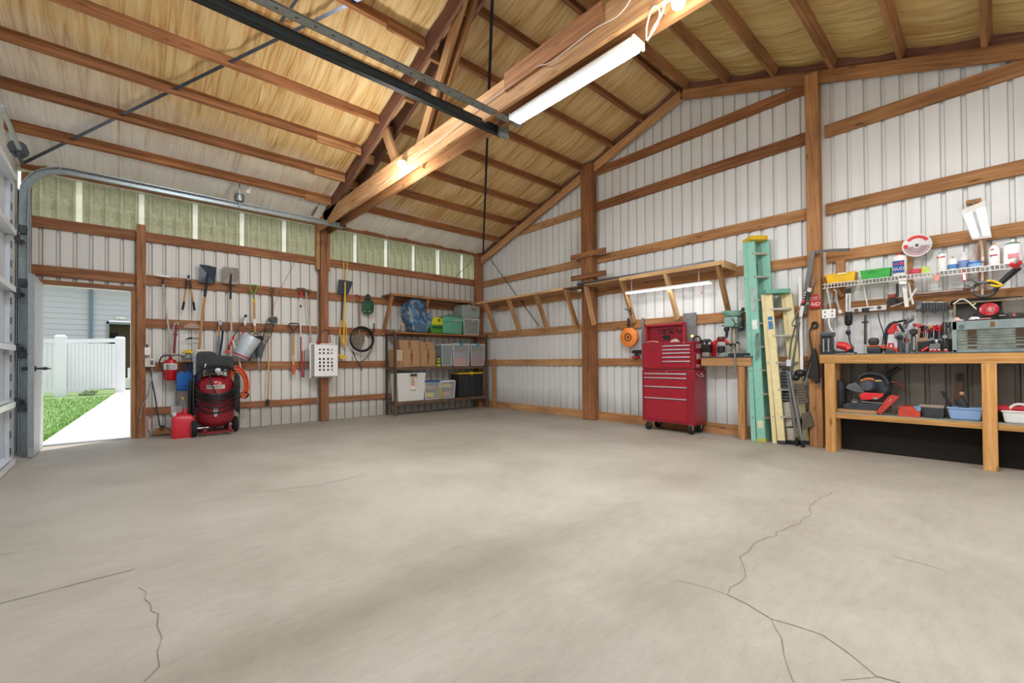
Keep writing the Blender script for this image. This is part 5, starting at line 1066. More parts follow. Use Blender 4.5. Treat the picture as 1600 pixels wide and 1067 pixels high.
t = thing('metal_rail', (5.8, 4, 2.31), 'long grey metal strip lying on the edge of the gable wall shelf', 'metal strip'); mb = MB(); mb.box((5.75, 2.45, ZS+.028), (5.83, 4.75, ZS+.034)); mb.box((5.75, 2.45, ZS+.034), (5.753, 4.75, ZS+.052)); mb.build('strip', M('#5d6670', .35, .7), t)
t = thing('shelf_strip_light', (5.85, 3.0, 2.12), 'slim white LED strip light hanging by chains under the gable shelf', 'strip light')
a = at(979, 457, 0, 5.86); c = at(1110, 440, 0, 5.86); mb = MB(); mb.bar(a, c, .07, .02); mb.build('housing', WHT, t); mb = MB(); mb.bar(a-EZ*.018, c-EZ*.018, .05, .014); mb.build('tube', GLOW(5, '#fbfcff'), t)
for s in (.07, .88): p = lerp(a, c, s); MB().tube([p+EZ*.01, V((p.x, p.y, ZS-.001))], .004, 6).build('hanging_chain', WHT2, t)
mb = MB(); p = at(1096, 445, 0, 5.84); mb.tube([p, p-EZ*.1], .003, 6); mb.ball(p-EZ*.11, .01); mb.build('pull_cord', REDB, t)
lamp('shelf_glow', 'AREA', lerp(a, c, .5)-EZ*.04, 2.5, (1, .99, .97), .05, (c-a).length, (0, radians(0), 0))
for i, (ya, z, nm) in enumerate(((0, 388, 'upper'), (0, 422, 'lower'))):
    a = at(890, z+16.5-1.5, 0, 6.0); c = at(944.7, z+0+4.5, 0, 6.0); a = V((6.0, 5.07, 0)); c = V((6.0, 4.33, 0)); zz = at(917, z+9.5, 0, 6.0).z; a.z = zz; c.z = zz
    tag(MB().bar(a, c, .038, .085).build('wooden_peg_rail', W_DARK if 0 else W_BROWN, None, bevel=.002), '%s of two short brown boards nailed across the left gable post' % nm, 'board', 'short boards on the gable post')
t = thing('cord_reel', G(984, 527, .06), 'orange round cord reel hanging from a black hook by the tool chest', 'cord reel'); c = G(984, 527, .08)
mb = MB(); mb.lathe([(0, -.025), (.15, -.025), (.155, -.01), (.155, .04), (.14, .05), (0, .05)], c, (-1, 0, 0), 30); mb.build('reel', ORG2, t, smooth=True)
mb = MB()
for k in range(12):
    a = 2*pi*k/12; p = c+V((-.052, .055*cos(a), .055*sin(a))); mb.box(p+V((-.002, -.011, -.011)), p+V((.002, .011, .011)))
mb.lathe([(.0, 0), (.02, 0), (.02, .006), (0, .006)], c+V((-.05, 0, 0)), (-1, 0, 0), 14); mb.build('vent_slots', M('#3a2a22', .5), t)
rod(t, 'hanger', [c+V((-.03, 0, .15)), c+V((-.03, 0, .30))], .02, BLK); rod(t, 'hook', cpts([c+V((-.03, 0, .3)), c+V((-.03, .0, .36)), c+V((-.03, .03, .40))]), .006, STEEL)
t = thing('shelf_clamp', G(978, 487, .1), 'small dark clamp on the brace above the orange reel', 'clamp'); rod(t, 'bar', [G(976, 482, .2), G(985, 487, .2)], .008, BLKM); rod(t, 'jaw', [G(985, 480, .2), G(987, 492, .2)], .01, BLKM)
t = thing('drill', G(994, 549, .02), 'small black and red cordless drill on the girt left of the tool chest', 'drill'); c = G(993, 556, .05); c.z = 1.056; c.x = 6.12
mb = MB(); mb.bar(c+V((0, .05, .10)), c+V((0, -.10, .10)), .05, .055); mb.build('motor', BLK, t, bevel=.01); mb = MB(); mb.bar(c+V((0, -.02, .09)), c+V((0, -.0, .02)), .035, .04, (0, 1, 0)); mb.build('grip', BLKM, t, bevel=.008); mb = MB(); mb.box(c+V((-.03, -.05, .0)), c+V((.03, .06, .03))); mb.build('battery', M('#b3203a', .4), t, bevel=.006); rod(t, 'chuck', [c+V((0, .05, .10)), c+V((0, .11, .10))], .018, STEEL)
for px, tw, lb in ((1004.5, .045, 'narrow grey weathered board standing behind the left of the tool chest'), (1078, .19, 'wide grey weathered board standing behind the open tool chest lid')):
    y = G(px, 520, .03).y; zt = G(px, 497 if tw < .1 else 489, .03).z; mb = MB(); mb.box((6.12, y-tw/2, 1.06), (6.145, y+tw/2, zt)); tag(mb.build('weathered_board', M('#77787a', .8, var=.2, sc=20), None, bevel=.003), lb, 'board')

# ================================================================ red tool chest
REDC = M('#8c1626', .3, var=.05); REDD = M('#9c1829', .26, var=.05)
tc_ = thing('tool_chest', (5.98, 3.15, 0), 'red two-piece rolling tool chest with open lid and many drawers', 'tool chest')
fx, bx2, y1, y0 = 5.79, 6.135, 3.545, 2.75
mb = MB(); mb.box((fx, y0, .13), (bx2, y1, .885)); cab = mb.build('cabinet', REDC, tc_, bevel=.006)
zt0, zt1 = .895, 1.275
mb = MB(); mb.box((fx+.0, y0+.005, zt0), (bx2-.02, y1-.005, zt1)); top = mb.build('top_box', REDC, tc_, bevel=.006)
mb = MB(); mb.box((fx-.001, y0+.02, .883), (bx2, y1-.02, .897)); mb.build('seam', M('#4d0a10', .5), tc_)
PW = M('#c9b9c0', .3, .6, .05)
def drawer(par, ya, yb, za, zb_, nm='drawer'):
    d = MB().box((fx-.008, ya, za), (fx+.02, yb, zb_)).build(nm, REDD, par, bevel=.003)
    mb = MB(); mb.box((fx-.022, ya-.004, zb_-.022), (fx-.006, yb+.004, zb_-.004)); mb.build('handle', PW, d, bevel=.003)
    mb = MB(); mb.box((fx-.0085, ya, zb_-.03), (fx-.0075, yb, zb_-.023)); mb.build('handle_shadow_gap', M('#3a060a', .6), d)
for za, zb_ in ((.815, .86), (.735, .81), (.60, .73), (.455, .595)): pass
zsn = [at(1040, y, 0, fx).z for y in (584, 590.5, 604.5, 622.5)]; lows = [zsn[1]+.006, zsn[2]+.006, zsn[3]+.006, .17]
for z_, l_ in zip(zsn, lows): drawer(tc_, y0+.11, y1-.045, l_, z_+.012)
ztp = [at(1060, y, 0, fx).z for y in (540, 546, 551.5, 558, 564.5)]; lows = [z+.004 for z in ztp[1:]]+[.915]
yl = at(1036, 550, 0, fx).y
for z_, l_ in zip(ztp, lows): drawer(tc_, y0+.055, yl, l_, z_+.011)
MB().box((fx-.004, yl+.015, .91), (fx+.01, y1-.02, 1.25)).build('door_panel', REDD, tc_, bevel=.003)
mb = MB(); mb.box((fx-.006, yl+.10, 1.155), (fx-.003, y1-.10, 1.19)); mb.build('recess_pull', M('#8a0f18', .4), tc_, bevel=.002)
zl0, zl1 = 1.275, at(1040, 506, 0, 6.02).z; ly1, ly0 = at(1009, 520, 0, 6.0).y, at(1071, 520, 0, 6.0).y
lid = MB().box((6.03, ly0, zl0), (6.04, ly1, zl1)).build('lid', REDC, tc_, bevel=.002)
mb = MB(); mb.box((5.975, ly0, zl0), (6.04, ly0+.03, zl1)); mb.box((5.975, ly1-.03, zl0), (6.04, ly1, zl1)); mb.box((5.975, ly0, zl1-.03), (6.04, ly1, zl1)); mb.build('lid_rim', M('#a42434', .35), lid, bevel=.004)
mb = MB(); random.seed(2)
for k in range(60): 
    y = ly0+.07+random.random()*.36; z = zl0+.13+random.random()*.07; mb.box((6.022, y, z), (6.03, y+random.uniform(.008, .025), z+random.uniform(.006, .014)))
mb.build('sticker_lettering', M('#2e1a1c', .6), lid)
mb = MB(); mb.plate([V((6.026, y, z)) for y, z in ((ly0+.25, zl0+.05), (ly0+.35, zl0+.05), (ly0+.37, zl0+.10), (ly0+.31, zl0+.125), (ly0+.24, zl0+.10))], (-.003, 0, 0)); mb.build('sticker_emblem', BLK, lid)
mb = MB(); mb.plate([V((5.98, y, z)) for y, z in ((ly0+.07, zl0), (ly0+.22, zl0), (ly0+.19, zl0+.04), (ly0+.13, zl0+.055), (ly0+.09, zl0+.03))], (-.02, 0, 0)); tag(mb.build('work_gloves', M('#c9b9a8', .8, var=.3)), 'pale crumpled glove lying in the open top of the red chest', 'glove')
mb = MB(); mb.tube(cpts([(5.93, ly1-.05, 1.285), (5.93, ly1-.15, 1.30), (5.93, ly1-.25, 1.285)]), .012, 8); tag(mb.build('screwdriver', M('#c47a72', .5)), 'pinkish screwdriver lying on the left of the open tool chest top', 'screwdriver')
mb = MB(); mb.lathe([(0, 0), (.012, 0), (.012, .012), (0, .012)], (fx, at(1069, 536, 0, fx).y, 1.262), (-1, 0, 0), 14); mb.build('lock', CHROME, tc_, smooth=True)
mb = MB(); mb.lathe([(0, 0), (.012, 0), (.012, .012), (0, .012)], (fx, at(1042, 583, 0, fx).y, .855), (-1, 0, 0), 14); mb.build('lock', CHROME, tc_, smooth=True)
rod(tc_, 'side_handle', cpts([(5.87, y0-.0, .83), (5.87, y0-.035, .80), (5.99, y0-.035, .80), (5.99, y0, .83)]), .008, CHROME)
mb = MB(); mb.box((5.86, y0-.004, 1.18), (5.99, y0+.006, 1.24)); mb.box((5.86, y0-.004, .92), (5.96, y0+.006, .96)); mb.build('side_label', M('#a07a7c', .5, var=.3), tc_)
MB().box((5.87, y0-.004, 1.03), (5.97, y0+.006, 1.10)).build('side_label', M('#b08a8c', .5, var=.4), tc_)
for cx_, cy_ in ((5.835, y1-.075), (5.835, y0+.075), (6.09, y1-.075), (6.09, y0+.075)):
    c = V((cx_, cy_, .055)); w_ = MB().lathe([(0, -.018), (.045, -.018), (.055, -.01), (.055, .01), (.045, .018), (0, .018)], c, (.35, 1, 0), 22).build('caster', RUB, tc_, smooth=True)
    mb = MB(); mb.bar(c+V((0, .024, 0)), c+V((0, .024, .072)), .04, .004, (0, 1, 0)); mb.bar(c+V((0, -.024, 0)), c+V((0, -.024, .072)), .04, .004, (0, 1, 0)); mb.box(c+V((-.03, -.03, .068)), c+V((.03, .03, .076))); mb.build('fork', STEEL, w_)

# ---- side counter with router, drill press
ct = thing('side_counter', (6.05, 2.4, .95), 'narrow dark topped wooden counter between tool chest and green ladder', 'counter')
MB().box((5.93, 2.08, .94), (6.12, 2.72, 1.05)).build('apron', W_RAW, ct); MB().box((5.92, 2.06, 1.05), (6.16, 2.72, 1.062)).build('top', M('#3c4246', .5), ct)
ZC = 1.063
def Gc(x, X=6.02): c = at(x, 553, 0, X); c.z = ZC; return c
t = thing('drill_press', Gc(1148, 6.05), 'grey-green bench drill press with round column on the side counter', 'drill press'); c = Gc(1147, 6.06); GG = M('#6d8f7f', .45, .1, .12); hz = lambda y: at(1147, y, 0, 6.0).z
mb = MB(); mb.box(c+V((-.12, -.11, 0)), c+V((.06, .11, .03))); mb.build('base', GG, t, bevel=.008)
z1 = hz(494); MB().lathe([(.032, .03), (.032, z1-ZC)], c, n=18).build('column', M('#b9b3a6', .3, .5), t, smooth=True)
mb = MB(); mb.lathe([(0, 0), (.09, 0), (.112, .03), (.112, .05), (0, .055)], (c.x-.02, c.y, hz(494)), n=24); mb.lathe([(0, 0), (.115, 0), (.12, .03), (.0, .035)], (c.x-.02, c.y+.02, hz(489)), n=24); mb.build('belt_cover', M('#79a593', .45), t, smooth=True)
mb = MB(); mb.box((c.x-.12, c.y-.09, hz(511)), (c.x+.06, c.y+.08, hz(495))); mb.build('head', M('#86a79f', .4, .1), t, bevel=.02)
mb = MB(); mb.box((c.x-.08, c.y-.11, hz(512)), (c.x+.0, c.y-.0, hz(503))); mb.build('motor', M('#5f5d55', .5, .3), t, bevel=.01)
mb = MB(); mb.lathe([(0, 0), (.035, 0), (.035, .04), (.018, .06), (.018, .10), (.01, .14)], (c.x-.1, c.y+.05, hz(511)), (0, 0, -1), 14); mb.build('chuck', BLKM, t, smooth=True)
for a in (0, 2.1, 4.2): rod(t, 'feed_handle', [V((c.x-.13, c.y-.07, hz(507))), V((c.x-.13, c.y-.07+.09*cos(a-1), hz(507)+.09*sin(a-1)))], .005, BLK)
mb = MB(); mb.lathe([(0, 0), (.09, 0), (.09, .014), (0, .014)], (c.x-.04, c.y, hz(538)), n=22); mb.box((c.x-.02, c.y-.05, hz(541)), (c.x+.05, c.y+.05, hz(536))); mb.build('table', M('#3d4548', .5, .4), t)
t = thing('router', Gc(1127, 5.98), 'red and black plunge router standing on the side counter', 'router'); c = Gc(1127, 5.99)
mb = MB(); mb.lathe([(.075, .001), (.075, .012), (.0, .013)], c, n=24); mb.build('base_plate', STEEL, t); mb = MB(); mb.lathe([(.04, .05), (.05, .06), (.05, .13), (.04, .14)], c, n=20); mb.build('motor', BLK, t, smooth=True)
for s in (-1, 1): rod(t, 'column', [c+V((0, s*.055, .01)), c+V((0, s*.055, .16))], .007, STEEL)
mb = MB(); mb.tube(cpts([c+V((0, .09, .17)), c+V((0, .085, .20)), c+V((0, .05, .215)), c+V((0, -.03, .215)), c+V((0, -.075, .19)), c+V((0, -.08, .15))]), .02, 10); mb.build('top_handle', REDB, t, smooth=True)
mb = MB(); mb.lathe([(.045, .21), (.05, .225), (.05, .25), (.04, .265), (0, .266)], c, n=18); mb.build('top_cap', M('#5c1f22', .4), t, smooth=True); rod(t, 'cord', cpts([c+V((.02, -.05, .25)), c+V((.02, -.06, .36)), c+V((.05, -.04, .40)), c+V((.08, .02, .42))]), .007, BLK)
t = thing('pedal_tool', Gc(1104, 6.04), 'small black tool with mushroom top beside the tool chest', 'tool'); c = Gc(1104.5, 6.05); mb = MB(); mb.box(c+V((-.05, -.05, .0)), c+V((.04, .05, .06))); mb.build('base', M('#aaa49a', .4, .4), t, bevel=.01); mb = MB(); mb.box(c+V((-.05, -.06, .06)), c+V((.04, .06, .17))); mb.build('body', BLK, t, bevel=.012); mb = MB(); mb.lathe([(.02, .17), (.02, .20), (.06, .21), (.06, .23), (.04, .245), (0, .247)], c, n=18); mb.build('knob', DKG, t, smooth=True)
t = thing('red_panel', Gc(1115, 6.1), 'upright red panel behind the black tool on the side counter', 'case'); c = Gc(1116.5, 6.12); mb = MB(); mb.box(c+V((-.02, -.04, 0)), c+V((.015, .045, .21))); mb.build('panel', RED, t, bevel=.006)
t = thing('headphones', Gc(1093, 6.1), 'black ear muffs standing behind the tool chest near a small light', 'ear muffs'); c = at(1089, 531, 0, 6.0); rod(t, 'headband', arc(c+V((0, 0, .0)), .05, 0, pi, 10, EY, EZ), .012, BLK)
for s in (-1, 1): MB().ball(c+V((0, s*.05, -.02)), (.025, .02, .035)).build('ear_cup', BLK, t, smooth=True)
mb = MB(); mb.ball(at(1081.5, 525, 0, 6.0), .018); tag(mb.build('small_night_light', GLOW(4, '#f0a040'), None, smooth=True), 'tiny glowing orange night light behind the tool chest lid', 'light')
t = thing('blue_torch', G(1158, 505, .03), 'blue handled tool in white packaging hung behind the drill press', 'tool'); mb = MB(); mb.plate([G(x, y, .03) for x, y in ((1156, 496), (1160, 495), (1162, 512), (1156, 514))], (-.02, 0, 0)); mb.build('handle', M('#1f6fb5', .4), t); mb = MB(); mb.plate([G(x, y, .035) for x, y in ((1156, 504), (1160, 503), (1161, 512), (1156, 513))], (-.02, 0, 0)); mb.build('package', WHT, t); mb = MB(); mb.plate([G(x, y, .03) for x, y in ((1161, 500), (1164, 506), (1163, 516), (1157, 518), (1156, 513), (1161, 511))], (-.02, 0, 0)); mb.build('lower_case', M('#26395c', .5), t)
t = thing('wall_box', G(1163, 478, 0), 'small white control box with black button above the drill press', 'electrical box'); mb = MB(); mb.box(G(1157, 470, -.02), G(1169, 487, .05)); mb.build('box', WHT, t, bevel=.004); mb = MB(); mb.box(G(1158.5, 481, .05), G(1163, 486, .06)); mb.build('button', BLK, t)
t = thing('bar_clamp', Gc(1162, 6.0), 'black bar clamp gripping the counter beside the green ladder', 'clamp'); mb = MB(); mb.bar((5.93, 2.10, 1.09), (5.93, 2.36, 1.09), .02, .03); mb.build('bar', BLKM, t); mb = MB(); mb.box((5.905, 2.26, .86), (5.918, 2.28, 1.12)); mb.box((5.9, 2.25, .86), (5.93, 2.29, .88)); mb.build('screw_arm', M('#8b8d8e', .4, .6), t); mb = MB(); mb.box((5.95, 2.24, ZC), (5.97, 2.27, 1.25)); mb.box((5.95, 2.24, 1.23), (5.97, 2.31, 1.25)); mb.build('jaw', M('#9c968c', .5, .3), t)
# ================================================================ ladders and step stools
def ladder(name, label, base, top, w0, w1,  rail, mat, cap, capmat, steps, grp=None):
    """base/top: near side rail foot and head; the ladder's width runs toward the gable wall (+X)"""
    B0 = V(base); T0 = V(top); L = (T0-B0).length; d = (T0-B0).normalized()
    t = thing(name, B0, label, 'ladder', grp); rw, rd = rail
    vy = V((0, -1, 0)); vy = (vy-d*vy.dot(d)).normalized()
    B1 = B0+V((*w0, 0)); T1 = T0+V((*w1, 0))
    for a, c in ((B0, T0), (B1, T1)):
        o = MB().bar(a, c, rd*.35, rw, vy).build('front_rail', mat, t, bevel=.004)
        o = MB().bar(a+vy*(-rw*.98)+V((.015, 0, 0)), c+vy*(-rw*.75)+V((.015, 0, 0)), rd*.3, rw*.62, vy).build('rear_rail', mat, t, bevel=.004)
    for k in range(1, steps+1):
        s = k/(steps+.6); a = lerp(B0, T0, s); c = lerp(B1, T1, s); MB().bar(a, c, rw*.95, .022, d).build('step', M('#bcb9ac', .4, .5), t)
        if k % 2: MB().bar(a-vy*rw, c-vy*rw, .02, .02, d).build('rear_brace', M('#bcb9ac', .4, .5), t)
    for a in (B0, B1): MB().bar(a-d*.0, a+d*.045, rd*.5, rw*1.1, vy).build('foot', M('#b8b54a', .6) if 'sea green' in label else DKG, t, bevel=.004)
    a = lerp(T0, T1, -.12); c = lerp(T0, T1, 1.12); cm = MB().bar(a+d*.02-vy*rw*.35, c+d*.02-vy*rw*.35, rw*2.1, .055, d); cm.build('top_cap', capmat, t, bevel=.012)
    return t, d, vy
LR = .095
t1, d1, v1 = ladder('step_ladder', 'tall sea green fibreglass stepladder with yellow top leaning folded on the wall', (5.93, 1.975, 0), (5.98, 2.085, 2.53), (.21, -.10), (.13, -.12), (LR, .09), TEAL, None, YELS, 8)
for (z, h, mt, nm) in ((1.63, .30, M('#9fb9b0', .5, var=.3), 'spec_label'), (.17, .09, M('#d9d2b0', .5), 'spec_label'), (1.40, .12, M('#e3e6e4', .5), 'spec_label')):
    p = lerp(V((5.93, 1.975, 0)), V((5.98, 2.085, 2.53)), z/2.53); MB().bar(p+V((-.0175, 0, 0)), p+V((-.0175, 0, 0))+d1*h, .003, .06, v1).build(nm, mt, t1)
p = lerp(V((5.93, 1.975, 0)), V((5.98, 2.085, 2.53)), 1.05/2.53)+V((-.03, -.02, 0)); mb = MB(); random.seed(9)
for k in range(7): mb.tube(cpts([p+V((-.01*k*.3, random.uniform(-.02, .03), .30)), p+V((-.02, random.uniform(-.03, .03), .15)), p+V((-.02, random.uniform(-.03, .03), random.uniform(-.05, .05)))]), .005, 5)
tag(mb.build('rope_bundle', M('#6f8a80', .8, var=.3)), 'bundle of grey-green rope tied to the tall green ladder', 'rope')
t2, d2, v2 = ladder('step_ladder', 'shorter pale yellow stepladder with green top beside the tall green one', (5.94, 1.755, 0), (5.96, 1.885, 1.83), (.2, -.2), (.13, -.18), (.08, .1), LADY, None, M('#6aa893', .5), 5)
p = lerp(V((5.94, 1.755, 0)), V((5.96, 1.885, 1.83)), .76)+V((-.0195, 0, 0)); MB().bar(p, p+d2*.10, .003, .05, v2).build('blue_label', M('#4c7fb8', .5, var=.5, sc=60), t2); MB().bar(p+d2*.115, p+d2*.155, .003, .05, v2).build('blue_label', M('#2c78b8', .5), t2)
# black louvered step stool behind the yellow ladder
t = thing('step_stool', (6.0, 1.68, 0), 'black and beige platform step stool folded beside the yellow ladder', 'step stool')
def X_(x, y, X): return at(x, y, 0, X)
X1 = 6.02
mb = MB(); mb.plate([X_(x, y, X1) for x, y in ((1221, 576), (1232, 578), (1234, 628), (1223, 628))], (.05, 0, 0)); mb.build('tread_panel', BLKM, t)
mb = MB()
for k in range(10): a = X_(1221.5+k*.2, 580+k*4.9, X1-.004); c = X_(1231.5+k*.25, 581+k*4.9, X1-.004); mb.bar(a, c, .006, .008)
mb.build('tread_lines', M('#8d8f90', .4), t)
mb = MB(); mb.plate([X_(x, y, X1-.01) for x, y in ((1223, 629), (1234, 628), (1238, 666), (1227, 667))], (.04, 0, 0)); mb.build('beige_panel', M('#b5b0a2', .5), t, bevel=.005)
mb = MB(); mb.plate([X_(x, y, X1-.02) for x, y in ((1228, 669), (1240, 669), (1242, 690), (1230, 690))], (.04, 0, 0)); mb.build('lower_panel', M('#b5b0a2', .5), t, bevel=.005)
mb = MB(); mb.box((5.98, 1.60, 0), (6.06, 1.72, .05)); mb.build('foot', RUB, t, bevel=.01)
t = thing('step_stool', (6.0, 1.56, 0), 'grey tubular step ladder with ribbed treads leaning against the tall post', 'step stool')
GT = M('#8f9498', .35, .7, .08)
for (a, c, X, r) in (((1229.5, 578), (1245, 690), 5.93, .012), ((1233, 580), (1254.5, 697), 5.90, .016), ((1237, 600), (1251, 660), 6.02, .012), ((1262, 628), (1276, 688), 6.12, .015)):
    pa = X_(*a, X); pc = X_(*c, X); pc.z = max(pc.z, .03); rod(t, 'leg', [pa, pc], r, GT); rod(t, 'foot', [pc+V((0, 0, .05)), V((pc.x, pc.y, 0.0))+(pc-pa).normalized()*.01], r*1.35, RUB)
TRD = M('#5a5148', .7, .2, .25)
for q in (((1243, 600), (1256, 602), (1264, 628), (1248, 632)), ((1252, 646), (1265, 643), (1272, 664), (1255, 672))):
    mb = MB(); P = [X_(x, y, 5.97+.03*(i in (1, 2))) for i, (x, y) in enumerate(q)]; mb.plate(P, (.02, 0, 0)); tr_ = mb.build('tread', TRD, t)
    mb = MB()
    for k in range(7): mb.bar(lerp(P[0], P[3], (k+.5)/7)-V((.004, 0, 0)), lerp(P[1], P[2], (k+.5)/7)-V((.004, 0, 0)), .006, .006)
    mb.build('tread_rib', M('#8a8074', .5, .3), tr_)
rod(t, 'crossbar', [X_(1220, 570, 5.93), X_(1238, 570, 5.9)], .014, GT); mb = MB(); p = X_(1233, 567, 5.9); mb.box(p+V((-.02, -.025, -.04)), p+V((.02, .025, .04))); mb.build('hinge_block', M('#c9cdd0', .4), t, bevel=.005)
mb = MB(); mb.ball(X_(1250, 583, 5.97), (.05, .06, .045), 14, 8); mb.ball(X_(1243, 590, 5.95), (.035, .045, .04)); tag(mb.build('work_gloves', BLK, None, smooth=True), 'black glove stuffed on top of the grey step ladder', 'glove')
# long bars and saws by the post
t = thing('pry_bar', G(1262, 420, .2), 'tall dark flat steel bar bent over the gable post top of the tool cluster', 'bar')
mb = MB(); P = [X_(1328, 390, 5.97), X_(1300, 391, 5.97), X_(1271, 394, 5.97)]; 
for a, c in zip(P, P[1:]): mb.bar(a, c, .012, .03)
mb.build('top_arm', M('#4b4a48', .4, .6), t); mb = MB(); P = [X_(1270, 393, 5.96), X_(1262, 440, 5.96), X_(1256, 490, 5.96)]
for a, c in zip(P, P[1:]): mb.bar(a, c, .012, .05, (0, 1, 0))
mb.build('long_arm', M('#5d5b58', .4, .6), t)
t = thing('white_trim_strip', G(1251, 500, .05), 'thin white plastic strip standing behind the grey bars', 'strip'); mb = MB(); mb.bar(X_(1250, 432, 6.1), X_(1253, 582, 6.0), .01, .03, (0, 1, 0)); mb.build('strip', WHT, t)
t = thing('hand_saw', G(1266, 450, .2), 'hand saw with wooden-brown blade tip and perforated handle hung on the tall post', 'saw')
mb = MB(); mb.plate([X_(x, y, 5.98) for x, y in ((1270, 434), (1274, 434), (1274, 440), (1264, 462), (1260, 460), (1265, 442))], (-.006, 0, 0)); mb.build('blade', M('#7b5a48', .4, .4), t)
mb = MB(); mb.bar(X_(1266, 452, 5.96), X_(1253, 478, 5.96), .02, .04, (0, 1, 0)); mb.build('spine', BLKM, t); mb = MB(); mb.plate([X_(x, y, 5.95) for x, y in ((1263, 449), (1269, 451), (1267, 457), (1261, 455))], (-.01, 0, 0)); mb.build('bracket', M('#b5b2ae', .4, .5), t)
mb = MB()
for k in range(5): p = X_(1258-k*1.1, 457+k*4, 5.945); mb.box(p+V((0, -.008, -.006)), p+V((.004, .008, .006)))
mb.build('slots', WHT2, t)
t = thing('knobbed_tool', G(1256, 475, .2), 'red knobbed steel tool hanging in front of the hand saw', 'tool'); rod(t, 'knob', [X_(1255, 471, 5.93), X_(1255, 471, 5.90)], .018, REDB); rod(t, 'disc', [X_(1261.5, 474, 5.93), X_(1261.5, 474, 5.91)], .018, M('#7f8a88', .4, .5)); rod(t, 'sleeve', [X_(1254, 478, 5.94), X_(1251, 495, 5.94)], [.022, .016], WHT2)
rod(t, 'bent_rod', cpts([X_(1251, 494, 5.94), X_(1246, 505, 5.94), X_(1239, 509, 5.94), X_(1238, 505, 5.94), X_(1243, 495, 5.94), X_(1254, 472, 5.95)]), .008, M('#7f8284', .4, .6))
t = thing('steel_pipe', G(1245, 530, .2), 'pair of dark steel pipes leaning from the post down behind the step stools', 'pipe'); rod(t, 'pipe', [X_(1249, 503, 5.95), X_(1240, 560, 5.92), X_(1236, 600, 5.92)], .012, M('#6a6d70', .4, .6)); rod(t, 'pipe', [X_(1245, 502, 5.97), X_(1236, 535, 5.95), X_(1232, 575, 5.95)], .008, M('#5b5e60', .4, .6))
t = thing('first_aid_sign', G(1275, 475, .2), 'red first aid tin mounted on the tall post, white letters', 'first aid box')
a = X_(1266, 470, 6.0); c = X_(1283, 481, 6.0); mb = MB(); mb.box((5.985, c.y, c.z), (6.02, a.y, a.z)); mb.build('box', RED, t, bevel=.006)
mb = MB(); cc = V((6.0, (a.y+c.y)/2-.0, a.z+.012)); mb.plate([cc+V((0, (a.y-c.y)*.38*cos(q), .06*sin(q))) for q in [pi*k/12 for k in range(13)]], (-.012, 0, 0)); mb.build('domed_top', RED, t)
text('AID', 'lettering', t, V((5.983, (a.y+c.y)/2, (a.z+c.z)/2)), -EY, EZ, .06, M('#e8dcdc', .5))
mb = MB()
for k in range(3): mb.tube(arc(cc+V((-.014, (a.y-c.y)*.22*(k-1), .006)), .02, 0, pi, 8, EY, EZ), .003, 5)
mb.box((5.986, c.y+.01, a.z+.004), (5.988, a.y-.01, a.z+.009)); mb.build('arched_mark', M('#c9a6a6', .5), t)
t = thing('wire_ring', X_(1273, 508, 6.0), 'dark ring of wire hung on the tall post', 'ring'); rod(t, 'ring', [V((6.0, 0, 0))*0+X_(1273, 508, 6.0)+V((0, .026*cos(a), .034*sin(a))) for a in [2*pi*k/20 for k in range(21)]], .012, BLK); rod(t, 'tail', cpts([X_(1268, 511, 6.0), X_(1265, 520, 6.0), X_(1268, 545, 5.99), X_(1272, 560, 5.99)]), .007, BLK)
t = thing('strap_bundle', X_(1272, 575, 5.97), 'black leather holster and straps hanging low on the tall post', 'strap bundle'); mb = MB(); mb.plate([X_(x, y, 5.98) for x, y in ((1269, 545), (1275, 544), (1280, 570), (1281, 598), (1275, 600), (1271, 590), (1262, 592), (1268, 570))], (-.04, 0, 0)); mb.build('leather', BLK, t, bevel=.01)
rod(t, 'strap', cpts([X_(1270, 548, 5.97), X_(1262, 575, 5.97), X_(1256, 595, 5.97)]), .01, BLKM)
t = thing('wrench', X_(1284, 600, 5.97), 'dark pipe wrench hanging beside the bench leg', 'wrench'); rod(t, 'bar', [X_(1286, 570, 5.99), X_(1287, 590, 5.99)], .014, BLKM); rod(t, 'jaw', [X_(1283.5, 590, 5.99), X_(1283, 608, 5.99)], .009, STEEL)
# ================================================================ workbench
wb = thing('workbench', (6.0, 0, 0), 'long pine workbench with lower shelf against the gable wall', 'workbench')
ZB = 1.078; BX = 5.86; BY1 = 1.345; BY0 = -1.7; ZL = .435
MB().box((BX, BY0, .972), (BX+.04, BY1, 1.068)).build('apron', W_BENCH, wb, bevel=.003)
MB().box((BX+.04, BY1-.04, .972), (6.15, BY1, 1.068)).build('apron', W_BENCH, wb, bevel=.003)
MB().box((BX-.003, BY0, 1.068), (6.16, BY1, ZB)).build('top', M('#565d5c', .45, var=.2), wb)
for y0, y1 in ((1.205, 1.30), (.01, .105), (-1.3, -1.2)):
    MB().box((BX+.001, y0, 0), (BX+.09, y1, .972)).build('leg', W_BENCH, wb, bevel=.004)
    MB().box((6.07, y0, 0), (6.15, y1, .972)).build('leg', W_BENCH, wb, bevel=.004)
for y0, y1 in ((.105, 1.205), (-1.2, .01)):
    MB().box((BX+.02, y0, .37), (BX+.06, y1, .425)).build('shelf_rail', W_BENCH, wb, bevel=.002)
    MB().box((BX+.022, y0, .425), (6.15, y1, ZL)).build('shelf_board', M('#8d9186', .5, var=.15), wb)
def Bx(x, X=6.0, z=None): p = at(x, 553, 0, X); p.z = ZB if z is None else z; return p
def Rz(y, x=1440, X=6.0): return at(x, y, 0, X).z
c1 = lambda x, y: (1270+x*.2063, 340+y*.2063)
c2_ = lambda x, y: (1430+x*.2063, 340+y*.2063)
c4 = lambda x, y: (1360+x*.0875, 470+y*.0875)
c5 = lambda x, y: (1480+x*.0843, 470+y*.0843)
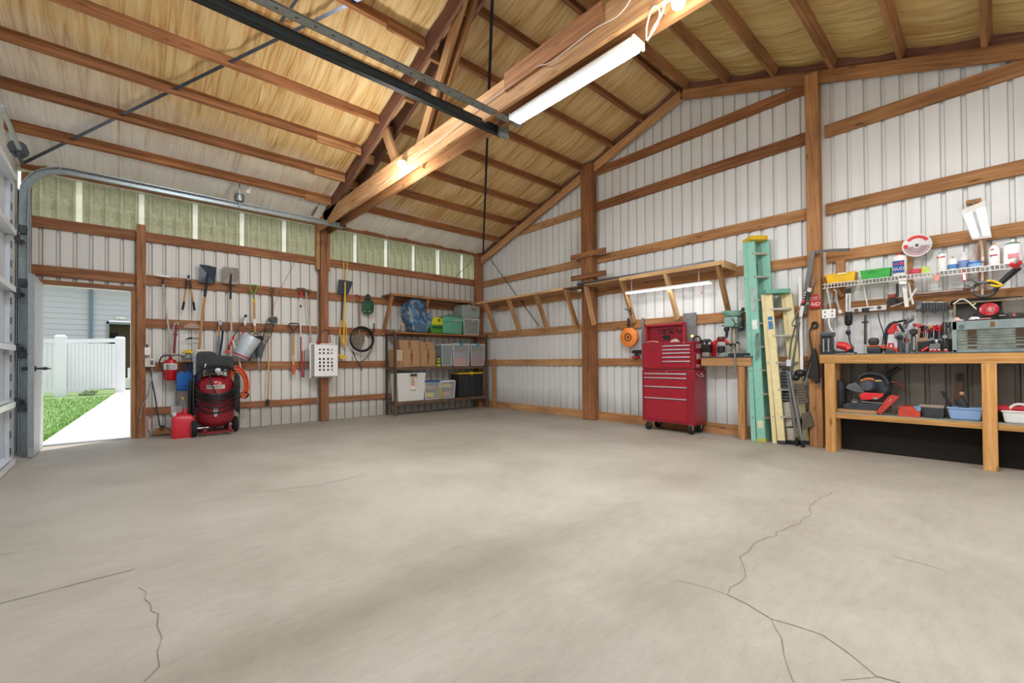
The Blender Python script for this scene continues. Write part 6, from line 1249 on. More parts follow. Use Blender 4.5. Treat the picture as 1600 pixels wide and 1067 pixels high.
c6 = lambda x, y: (1270+x*.08125, 480+y*.08125)
c7 = lambda x, y: (1300+x*.0937, 570+y*.0937)
c8 = lambda x, y: (1390+x*.13125, 360+y*.13125)
def Xp(f, pts, X): return [at(*f(*p), 0, X) for p in pts]
def plX(t, nm, f, pts, X, th, mat, bevel=0): return MB().plate(Xp(f, pts, X), (-th, 0, 0)).build(nm, mat, t, bevel=bevel)
def TX(name, f, x, y, X, label, cat, group=None): return thing(name, at(*f(x, y), 0, X), label, cat, group)
# vice with grey head and red grinder
t = TX('bench_vice', c6, 330, 880, 6.0, 'dark grey machine vice at the left end of the workbench', 'vice')
c = Bx(1294, 5.99); mb = MB(); mb.box(c+V((-.07, -.055, 0)), c+V((.08, .055, .05))); mb.box(c+V((-.05, -.045, .05)), c+V((.06, .045, .20))); mb.build('body', M('#404345', .45, .4), t, bevel=.008)
mb = MB(); mb.box(c+V((-.075, -.062, .195)), c+V((.06, .062, .245))); mb.build('jaw', M('#4d5154', .4, .4), t, bevel=.012)
for s in (-.022, .025): rod(t, 'screw_rod', [c+V((-.08, s, .02)), c+V((-.08, s, .17))], .010, STEEL)
rod(t, 'handle', [c+V((-.09, .05, .0+.012)), c+V((-.09, .058, .10))], .008, BLK)
t = TX('angle_grinder', c6, 600, 800, 6.0, 'red angle grinder body lying beside the grey vice', 'grinder')
mb = MB(); mb.tube(cpts([at(*c6(470, 720), 0, 5.97), at(*c6(560, 735), 0, 5.97), at(*c6(660, 770), 0, 5.97), at(*c6(720, 840), 0, 5.96)]), [.038]*6+[.042]*6+[.036]*6+[.03], 12); mb.build('motor_housing', REDB, t, smooth=True)
rod(t, 'nose', [at(*c6(712, 830), 0, 5.955), at(*c6(740, 835), 0, 5.93)], .026, BLK); rod(t, 'cord', cpts([at(*c6(745, 850), 0, 5.95), at(*c6(790, 872), 0, 5.95), at(*c6(850, 878), 0, 5.96)]), .007, BLK)
mb = MB(); mb.box(at(*c6(440, 885), 0, 6.0), at(*c6(640, 840), 0, 5.95)); mb.build('guard', BLKM, t, bevel=.006)
t = TX('outlet_plate', c6, 310, 130, 6.1, 'white four socket outlet plate with white cable on the post beside the bench', 'outlet')
mb = MB(); mb.box(at(*c6(188, 222), 0, 6.05), at(*c6(432, 28), 0, 6.02)); mb.build('plate', WHT, t, bevel=.003)
mb = MB()
for x, y in ((232, 95), (372, 75), (232, 175), (372, 155)): mb.box(at(*c6(x-10, y-16), 0, 6.019), at(*c6(x+10, y+16), 0, 6.016))
mb.build('socket_slots', DKG, t); rod(t, 'cable', cpts(Xp(c6, [(310, 225), (310, 300), (335, 400), (380, 470), (410, 540)], 6.02)), .009, WHT)
t = TX('spindle_tool', c6, 690, 250, 6.05, 'black inline power tool hanging by a cord from the wire shelf', 'power tool')
rod(t, 'body', Xp(c6, [(690, 90), (690, 170)], 6.02), .032, BLKM); rod(t, 'grip', Xp(c6, [(688, 165), (686, 240), (686, 320), (686, 355)], 6.02), [.038, .036, .036, .018], BLK); rod(t, 'nose', Xp(c6, [(686, 350), (684, 440)], 6.02), .008, MIDG)
rod(t, 'plug', Xp(c6, [(690, 440), (678, 485), (680, 535)], 6.02), [.014, .026, .012], M('#1b2138', .4)); rod(t, 'cord', cpts(Xp(c6, [(690, 535), (700, 620), (740, 720), (790, 795)], 6.02)), .006, BLKM)
t = TX('slotted_track', c1, 268, 640, 6.05, 'white slotted track with black ends hanging from the wire shelf', 'track'); mb = MB(); mb.bar(at(*c1(268, 575), 0, 6.04), at(*c1(268, 712), 0, 6.04), .012, .045, (0, 1, 0)); mb.build('track', M('#d2d4d4', .35, .4), t); mb = MB(); mb.box(at(*c1(252, 575), 0, 6.05), at(*c1(286, 535), 0, 6.02)); mb.build('end_block', BLKM, t, bevel=.004)
mb = MB(); mb.bar(at(*c1(268, 585), 0, 6.03), at(*c1(268, 700), 0, 6.03), .004, .01, (0, 1, 0)); mb.build('groove', MIDG, t)
t = TX('spirit_level', c1, 425, 690, 6.13, 'white spirit level fixed along the girt above the bench', 'spirit level'); mb = MB(); mb.plate(Xp(c1, [(288, 685), (560, 660), (560, 698), (288, 720)], 6.125), (-.02, 0, 0)); mb.build('body', WHT2, t, bevel=.002)
for x, y in ((502, 681), (330, 702)): rod(t, 'vial', [at(*c1(x, y), 0, 6.105), at(*c1(x, y), 0, 6.095)], .02, M('#5a5048', .4))
mb = MB(); mb.box(at(*c1(420, 682), 0, 6.1045), at(*c1(460, 688), 0, 6.1035)); mb.build('printed_mark', MIDG, t)
t = TX('knobbed_rod', c1, 398, 780, 6.05, 'black knobbed rod hanging in front of the white level down to the bench', 'rod'); rod(t, 'knob', Xp(c1, [(398, 685), (398, 712)], 6.08), .032, BLKM); rod(t, 'rod', Xp(c1, [(398, 735), (397, 960)], 6.08), .012, M('#54575a', .4, .5)); rod(t, 'collar', Xp(c1, [(397, 788), (397, 798)], 6.08), .03, BLKM); rod(t, 'upper_rod', Xp(c1, [(385, 520), (415, 672)], 6.1), .007, WHT)
t = TX('spring_hook', c1, 180, 640, 6.05, 'grey hooked spring tool hanging from the left end of the wire shelf', 'tool'); rod(t, 'spring', cpts(Xp(c1, [(155, 545), (175, 560), (180, 620), (195, 680), (208, 722)], 6.05)), .010, M('#b6b3ac', .4, .4)); rod(t, 'tip', Xp(c1, [(200, 700), (212, 725)], 6.05), .018, WHT2)
# black sanders
t = TX('orbital_sander', c6, 1190, 760, 6.0, 'low black and orange sander lying on the bench', 'sander'); c = Bx(1367, 5.97)
mb = MB(); mb.box(c+V((-.07, -.06, 0)), c+V((.07, .06, .07))); mb.build('base', M('#2c3136', .5), t, bevel=.02); mb = MB(); mb.box(c+V((-.05, -.035, .085)), c+V((.05, .052, .165))); mb.build('motor', M('#302f2f', .5), t, bevel=.03); mb = MB(); mb.box(c+V((-.06, -.10, .07)), c+V((.05, .055, .085))); mb.build('orange_plate', M('#c4572e', .5), t, bevel=.003); rod(t, 'cord', cpts(Xp(c6, [(1255, 120), (1280, 250), (1320, 380), (1360, 500), (1355, 600), (1325, 740)], 6.08)), .005, BLK)
# red and grey bench grinder cluster
t = TX('bench_grinder', c4, 420, 700, 6.0, 'red and pale grey bench grinder with curved black hose arm', 'bench grinder')
plX(t, 'red_motor', c4, [(325, 540), (420, 420), (500, 410), (505, 430), (455, 470), (440, 570), (400, 612), (340, 590)], 6.0, .08, REDB, .01); plX(t, 'red_hook', c4, [(455, 470), (480, 465), (485, 510), (515, 530), (500, 555), (455, 540)], 5.97, .03, REDB, .004)
plX(t, 'pale_body', c4, [(340, 605), (430, 600), (520, 640), (510, 850), (315, 850)], 6.02, .10, M('#bfc4cc', .4), .01); plX(t, 'red_badge', c4, [(318, 755), (420, 755), (420, 850), (318, 850)], 5.915, .012, RED, .002); plX(t, 'badge_mark', c4, [(350, 780), (392, 780), (392, 825), (350, 825)], 5.902, .002, M('#e8b8b8', .4))
plX(t, 'red_base', c4, [(200, 822), (515, 838), (518, 915), (470, 912), (440, 870), (220, 845)], 6.02, .12, M('#c43a26', .4), .004); plX(t, 'dark_foot', c4, [(290, 860), (440, 865), (450, 930), (260, 930)], 5.93, .05, DKG, .006)
rod(t, 'hose_arm', cpts(Xp(c4, [(292, 900), (300, 640), (320, 500), (370, 430), (470, 385), (560, 360), (645, 345)], 6.03)), [.026]*12+[.022]*12+[.012]*13, BLKM); rod(t, 'brace', Xp(c4, [(510, 410), (600, 560)], 6.0), .013, BLKM)
t = TX('wire_brush', c4, 520, 630, 5.98, 'grey wire wheel on a dark stand in front of the red grinder', 'wire wheel'); c = at(*c4(525, 630), 0, 5.93); mb = MB(); mb.lathe([(0, -.02), (.04, -.018), (.047, -.005), (.043, .012), (0, .014)], c, (-1, 0, .1), 26); mb.build('wheel', M('#7f8181', .8, .2, .35, 60), t, smooth=True)
mb = MB(); mb.lathe([(0, 0), (.027, 0), (.024, .02), (.01, .03), (.007, .05), (0, .05)], c+V((-.015, 0, -.012)), (-1, 0, 0), 18); mb.build('hub', BLKM, t, smooth=True); plX(t, 'stand', c4, [(515, 700), (575, 700), (580, 925), (520, 925)], 5.96, .05, M('#4a4e50', .5, .4), .005)
t = TX('curved_handle', c4, 690, 380, 6.1, 'grey metal curved handle leaning on the wall behind the wire wheel', 'handle'); rod(t, 'handle', cpts(Xp(c4, [(600, 500), (640, 400), (700, 350), (745, 310), (760, 262)], 6.08)), [.02]*12+[.024]*6+[.015]*7, M('#8f9295', .35, .7))
t = TX('small_tin', c4, 640, 750, 6.0, 'small grey cylinder tin with reddish top beside the wire wheel', 'tin'); c = Bx(1417, 5.98); mb = MB(); mb.lathe([(.026, .001), (.028, .01), (.028, .10), (.0, .105)], c, n=18); mb.build('tin', M('#8d9196', .35, .6), t, smooth=True); mb = MB(); mb.lathe([(.02, .105), (.024, .135), (.012, .15), (0, .151)], c, n=16); mb.build('cap', M('#9a5a50', .5), t, smooth=True)
t = TX('tool_grinder', c4, 780, 600, 6.0, 'dark grinder with round guard and red spade handles standing mid bench', 'grinder'); c = at(*c4(775, 555), 0, 5.96)
mb = MB(); mb.lathe([(0, -.03), (.028, -.03), (.032, -.015), (.032, .03), (.024, .045), (0, .045)], c, (-1, 0, 0), 22); mb.build('guard', M('#3a3c3e', .45, .4), t, smooth=True); plX(t, 'column', c4, [(735, 600), (820, 620), (810, 900), (715, 905)], 6.03, .06, M('#4f5357', .5, .4), .006); plX(t, 'silver_edge', c4, [(765, 640), (800, 640), (800, 880), (765, 880)], 5.965, .004, STEEL)
for x, y in ((795, 445), (878, 450)): plX(t, 'red_knob', c4, [(x-38, y-40), (x+30, y-42), (x+36, y+20), (x-20, y+30)], 5.98, .05, M('#8f2a2c', .4) if x < 800 else REDB, .01)
plX(t, 'rusty_clamp', c4, [(845, 480), (905, 490), (895, 600), (850, 840), (815, 830), (850, 640)], 5.95, .03, M('#9a7a68', .6, .3, .3), .003)
# tool caddy with screwdrivers and pliers
t = TX('tool_caddy', c4, 1050, 780, 6.0, 'black tool caddy box holding pliers and screwdrivers on the bench', 'tool caddy')
plX(t, 'bin', c4, [(870, 730), (1270, 700), (1270, 905), (880, 910)], 6.05, .14, BLK, .01); plX(t, 'tan_label', c4, [(850, 665), (1030, 655), (1030, 715), (840, 720)], 5.95, .02, M('#b48a6c', .7, var=.3)); plX(t, 'front_box', c4, [(1060, 770), (1250, 760), (1250, 860), (1050, 870)], 5.90, .02, MIDG, .006)
random.seed(21); hand = [REDB, RED, M('#c4302c', .4), BLK, M('#d8a24a', .5), DKG]
for i in range(22):
    x = 905+i*17; y = random.uniform(420, 520); yb = 660; lean = random.uniform(-25, 25); X = random.uniform(5.94, 6.02)
    s = TX('screwdriver' if i % 2 else 'pliers', c4, x, y, X, '%s %s standing in the black caddy, %s tool from its left end' % (('red', 'dark red', 'scarlet', 'black', 'tan', 'grey')[i % 6], 'screwdriver handle' if i % 2 else 'pliers', (ordn+['fifteenth', 'sixteenth', 'seventeenth', 'eighteenth', 'nineteenth', 'twentieth', 'twenty-first', 'twenty-second'])[i]), 'screwdriver' if i % 2 else 'pliers', 'hand tools in the caddy')
    a = at(*c4(x+lean, y), 0, X); m_ = at(*c4(x+lean*.4, y+85), 0, X); e = at(*c4(x, yb+20), 0, X)
    if i % 2: rod(s, 'grip', [a, m_], [.012, .014], hand[i % 6]); rod(s, 'shank', [m_, e], .005, STEEL)
    else:
        rod(s, 'grip', cpts([a+V((0, .012, 0)), lerp(a, m_, .5)+V((0, .016, 0)), m_]), .008, hand[i % 6]); rod(s, 'grip', cpts([a-V((0, .012, 0)), lerp(a, m_, .5)-V((0, .016, 0)), m_]), .008, hand[i % 6]); rod(s, 'jaws', [m_, e], .010, BLKM)
t = TX('tape_measure', c4, 1090, 690, 5.9, 'round grey tape measure hung on the front of the caddy', 'tape measure'); mb = MB(); mb.lathe([(0, 0), (.015, 0), (.016, .01), (.0, .015)], at(*c4(1090, 690), 0, 5.90), (-1, 0, 0), 16); mb.build('case', M('#6c6f74', .4, .4), t, smooth=True)
t = TX('padlock', c4, 1175, 735, 5.9, 'silver oval lock hanging below the tape measure', 'padlock'); mb = MB(); mb.ball(at(*c4(1178, 730), 0, 5.885), (.01, .013, .022)); mb.build('body', STEEL, t, smooth=True)
t = TX('utility_knife', c4, 970, 870, 5.9, 'red utility knife leaning against the caddy foot', 'knife'); rod(t, 'handle', Xp(c4, [(915, 900), (1030, 830)], 5.90), .011, REDB); rod(t, 'blade_tip', Xp(c4, [(1030, 830), (1045, 821)], 5.90), .006, STEEL)
for i, x in enumerate((1085, 1150, 1225, 1345)):
    t = TX('plastic_pack', c4, x, 885, 5.9, '%s small red and white plastic pack along the bench edge before the caddy' % ordn[i], 'pack', 'red and white packs'); mb = MB(); mb.box(at(*c4(x-38, 905), 0, 5.91), at(*c4(x+34, 862), 0, 5.885)); mb.build('pack', REDB, t, bevel=.006); mb = MB(); mb.box(at(*c4(x-18, 880), 0, 5.884), at(*c4(x+18, 862), 0, 5.880)); mb.build('white_print', WHT, t)
t = TX('plastic_clamp', c4, 1330, 640, 6.0, 'pair of tall black plastic clamps standing left of the grey tool chest', 'clamp')
for x in (1305, 1362): plX(t, 'clamp_arm', c4, [(x-22, 385), (x+18, 380), (x+20, 900), (x-30, 905)], 5.96, .04, BLK, .006)
rod(t, 'knob', Xp(c4, [(1328, 640)], 5.92)+[at(*c4(1328, 640), 0, 5.90)], .018, STEEL)
t = TX('corner_clamp', c4, 1420, 440, 6.0, 'dark grey angled clamp end poking out beside the grey tool chest', 'clamp'); plX(t, 'arm', c4, [(1400, 380), (1450, 375), (1440, 440), (1400, 490), (1375, 480)], 6.0, .02, DKG, .004); plX(t, 'cloth', c4, [(1390, 480), (1455, 440), (1450, 680), (1385, 680)], 6.06, .02, M('#a9aeb4', .5)); plX(t, 'case', c4, [(1390, 680), (1455, 680), (1455, 905), (1395, 905)], 6.04, .06, BLK, .004)
# old grey machinist chest
t = TX('machinist_chest', c5, 800, 700, 6.0, 'old grey steel machinist tool chest with shallow drawers and open lid', 'tool chest')
yL = at(*c5(95, 600), 0, 5.90).y; yR = yL-.72; zb = ZB+.001; zt = at(*c5(500, 370), 0, 5.9).z; zd1 = at(*c5(300, 535), 0, 5.9).z; zd0 = at(*c5(300, 915), 0, 5.9).z
GC = M('#8d9b9b', .45, .3, .18, 10); GC2 = M('#7f877f', .5, .3, .3, 14)
mb = MB(); mb.box((5.915, yR, zb), (6.12, yL, zt)); mb.build('case', GC, t, bevel=.004)
mb = MB(); mb.box((5.90, yR, zd1), (5.915, yL, zt)); mb.box((5.90, yR, zb), (5.915, yL, zb+.02)); mb.box((5.90, yL-.03, zb), (5.915, yL, zt)); mb.box((5.90, yR, zb), (5.915, yR+.03, zt)); mb.build('front_frame', GC, t, bevel=.002)
zz = [zd0+.006+(zd1-zd0-.01)*f for f in (0, .25, .42, .58, .70, .82, .92)]
for k, (za, zb_) in enumerate(zip(zz, zz[1:]+[zd1-.004])):
    d = MB().box((5.908, yR+.035, za+.002), (5.916, yL-.035, zb_-.002)).build('drawer', GC2, t, bevel=.001, seg=1)
    for fy in (.25, .82): yy = yL-(yL-yR)*fy*.72; MB().box((5.900, yy-.03, (za+zb_)/2-.007), (5.909, yy+.03, (za+zb_)/2+.005)).build('pull', M('#5a4232', .5, .6), d)
mb = MB(); yy = at(*c5(840, 440), 0, 5.9).y; mb.box((5.893, yy-.014, zt-.06), (5.901, yy+.014, zt-.015)); mb.build('latch', M('#8a6a42', .4, .7), t); mb = MB(); yy = at(*c5(265, 470), 0, 5.9).y; mb.lathe([(0, 0), (.02, 0), (.02, .004), (0, .004)], (5.9, yy, zt-.05), (-1, 0, 0), 16); mb.build('round_badge', M('#6f7a78', .4, .6), t)
zl = at(*c5(300, 60), 0, 6.1).z; MB().box((6.10, yR, zt), (6.115, yL-.01, zl+.01)).build('open_lid', M('#4c4a48', .7, .2, .2), t); mb = MB(); mb.box((6.03, yL-.02, zt), (6.115, yL-.005, zl)); mb.box((6.03, yR, zl), (6.115, yL-.005, zl+.012)); mb.build('lid_edge', M('#8a7a5c', .5, .4, .3), t)
t = TX('magnetic_dish', c5, 775, 170, 6.0, 'shallow bright red magnetic dish tilted on the open lid of the grey chest', 'dish'); c = at(*c5(775, 168), 0, 6.03); mb = MB(); mb.lathe([(0, .012), (.04, .012), (.058, .0), (.064, .022), (.06, .024), (.042, .018), (0, .018)], c, V((-1, 0, .35)), 30); mb.build('dish', RED, t, smooth=True)
mb = MB(); random.seed(4)
for k in range(7): p = c+V((-.03, random.uniform(-.03, .03), random.uniform(-.03, .02))); mb.tube([p, p+V((0, random.uniform(-.01, .01), .025))], .003, 5)
mb.build('loose_screws', STEEL, t)
for nm, lb, f in (('crumpled_cloth', 'white crumpled cloth on the left corner of the grey chest', [(110, 375), (150, 310), (220, 310), (240, 345), (310, 350), (300, 375)]), ('paint_scraper', 'white bladed scraper with pink handle lying on the grey chest', [(390, 350), (450, 300), (580, 300), (610, 325), (600, 345), (540, 340), (500, 352)])):
    t = TX(nm, c5, f[0][0], f[0][1], 5.97, lb, 'cloth' if 'cloth' in lb else 'scraper'); plX(t, 'shape', c5, f, 5.97, .03, WHT if 'blade' in lb else M('#e8c8b8', .7), .003)
    if 'scraper' in lb: rod(t, 'handle', Xp(c5, [(600, 335), (815, 325)], 5.96), .007, M('#c47f7c', .5))
t = TX('try_square', c5, 1020, 150, 6.0, 'black metal square standing in the open grey chest', 'square'); plX(t, 'blade', c5, [(1000, 0), (1035, 0), (1035, 250), (1000, 250)], 6.05, .006, BLK); plX(t, 'base', c5, [(965, 262), (1085, 262), (1080, 278), (960, 280)], 6.04, .02, M('#b9a8a0', .5, .3))
t = TX('glass_jar', c5, 1270, 140, 6.0, 'clear plastic tub with clips standing in the grey chest', 'tub'); mb = MB(); c = at(*c5(1270, 235), 0, 6.04); mb.lathe([(.07, 0), (.085, .02), (.085, .13), (.09, .14)], c, n=24, cap=False); mb.build('tub', M('#b9b4a8', .2, alpha=.35), t, smooth=True); plX(t, 'dark_base', c5, [(1140, 262), (1200, 250), (1330, 262), (1330, 310), (1150, 310)], 6.0, .04, DKG, .004); plX(t, 'red_clip', c5, [(1210, 235), (1265, 235), (1260, 290), (1225, 290)], 5.95, .01, M('#c05a4c', .5))
t = TX('dangling_cord', c5, 400, 60, 6.0, 'white and pink cord ends dangling over the lid of the grey chest', 'cord'); rod(t, 'cord', cpts(Xp(c5, [(110, 60), (170, 20), (230, -20), (300, -30), (380, 10), (460, 80), (540, 155)], 6.02)), .006, M('#d8d2c8', .6)); rod(t, 'tip', Xp(c5, [(470, 85), (530, 45)], 6.02), .006, M('#d8c49a', .5))
t = TX('leather_pouch', c5, 250, 30, 6.05, 'long black pouch lying along the top edge of the open grey lid', 'pouch'); mb = MB(); mb.tube(cpts([at(*c5(100, 80), 0, 6.10), at(*c5(160, 20), 0, 6.08), at(*c5(500, -10), 0, 6.08), at(*c5(900, -20), 0, 6.09), at(*c5(1400, -50), 0, 6.10)]), .022, 8); mb.build('roll', BLK, t, smooth=True)

# ---- cutter rack, hanging saw etc. on the girt above
t = TX('socket_rail', c4, 1100, 90, 6.1, 'black rail of router bits and sockets hung under the girt', 'bit rack'); MB().bar(at(*c4(825, 60), 0, 6.11), at(*c4(1372, 45), 0, 6.11), .02, .035).build('rail', BLK, t)
for i in range(10):
    x = 850+i*56; p = at(*c4(x, 85), 0, 6.09); ts = thing('router_bit', p, '%s steel bit hanging from the black rail, counted from the post' % ordn[i], 'tool bit', 'bits on the black rail')
    rod(ts, 'shank', [p+EZ*.03, at(*c4(x, 150), 0, 6.09), at(*c4(x+4, 200+(i % 3)*12), 0, 6.09)], [.014, .012, .005], M('#55585b', .4, .6)); rod(ts, 'cap', [at(*c4(x, 20), 0, 6.10), at(*c4(x, 48), 0, 6.10)], .020 if i in (2, 4, 7) else .013, WHT2 if i in (2, 4, 7) else STEEL)
t = TX('saw_strip', c8, 640, 730, 6.1, 'long rusty toothed saw blade hung along the girt', 'saw'); plX(t, 'blade', c8, [(290, 740), (640, 712), (930, 680), (970, 690), (975, 712), (940, 728), (640, 755), (290, 780)], 6.11, .006, M('#6d4c40', .5, .4, .25))
mb = MB()
for k in range(26): p = at(*c8(310+k*22, 752-k*2.0), 0, 6.102); mb.box(p+V((0, -.006, -.006)), p+V((-.003, .006, .006)))
mb.build('teeth', M('#c9bcb4', .5, .3), t)
t = TX('strap_wrench', c8, 1130, 700, 6.05, 'oval grey loop tool with black handle and yellow clamp hanging off the wire shelf', 'strap wrench')
cc0 = at(*c8(1130, 700), 0, 6.05); rx_ = abs(at(*c8(990, 700), 0, 6.05).y-cc0.y); rz_ = abs(at(*c8(1130, 785), 0, 6.05).z-cc0.z)
rod(t, 'loop', [cc0+V((0, rx_*cos(a), rz_*sin(a))) for a in [pi*.08+2*pi*k/28 for k in range(26)]], .014, M('#55524e', .5, .4)); rod(t, 'handle', Xp(c8, [(1245, 715), (1330, 620), (1440, 520), (1545, 440)], 6.02), [.014, .022, .026, .022], BLK)
rod(t, 'yellow_clamp', cpts(Xp(c8, [(1150, 605), (1220, 600), (1290, 625), (1330, 650), (1280, 665), (1200, 650)], 6.0)), .011, YELS); rod(t, 'clamp_jaw', cpts(Xp(c8, [(920, 590), (980, 585), (1040, 615), (1120, 620), (1160, 605)], 6.0)), .012, MIDG)
t = TX('wire_hook', c8, 930, 660, 6.08, 'thin bent grey wire hook left of the oval loop tool', 'hook'); rod(t, 'wire', cpts(Xp(c8, [(885, 652), (940, 665), (985, 690), (1000, 720)], 6.06)), .005, MIDG)
t = TX('scissors', c8, 260, 760, 6.05, 'white handled scissors hanging open from the wire shelf post', 'scissors'); rod(t, 'blade', Xp(c8, [(225, 620), (245, 740), (280, 880)], 6.02), .009, WHT2); rod(t, 'blade', Xp(c8, [(320, 690), (270, 770), (215, 850)], 6.02), .009, WHT2); rod(t, 'rubber_band', cpts(Xp(c8, [(225, 600), (240, 640), (285, 640), (290, 600)], 6.02)), .006, M('#a8824a', .5))
t = TX('air_tool', c1, 620, 640, 6.08, 'red and black air ratchet with chrome wrench hung on the girt', 'air ratchet'); plX(t, 'red_body', c1, [(568, 585), (632, 578), (634, 608), (570, 612)], 6.1, .04, M('#8f3a32', .5), .006); rod(t, 'disc', [at(*c1(605, 640), 0, 6.09), at(*c1(605, 640), 0, 6.06)], .05, BLKM); rod(t, 'chrome_wrench', Xp(c1, [(590, 672), (690, 640)], 6.05), .010, CHROME); rod(t, 'rod', Xp(c1, [(640, 500), (640, 600)], 6.08), .012, DKG); rod(t, 'black_handle', Xp(c1, [(640, 620), (695, 660)], 6.06), .016, BLK)
t = TX('hook_clamp', c1, 800, 660, 6.08, 'dark steel clamp hooked on the girt by the bit rail', 'clamp'); plX(t, 'frame', c1, [(782, 640), (824, 632), (822, 690), (800, 700), (780, 690)], 6.1, .03, M('#6d7074', .4, .5, .4), .003); rod(t, 'chain', Xp(c1, [(790, 690), (786, 760)], 6.1), .004, M('#a58a4a', .4, .6))
t = TX('hanging_tag', c8, 890, 540, 6.0, 'small white tag in a red frame clipped on the wire shelf edge', 'tag'); plX(t, 'frame', c8, [(862, 480), (912, 480), (920, 600), (868, 604)], 5.94, .006, REDB, .002); plX(t, 'tag', c8, [(870, 500), (905, 500), (910, 590), (875, 592)], 5.933, .003, WHT)

# ---- wire shelf
ws = TX('wire_shelf', c8, 600, 520, 6.0, 'white ventilated wire shelf above the workbench holding bottles and boxes', 'wire shelf')
WX0, WX1, WZ, WY1, WY0 = 5.93, 6.13, 1.865, 1.32, -1.4
WW = M('#e8e8e8', .35, var=.03); mb = MB()
for x, z in ((WX0, WZ), (WX0, WZ-.045), (WX1, WZ), (6.03, WZ)): mb.tube([(x, WY0, z), (x, WY1, z)], .004, 6)
mb.build('long_wires', WW, ws); mb = MB(); y = WY0
while y < WY1: mb.tube([(WX1, y, WZ+.003), (WX0, y, WZ+.003), (WX0, y, WZ-.045)], .0026, 4); y += .03
mb.build('cross_wires', WW, ws)
for y in (.62, -.35, 1.28): MB().bar((WX0+.01, y, WZ-.05), (6.12, y, WZ-.30), .012, .02).build('support_brace', WW, ws)
mb = MB(); mb.bar(at(*c8(165, 600), 0, 5.99), at(*c8(205, 910), 0, 5.99), .01, .032, (0, 1, 0)); mb.build('end_brace', WHT2, ws); mb = MB(); p = at(*c8(158, 605), 0, 5.95); mb.box(p+V((-.01, -.03, -.03)), p+V((.02, .03, .03))); mb.build('clip', WHT, ws, bevel=.004)
SZ = WZ+.008
def Ws(x, X=6.03): p = at(x, 430, 0, X); p.z = SZ; return p
def tub(px0, px1, label, mat, ztop_px, brim):
    a = Ws(px0, 5.95); c = Ws(px1, 5.95); w = a.y-c.y; yc = (a.y+c.y)/2; zt = at((px0+px1)/2, ztop_px, 0, 5.95).z; t = thing('plastic_tub', (6.03, yc, SZ), label, 'plastic tub')
    f = lambda ww, dw, z: [V((6.04+sx*dw/2, yc+sy*ww/2, z)) for sx, sy in ((-1, -1), (1, -1), (1, 1), (-1, 1))]
    mb = MB(); mb.loft([f(w*.88, .15, SZ), f(w*.97, .17, zt-.012)]); mb.loft([f(w, .18, zt-.014), f(w, .18, zt)]); mb.build('tub', mat, t, bevel=.012)
    return t
t = tub(1289, 1337, 'yellow plastic tub at the left end of the wire shelf', M('#eab91c', .4), 426, 0); MB().box((5.945, t.location.y-.06, SZ+.085), (5.947, t.location.y+.02, SZ+.1)).build('tape_label', M('#efe6b8', .5), t)
t = tub(1343, 1392, 'green plastic tub beside the yellow one on the wire shelf', GRN, 420, 0); MB().box((5.945, t.location.y-.02, SZ+.07), (5.9465, t.location.y+.06, SZ+.075)).build('embossed_line', M('#2a7d34', .4), t)
def bottle(px, X, w, z1px, prof, label, parts, cat='bottle', name='spray_can', base=None, sq=None):
    """prof: list (radius fraction, height fraction) for body; parts: (name, mat, r0, h0, r1, h1)"""
    c = Ws(px, X); h = at(px, z1px, 0, X).z-SZ; t = thing(name, c, label, cat); r = w/2
    for i, (nm, mt, pr) in enumerate(parts): MB().lathe([(r*a, h*b) for a, b in pr], c, n=22, sq=sq).build(nm, mt, t, smooth=True)
    return t, c, h, r
t, c, h, r = bottle(1405, 6.02, 0.120, 396, None, 'white squarish jug with red cap and blue label on the wire shelf', [('body', WHT, [(.9, 0), (1, .02), (1, .80), (.8, .87), (.35, .92), (.3, .93)]), ('cap', REDB, [(.32, .90), (.32, 1), (0, 1.0)])], 'jug', 'cleaner_jug', sq=(.7, 1))
mb = MB(); mb.plate([V((c.x-.0425, c.y+s*.045, c.z+h*z)) for s, z in ((1, .14), (-1, .14), (-1, .66), (1, .66))], (-.003, 0, 0)); mb.build('label', M('#1d4c96', .4), t)
text('GUD', 'lettering', t, V((c.x-.047, c.y-.0, c.z+h*.30)), -EY, EZ, .042, WHT); mb = MB(); mb.box((c.x-.047, c.y-.01, c.z+h*.47), (c.x-.046, c.y-.035, c.z+h*.60)); mb.box((c.x-.047, c.y+.035, c.z+h*.5), (c.x-.046, c.y+.0, c.z+h*.54)); mb.build('red_mark', REDB, t)
t, c, h, r = bottle(1472, 6.02, 0.075, 394, None, 'white aerosol can with teal cap and red lettering, first of the cans', [('can', WHT, [(.95, 0), (1, .02), (1, .84), (.8, .91), (.6, .92)]), ('teal_cap', M('#79aeb8', .4), [(.62, .90), (.62, .98), (.4, 1.0), (0, 1)]), ], 'spray can')
mb = MB(); 
for s, z in ((.05, .70), (.0, .69), (-.035, .71)): mb.box((c.x-r-.004, c.y+s*.5-.008, c.z+h*z), (c.x-r+.01, c.y+s*.5+.008, c.z+h*(z+.06)))
mb.build('red_print', REDB, t)
t, c, h, r = bottle(1489, 6.03, 0.069, 401, None, 'short white can with small gold cap and blue band', [('can', WHT, [(.95, 0), (1, .02), (1, .76), (.7, .86), (.25, .9)]), ('gold_cap', M('#b0925a', .35, .6), [(.22, .88), (.22, 1), (0, 1)]), ('blue_band', M('#4f86bc', .4), [(1.02, .10), (1.02, .42)])], 'spray can')
t, c, h, r = bottle(1506, 6.03, 0.075, 394, None, 'white pump bottle with round white cap and blue striped label', [('body', WHT2, [(.95, 0), (1, .02), (1, .62), (.6, .82), (.28, .88)]), ('cap', WHT, [(.3, .86), (.34, .9), (.3, .98), (0, 1)]), ('blue_label', M('#7a8fc0', .4, var=.3), [(1.02, .08), (1.02, .5)])], 'bottle', 'cleaner_bottle')
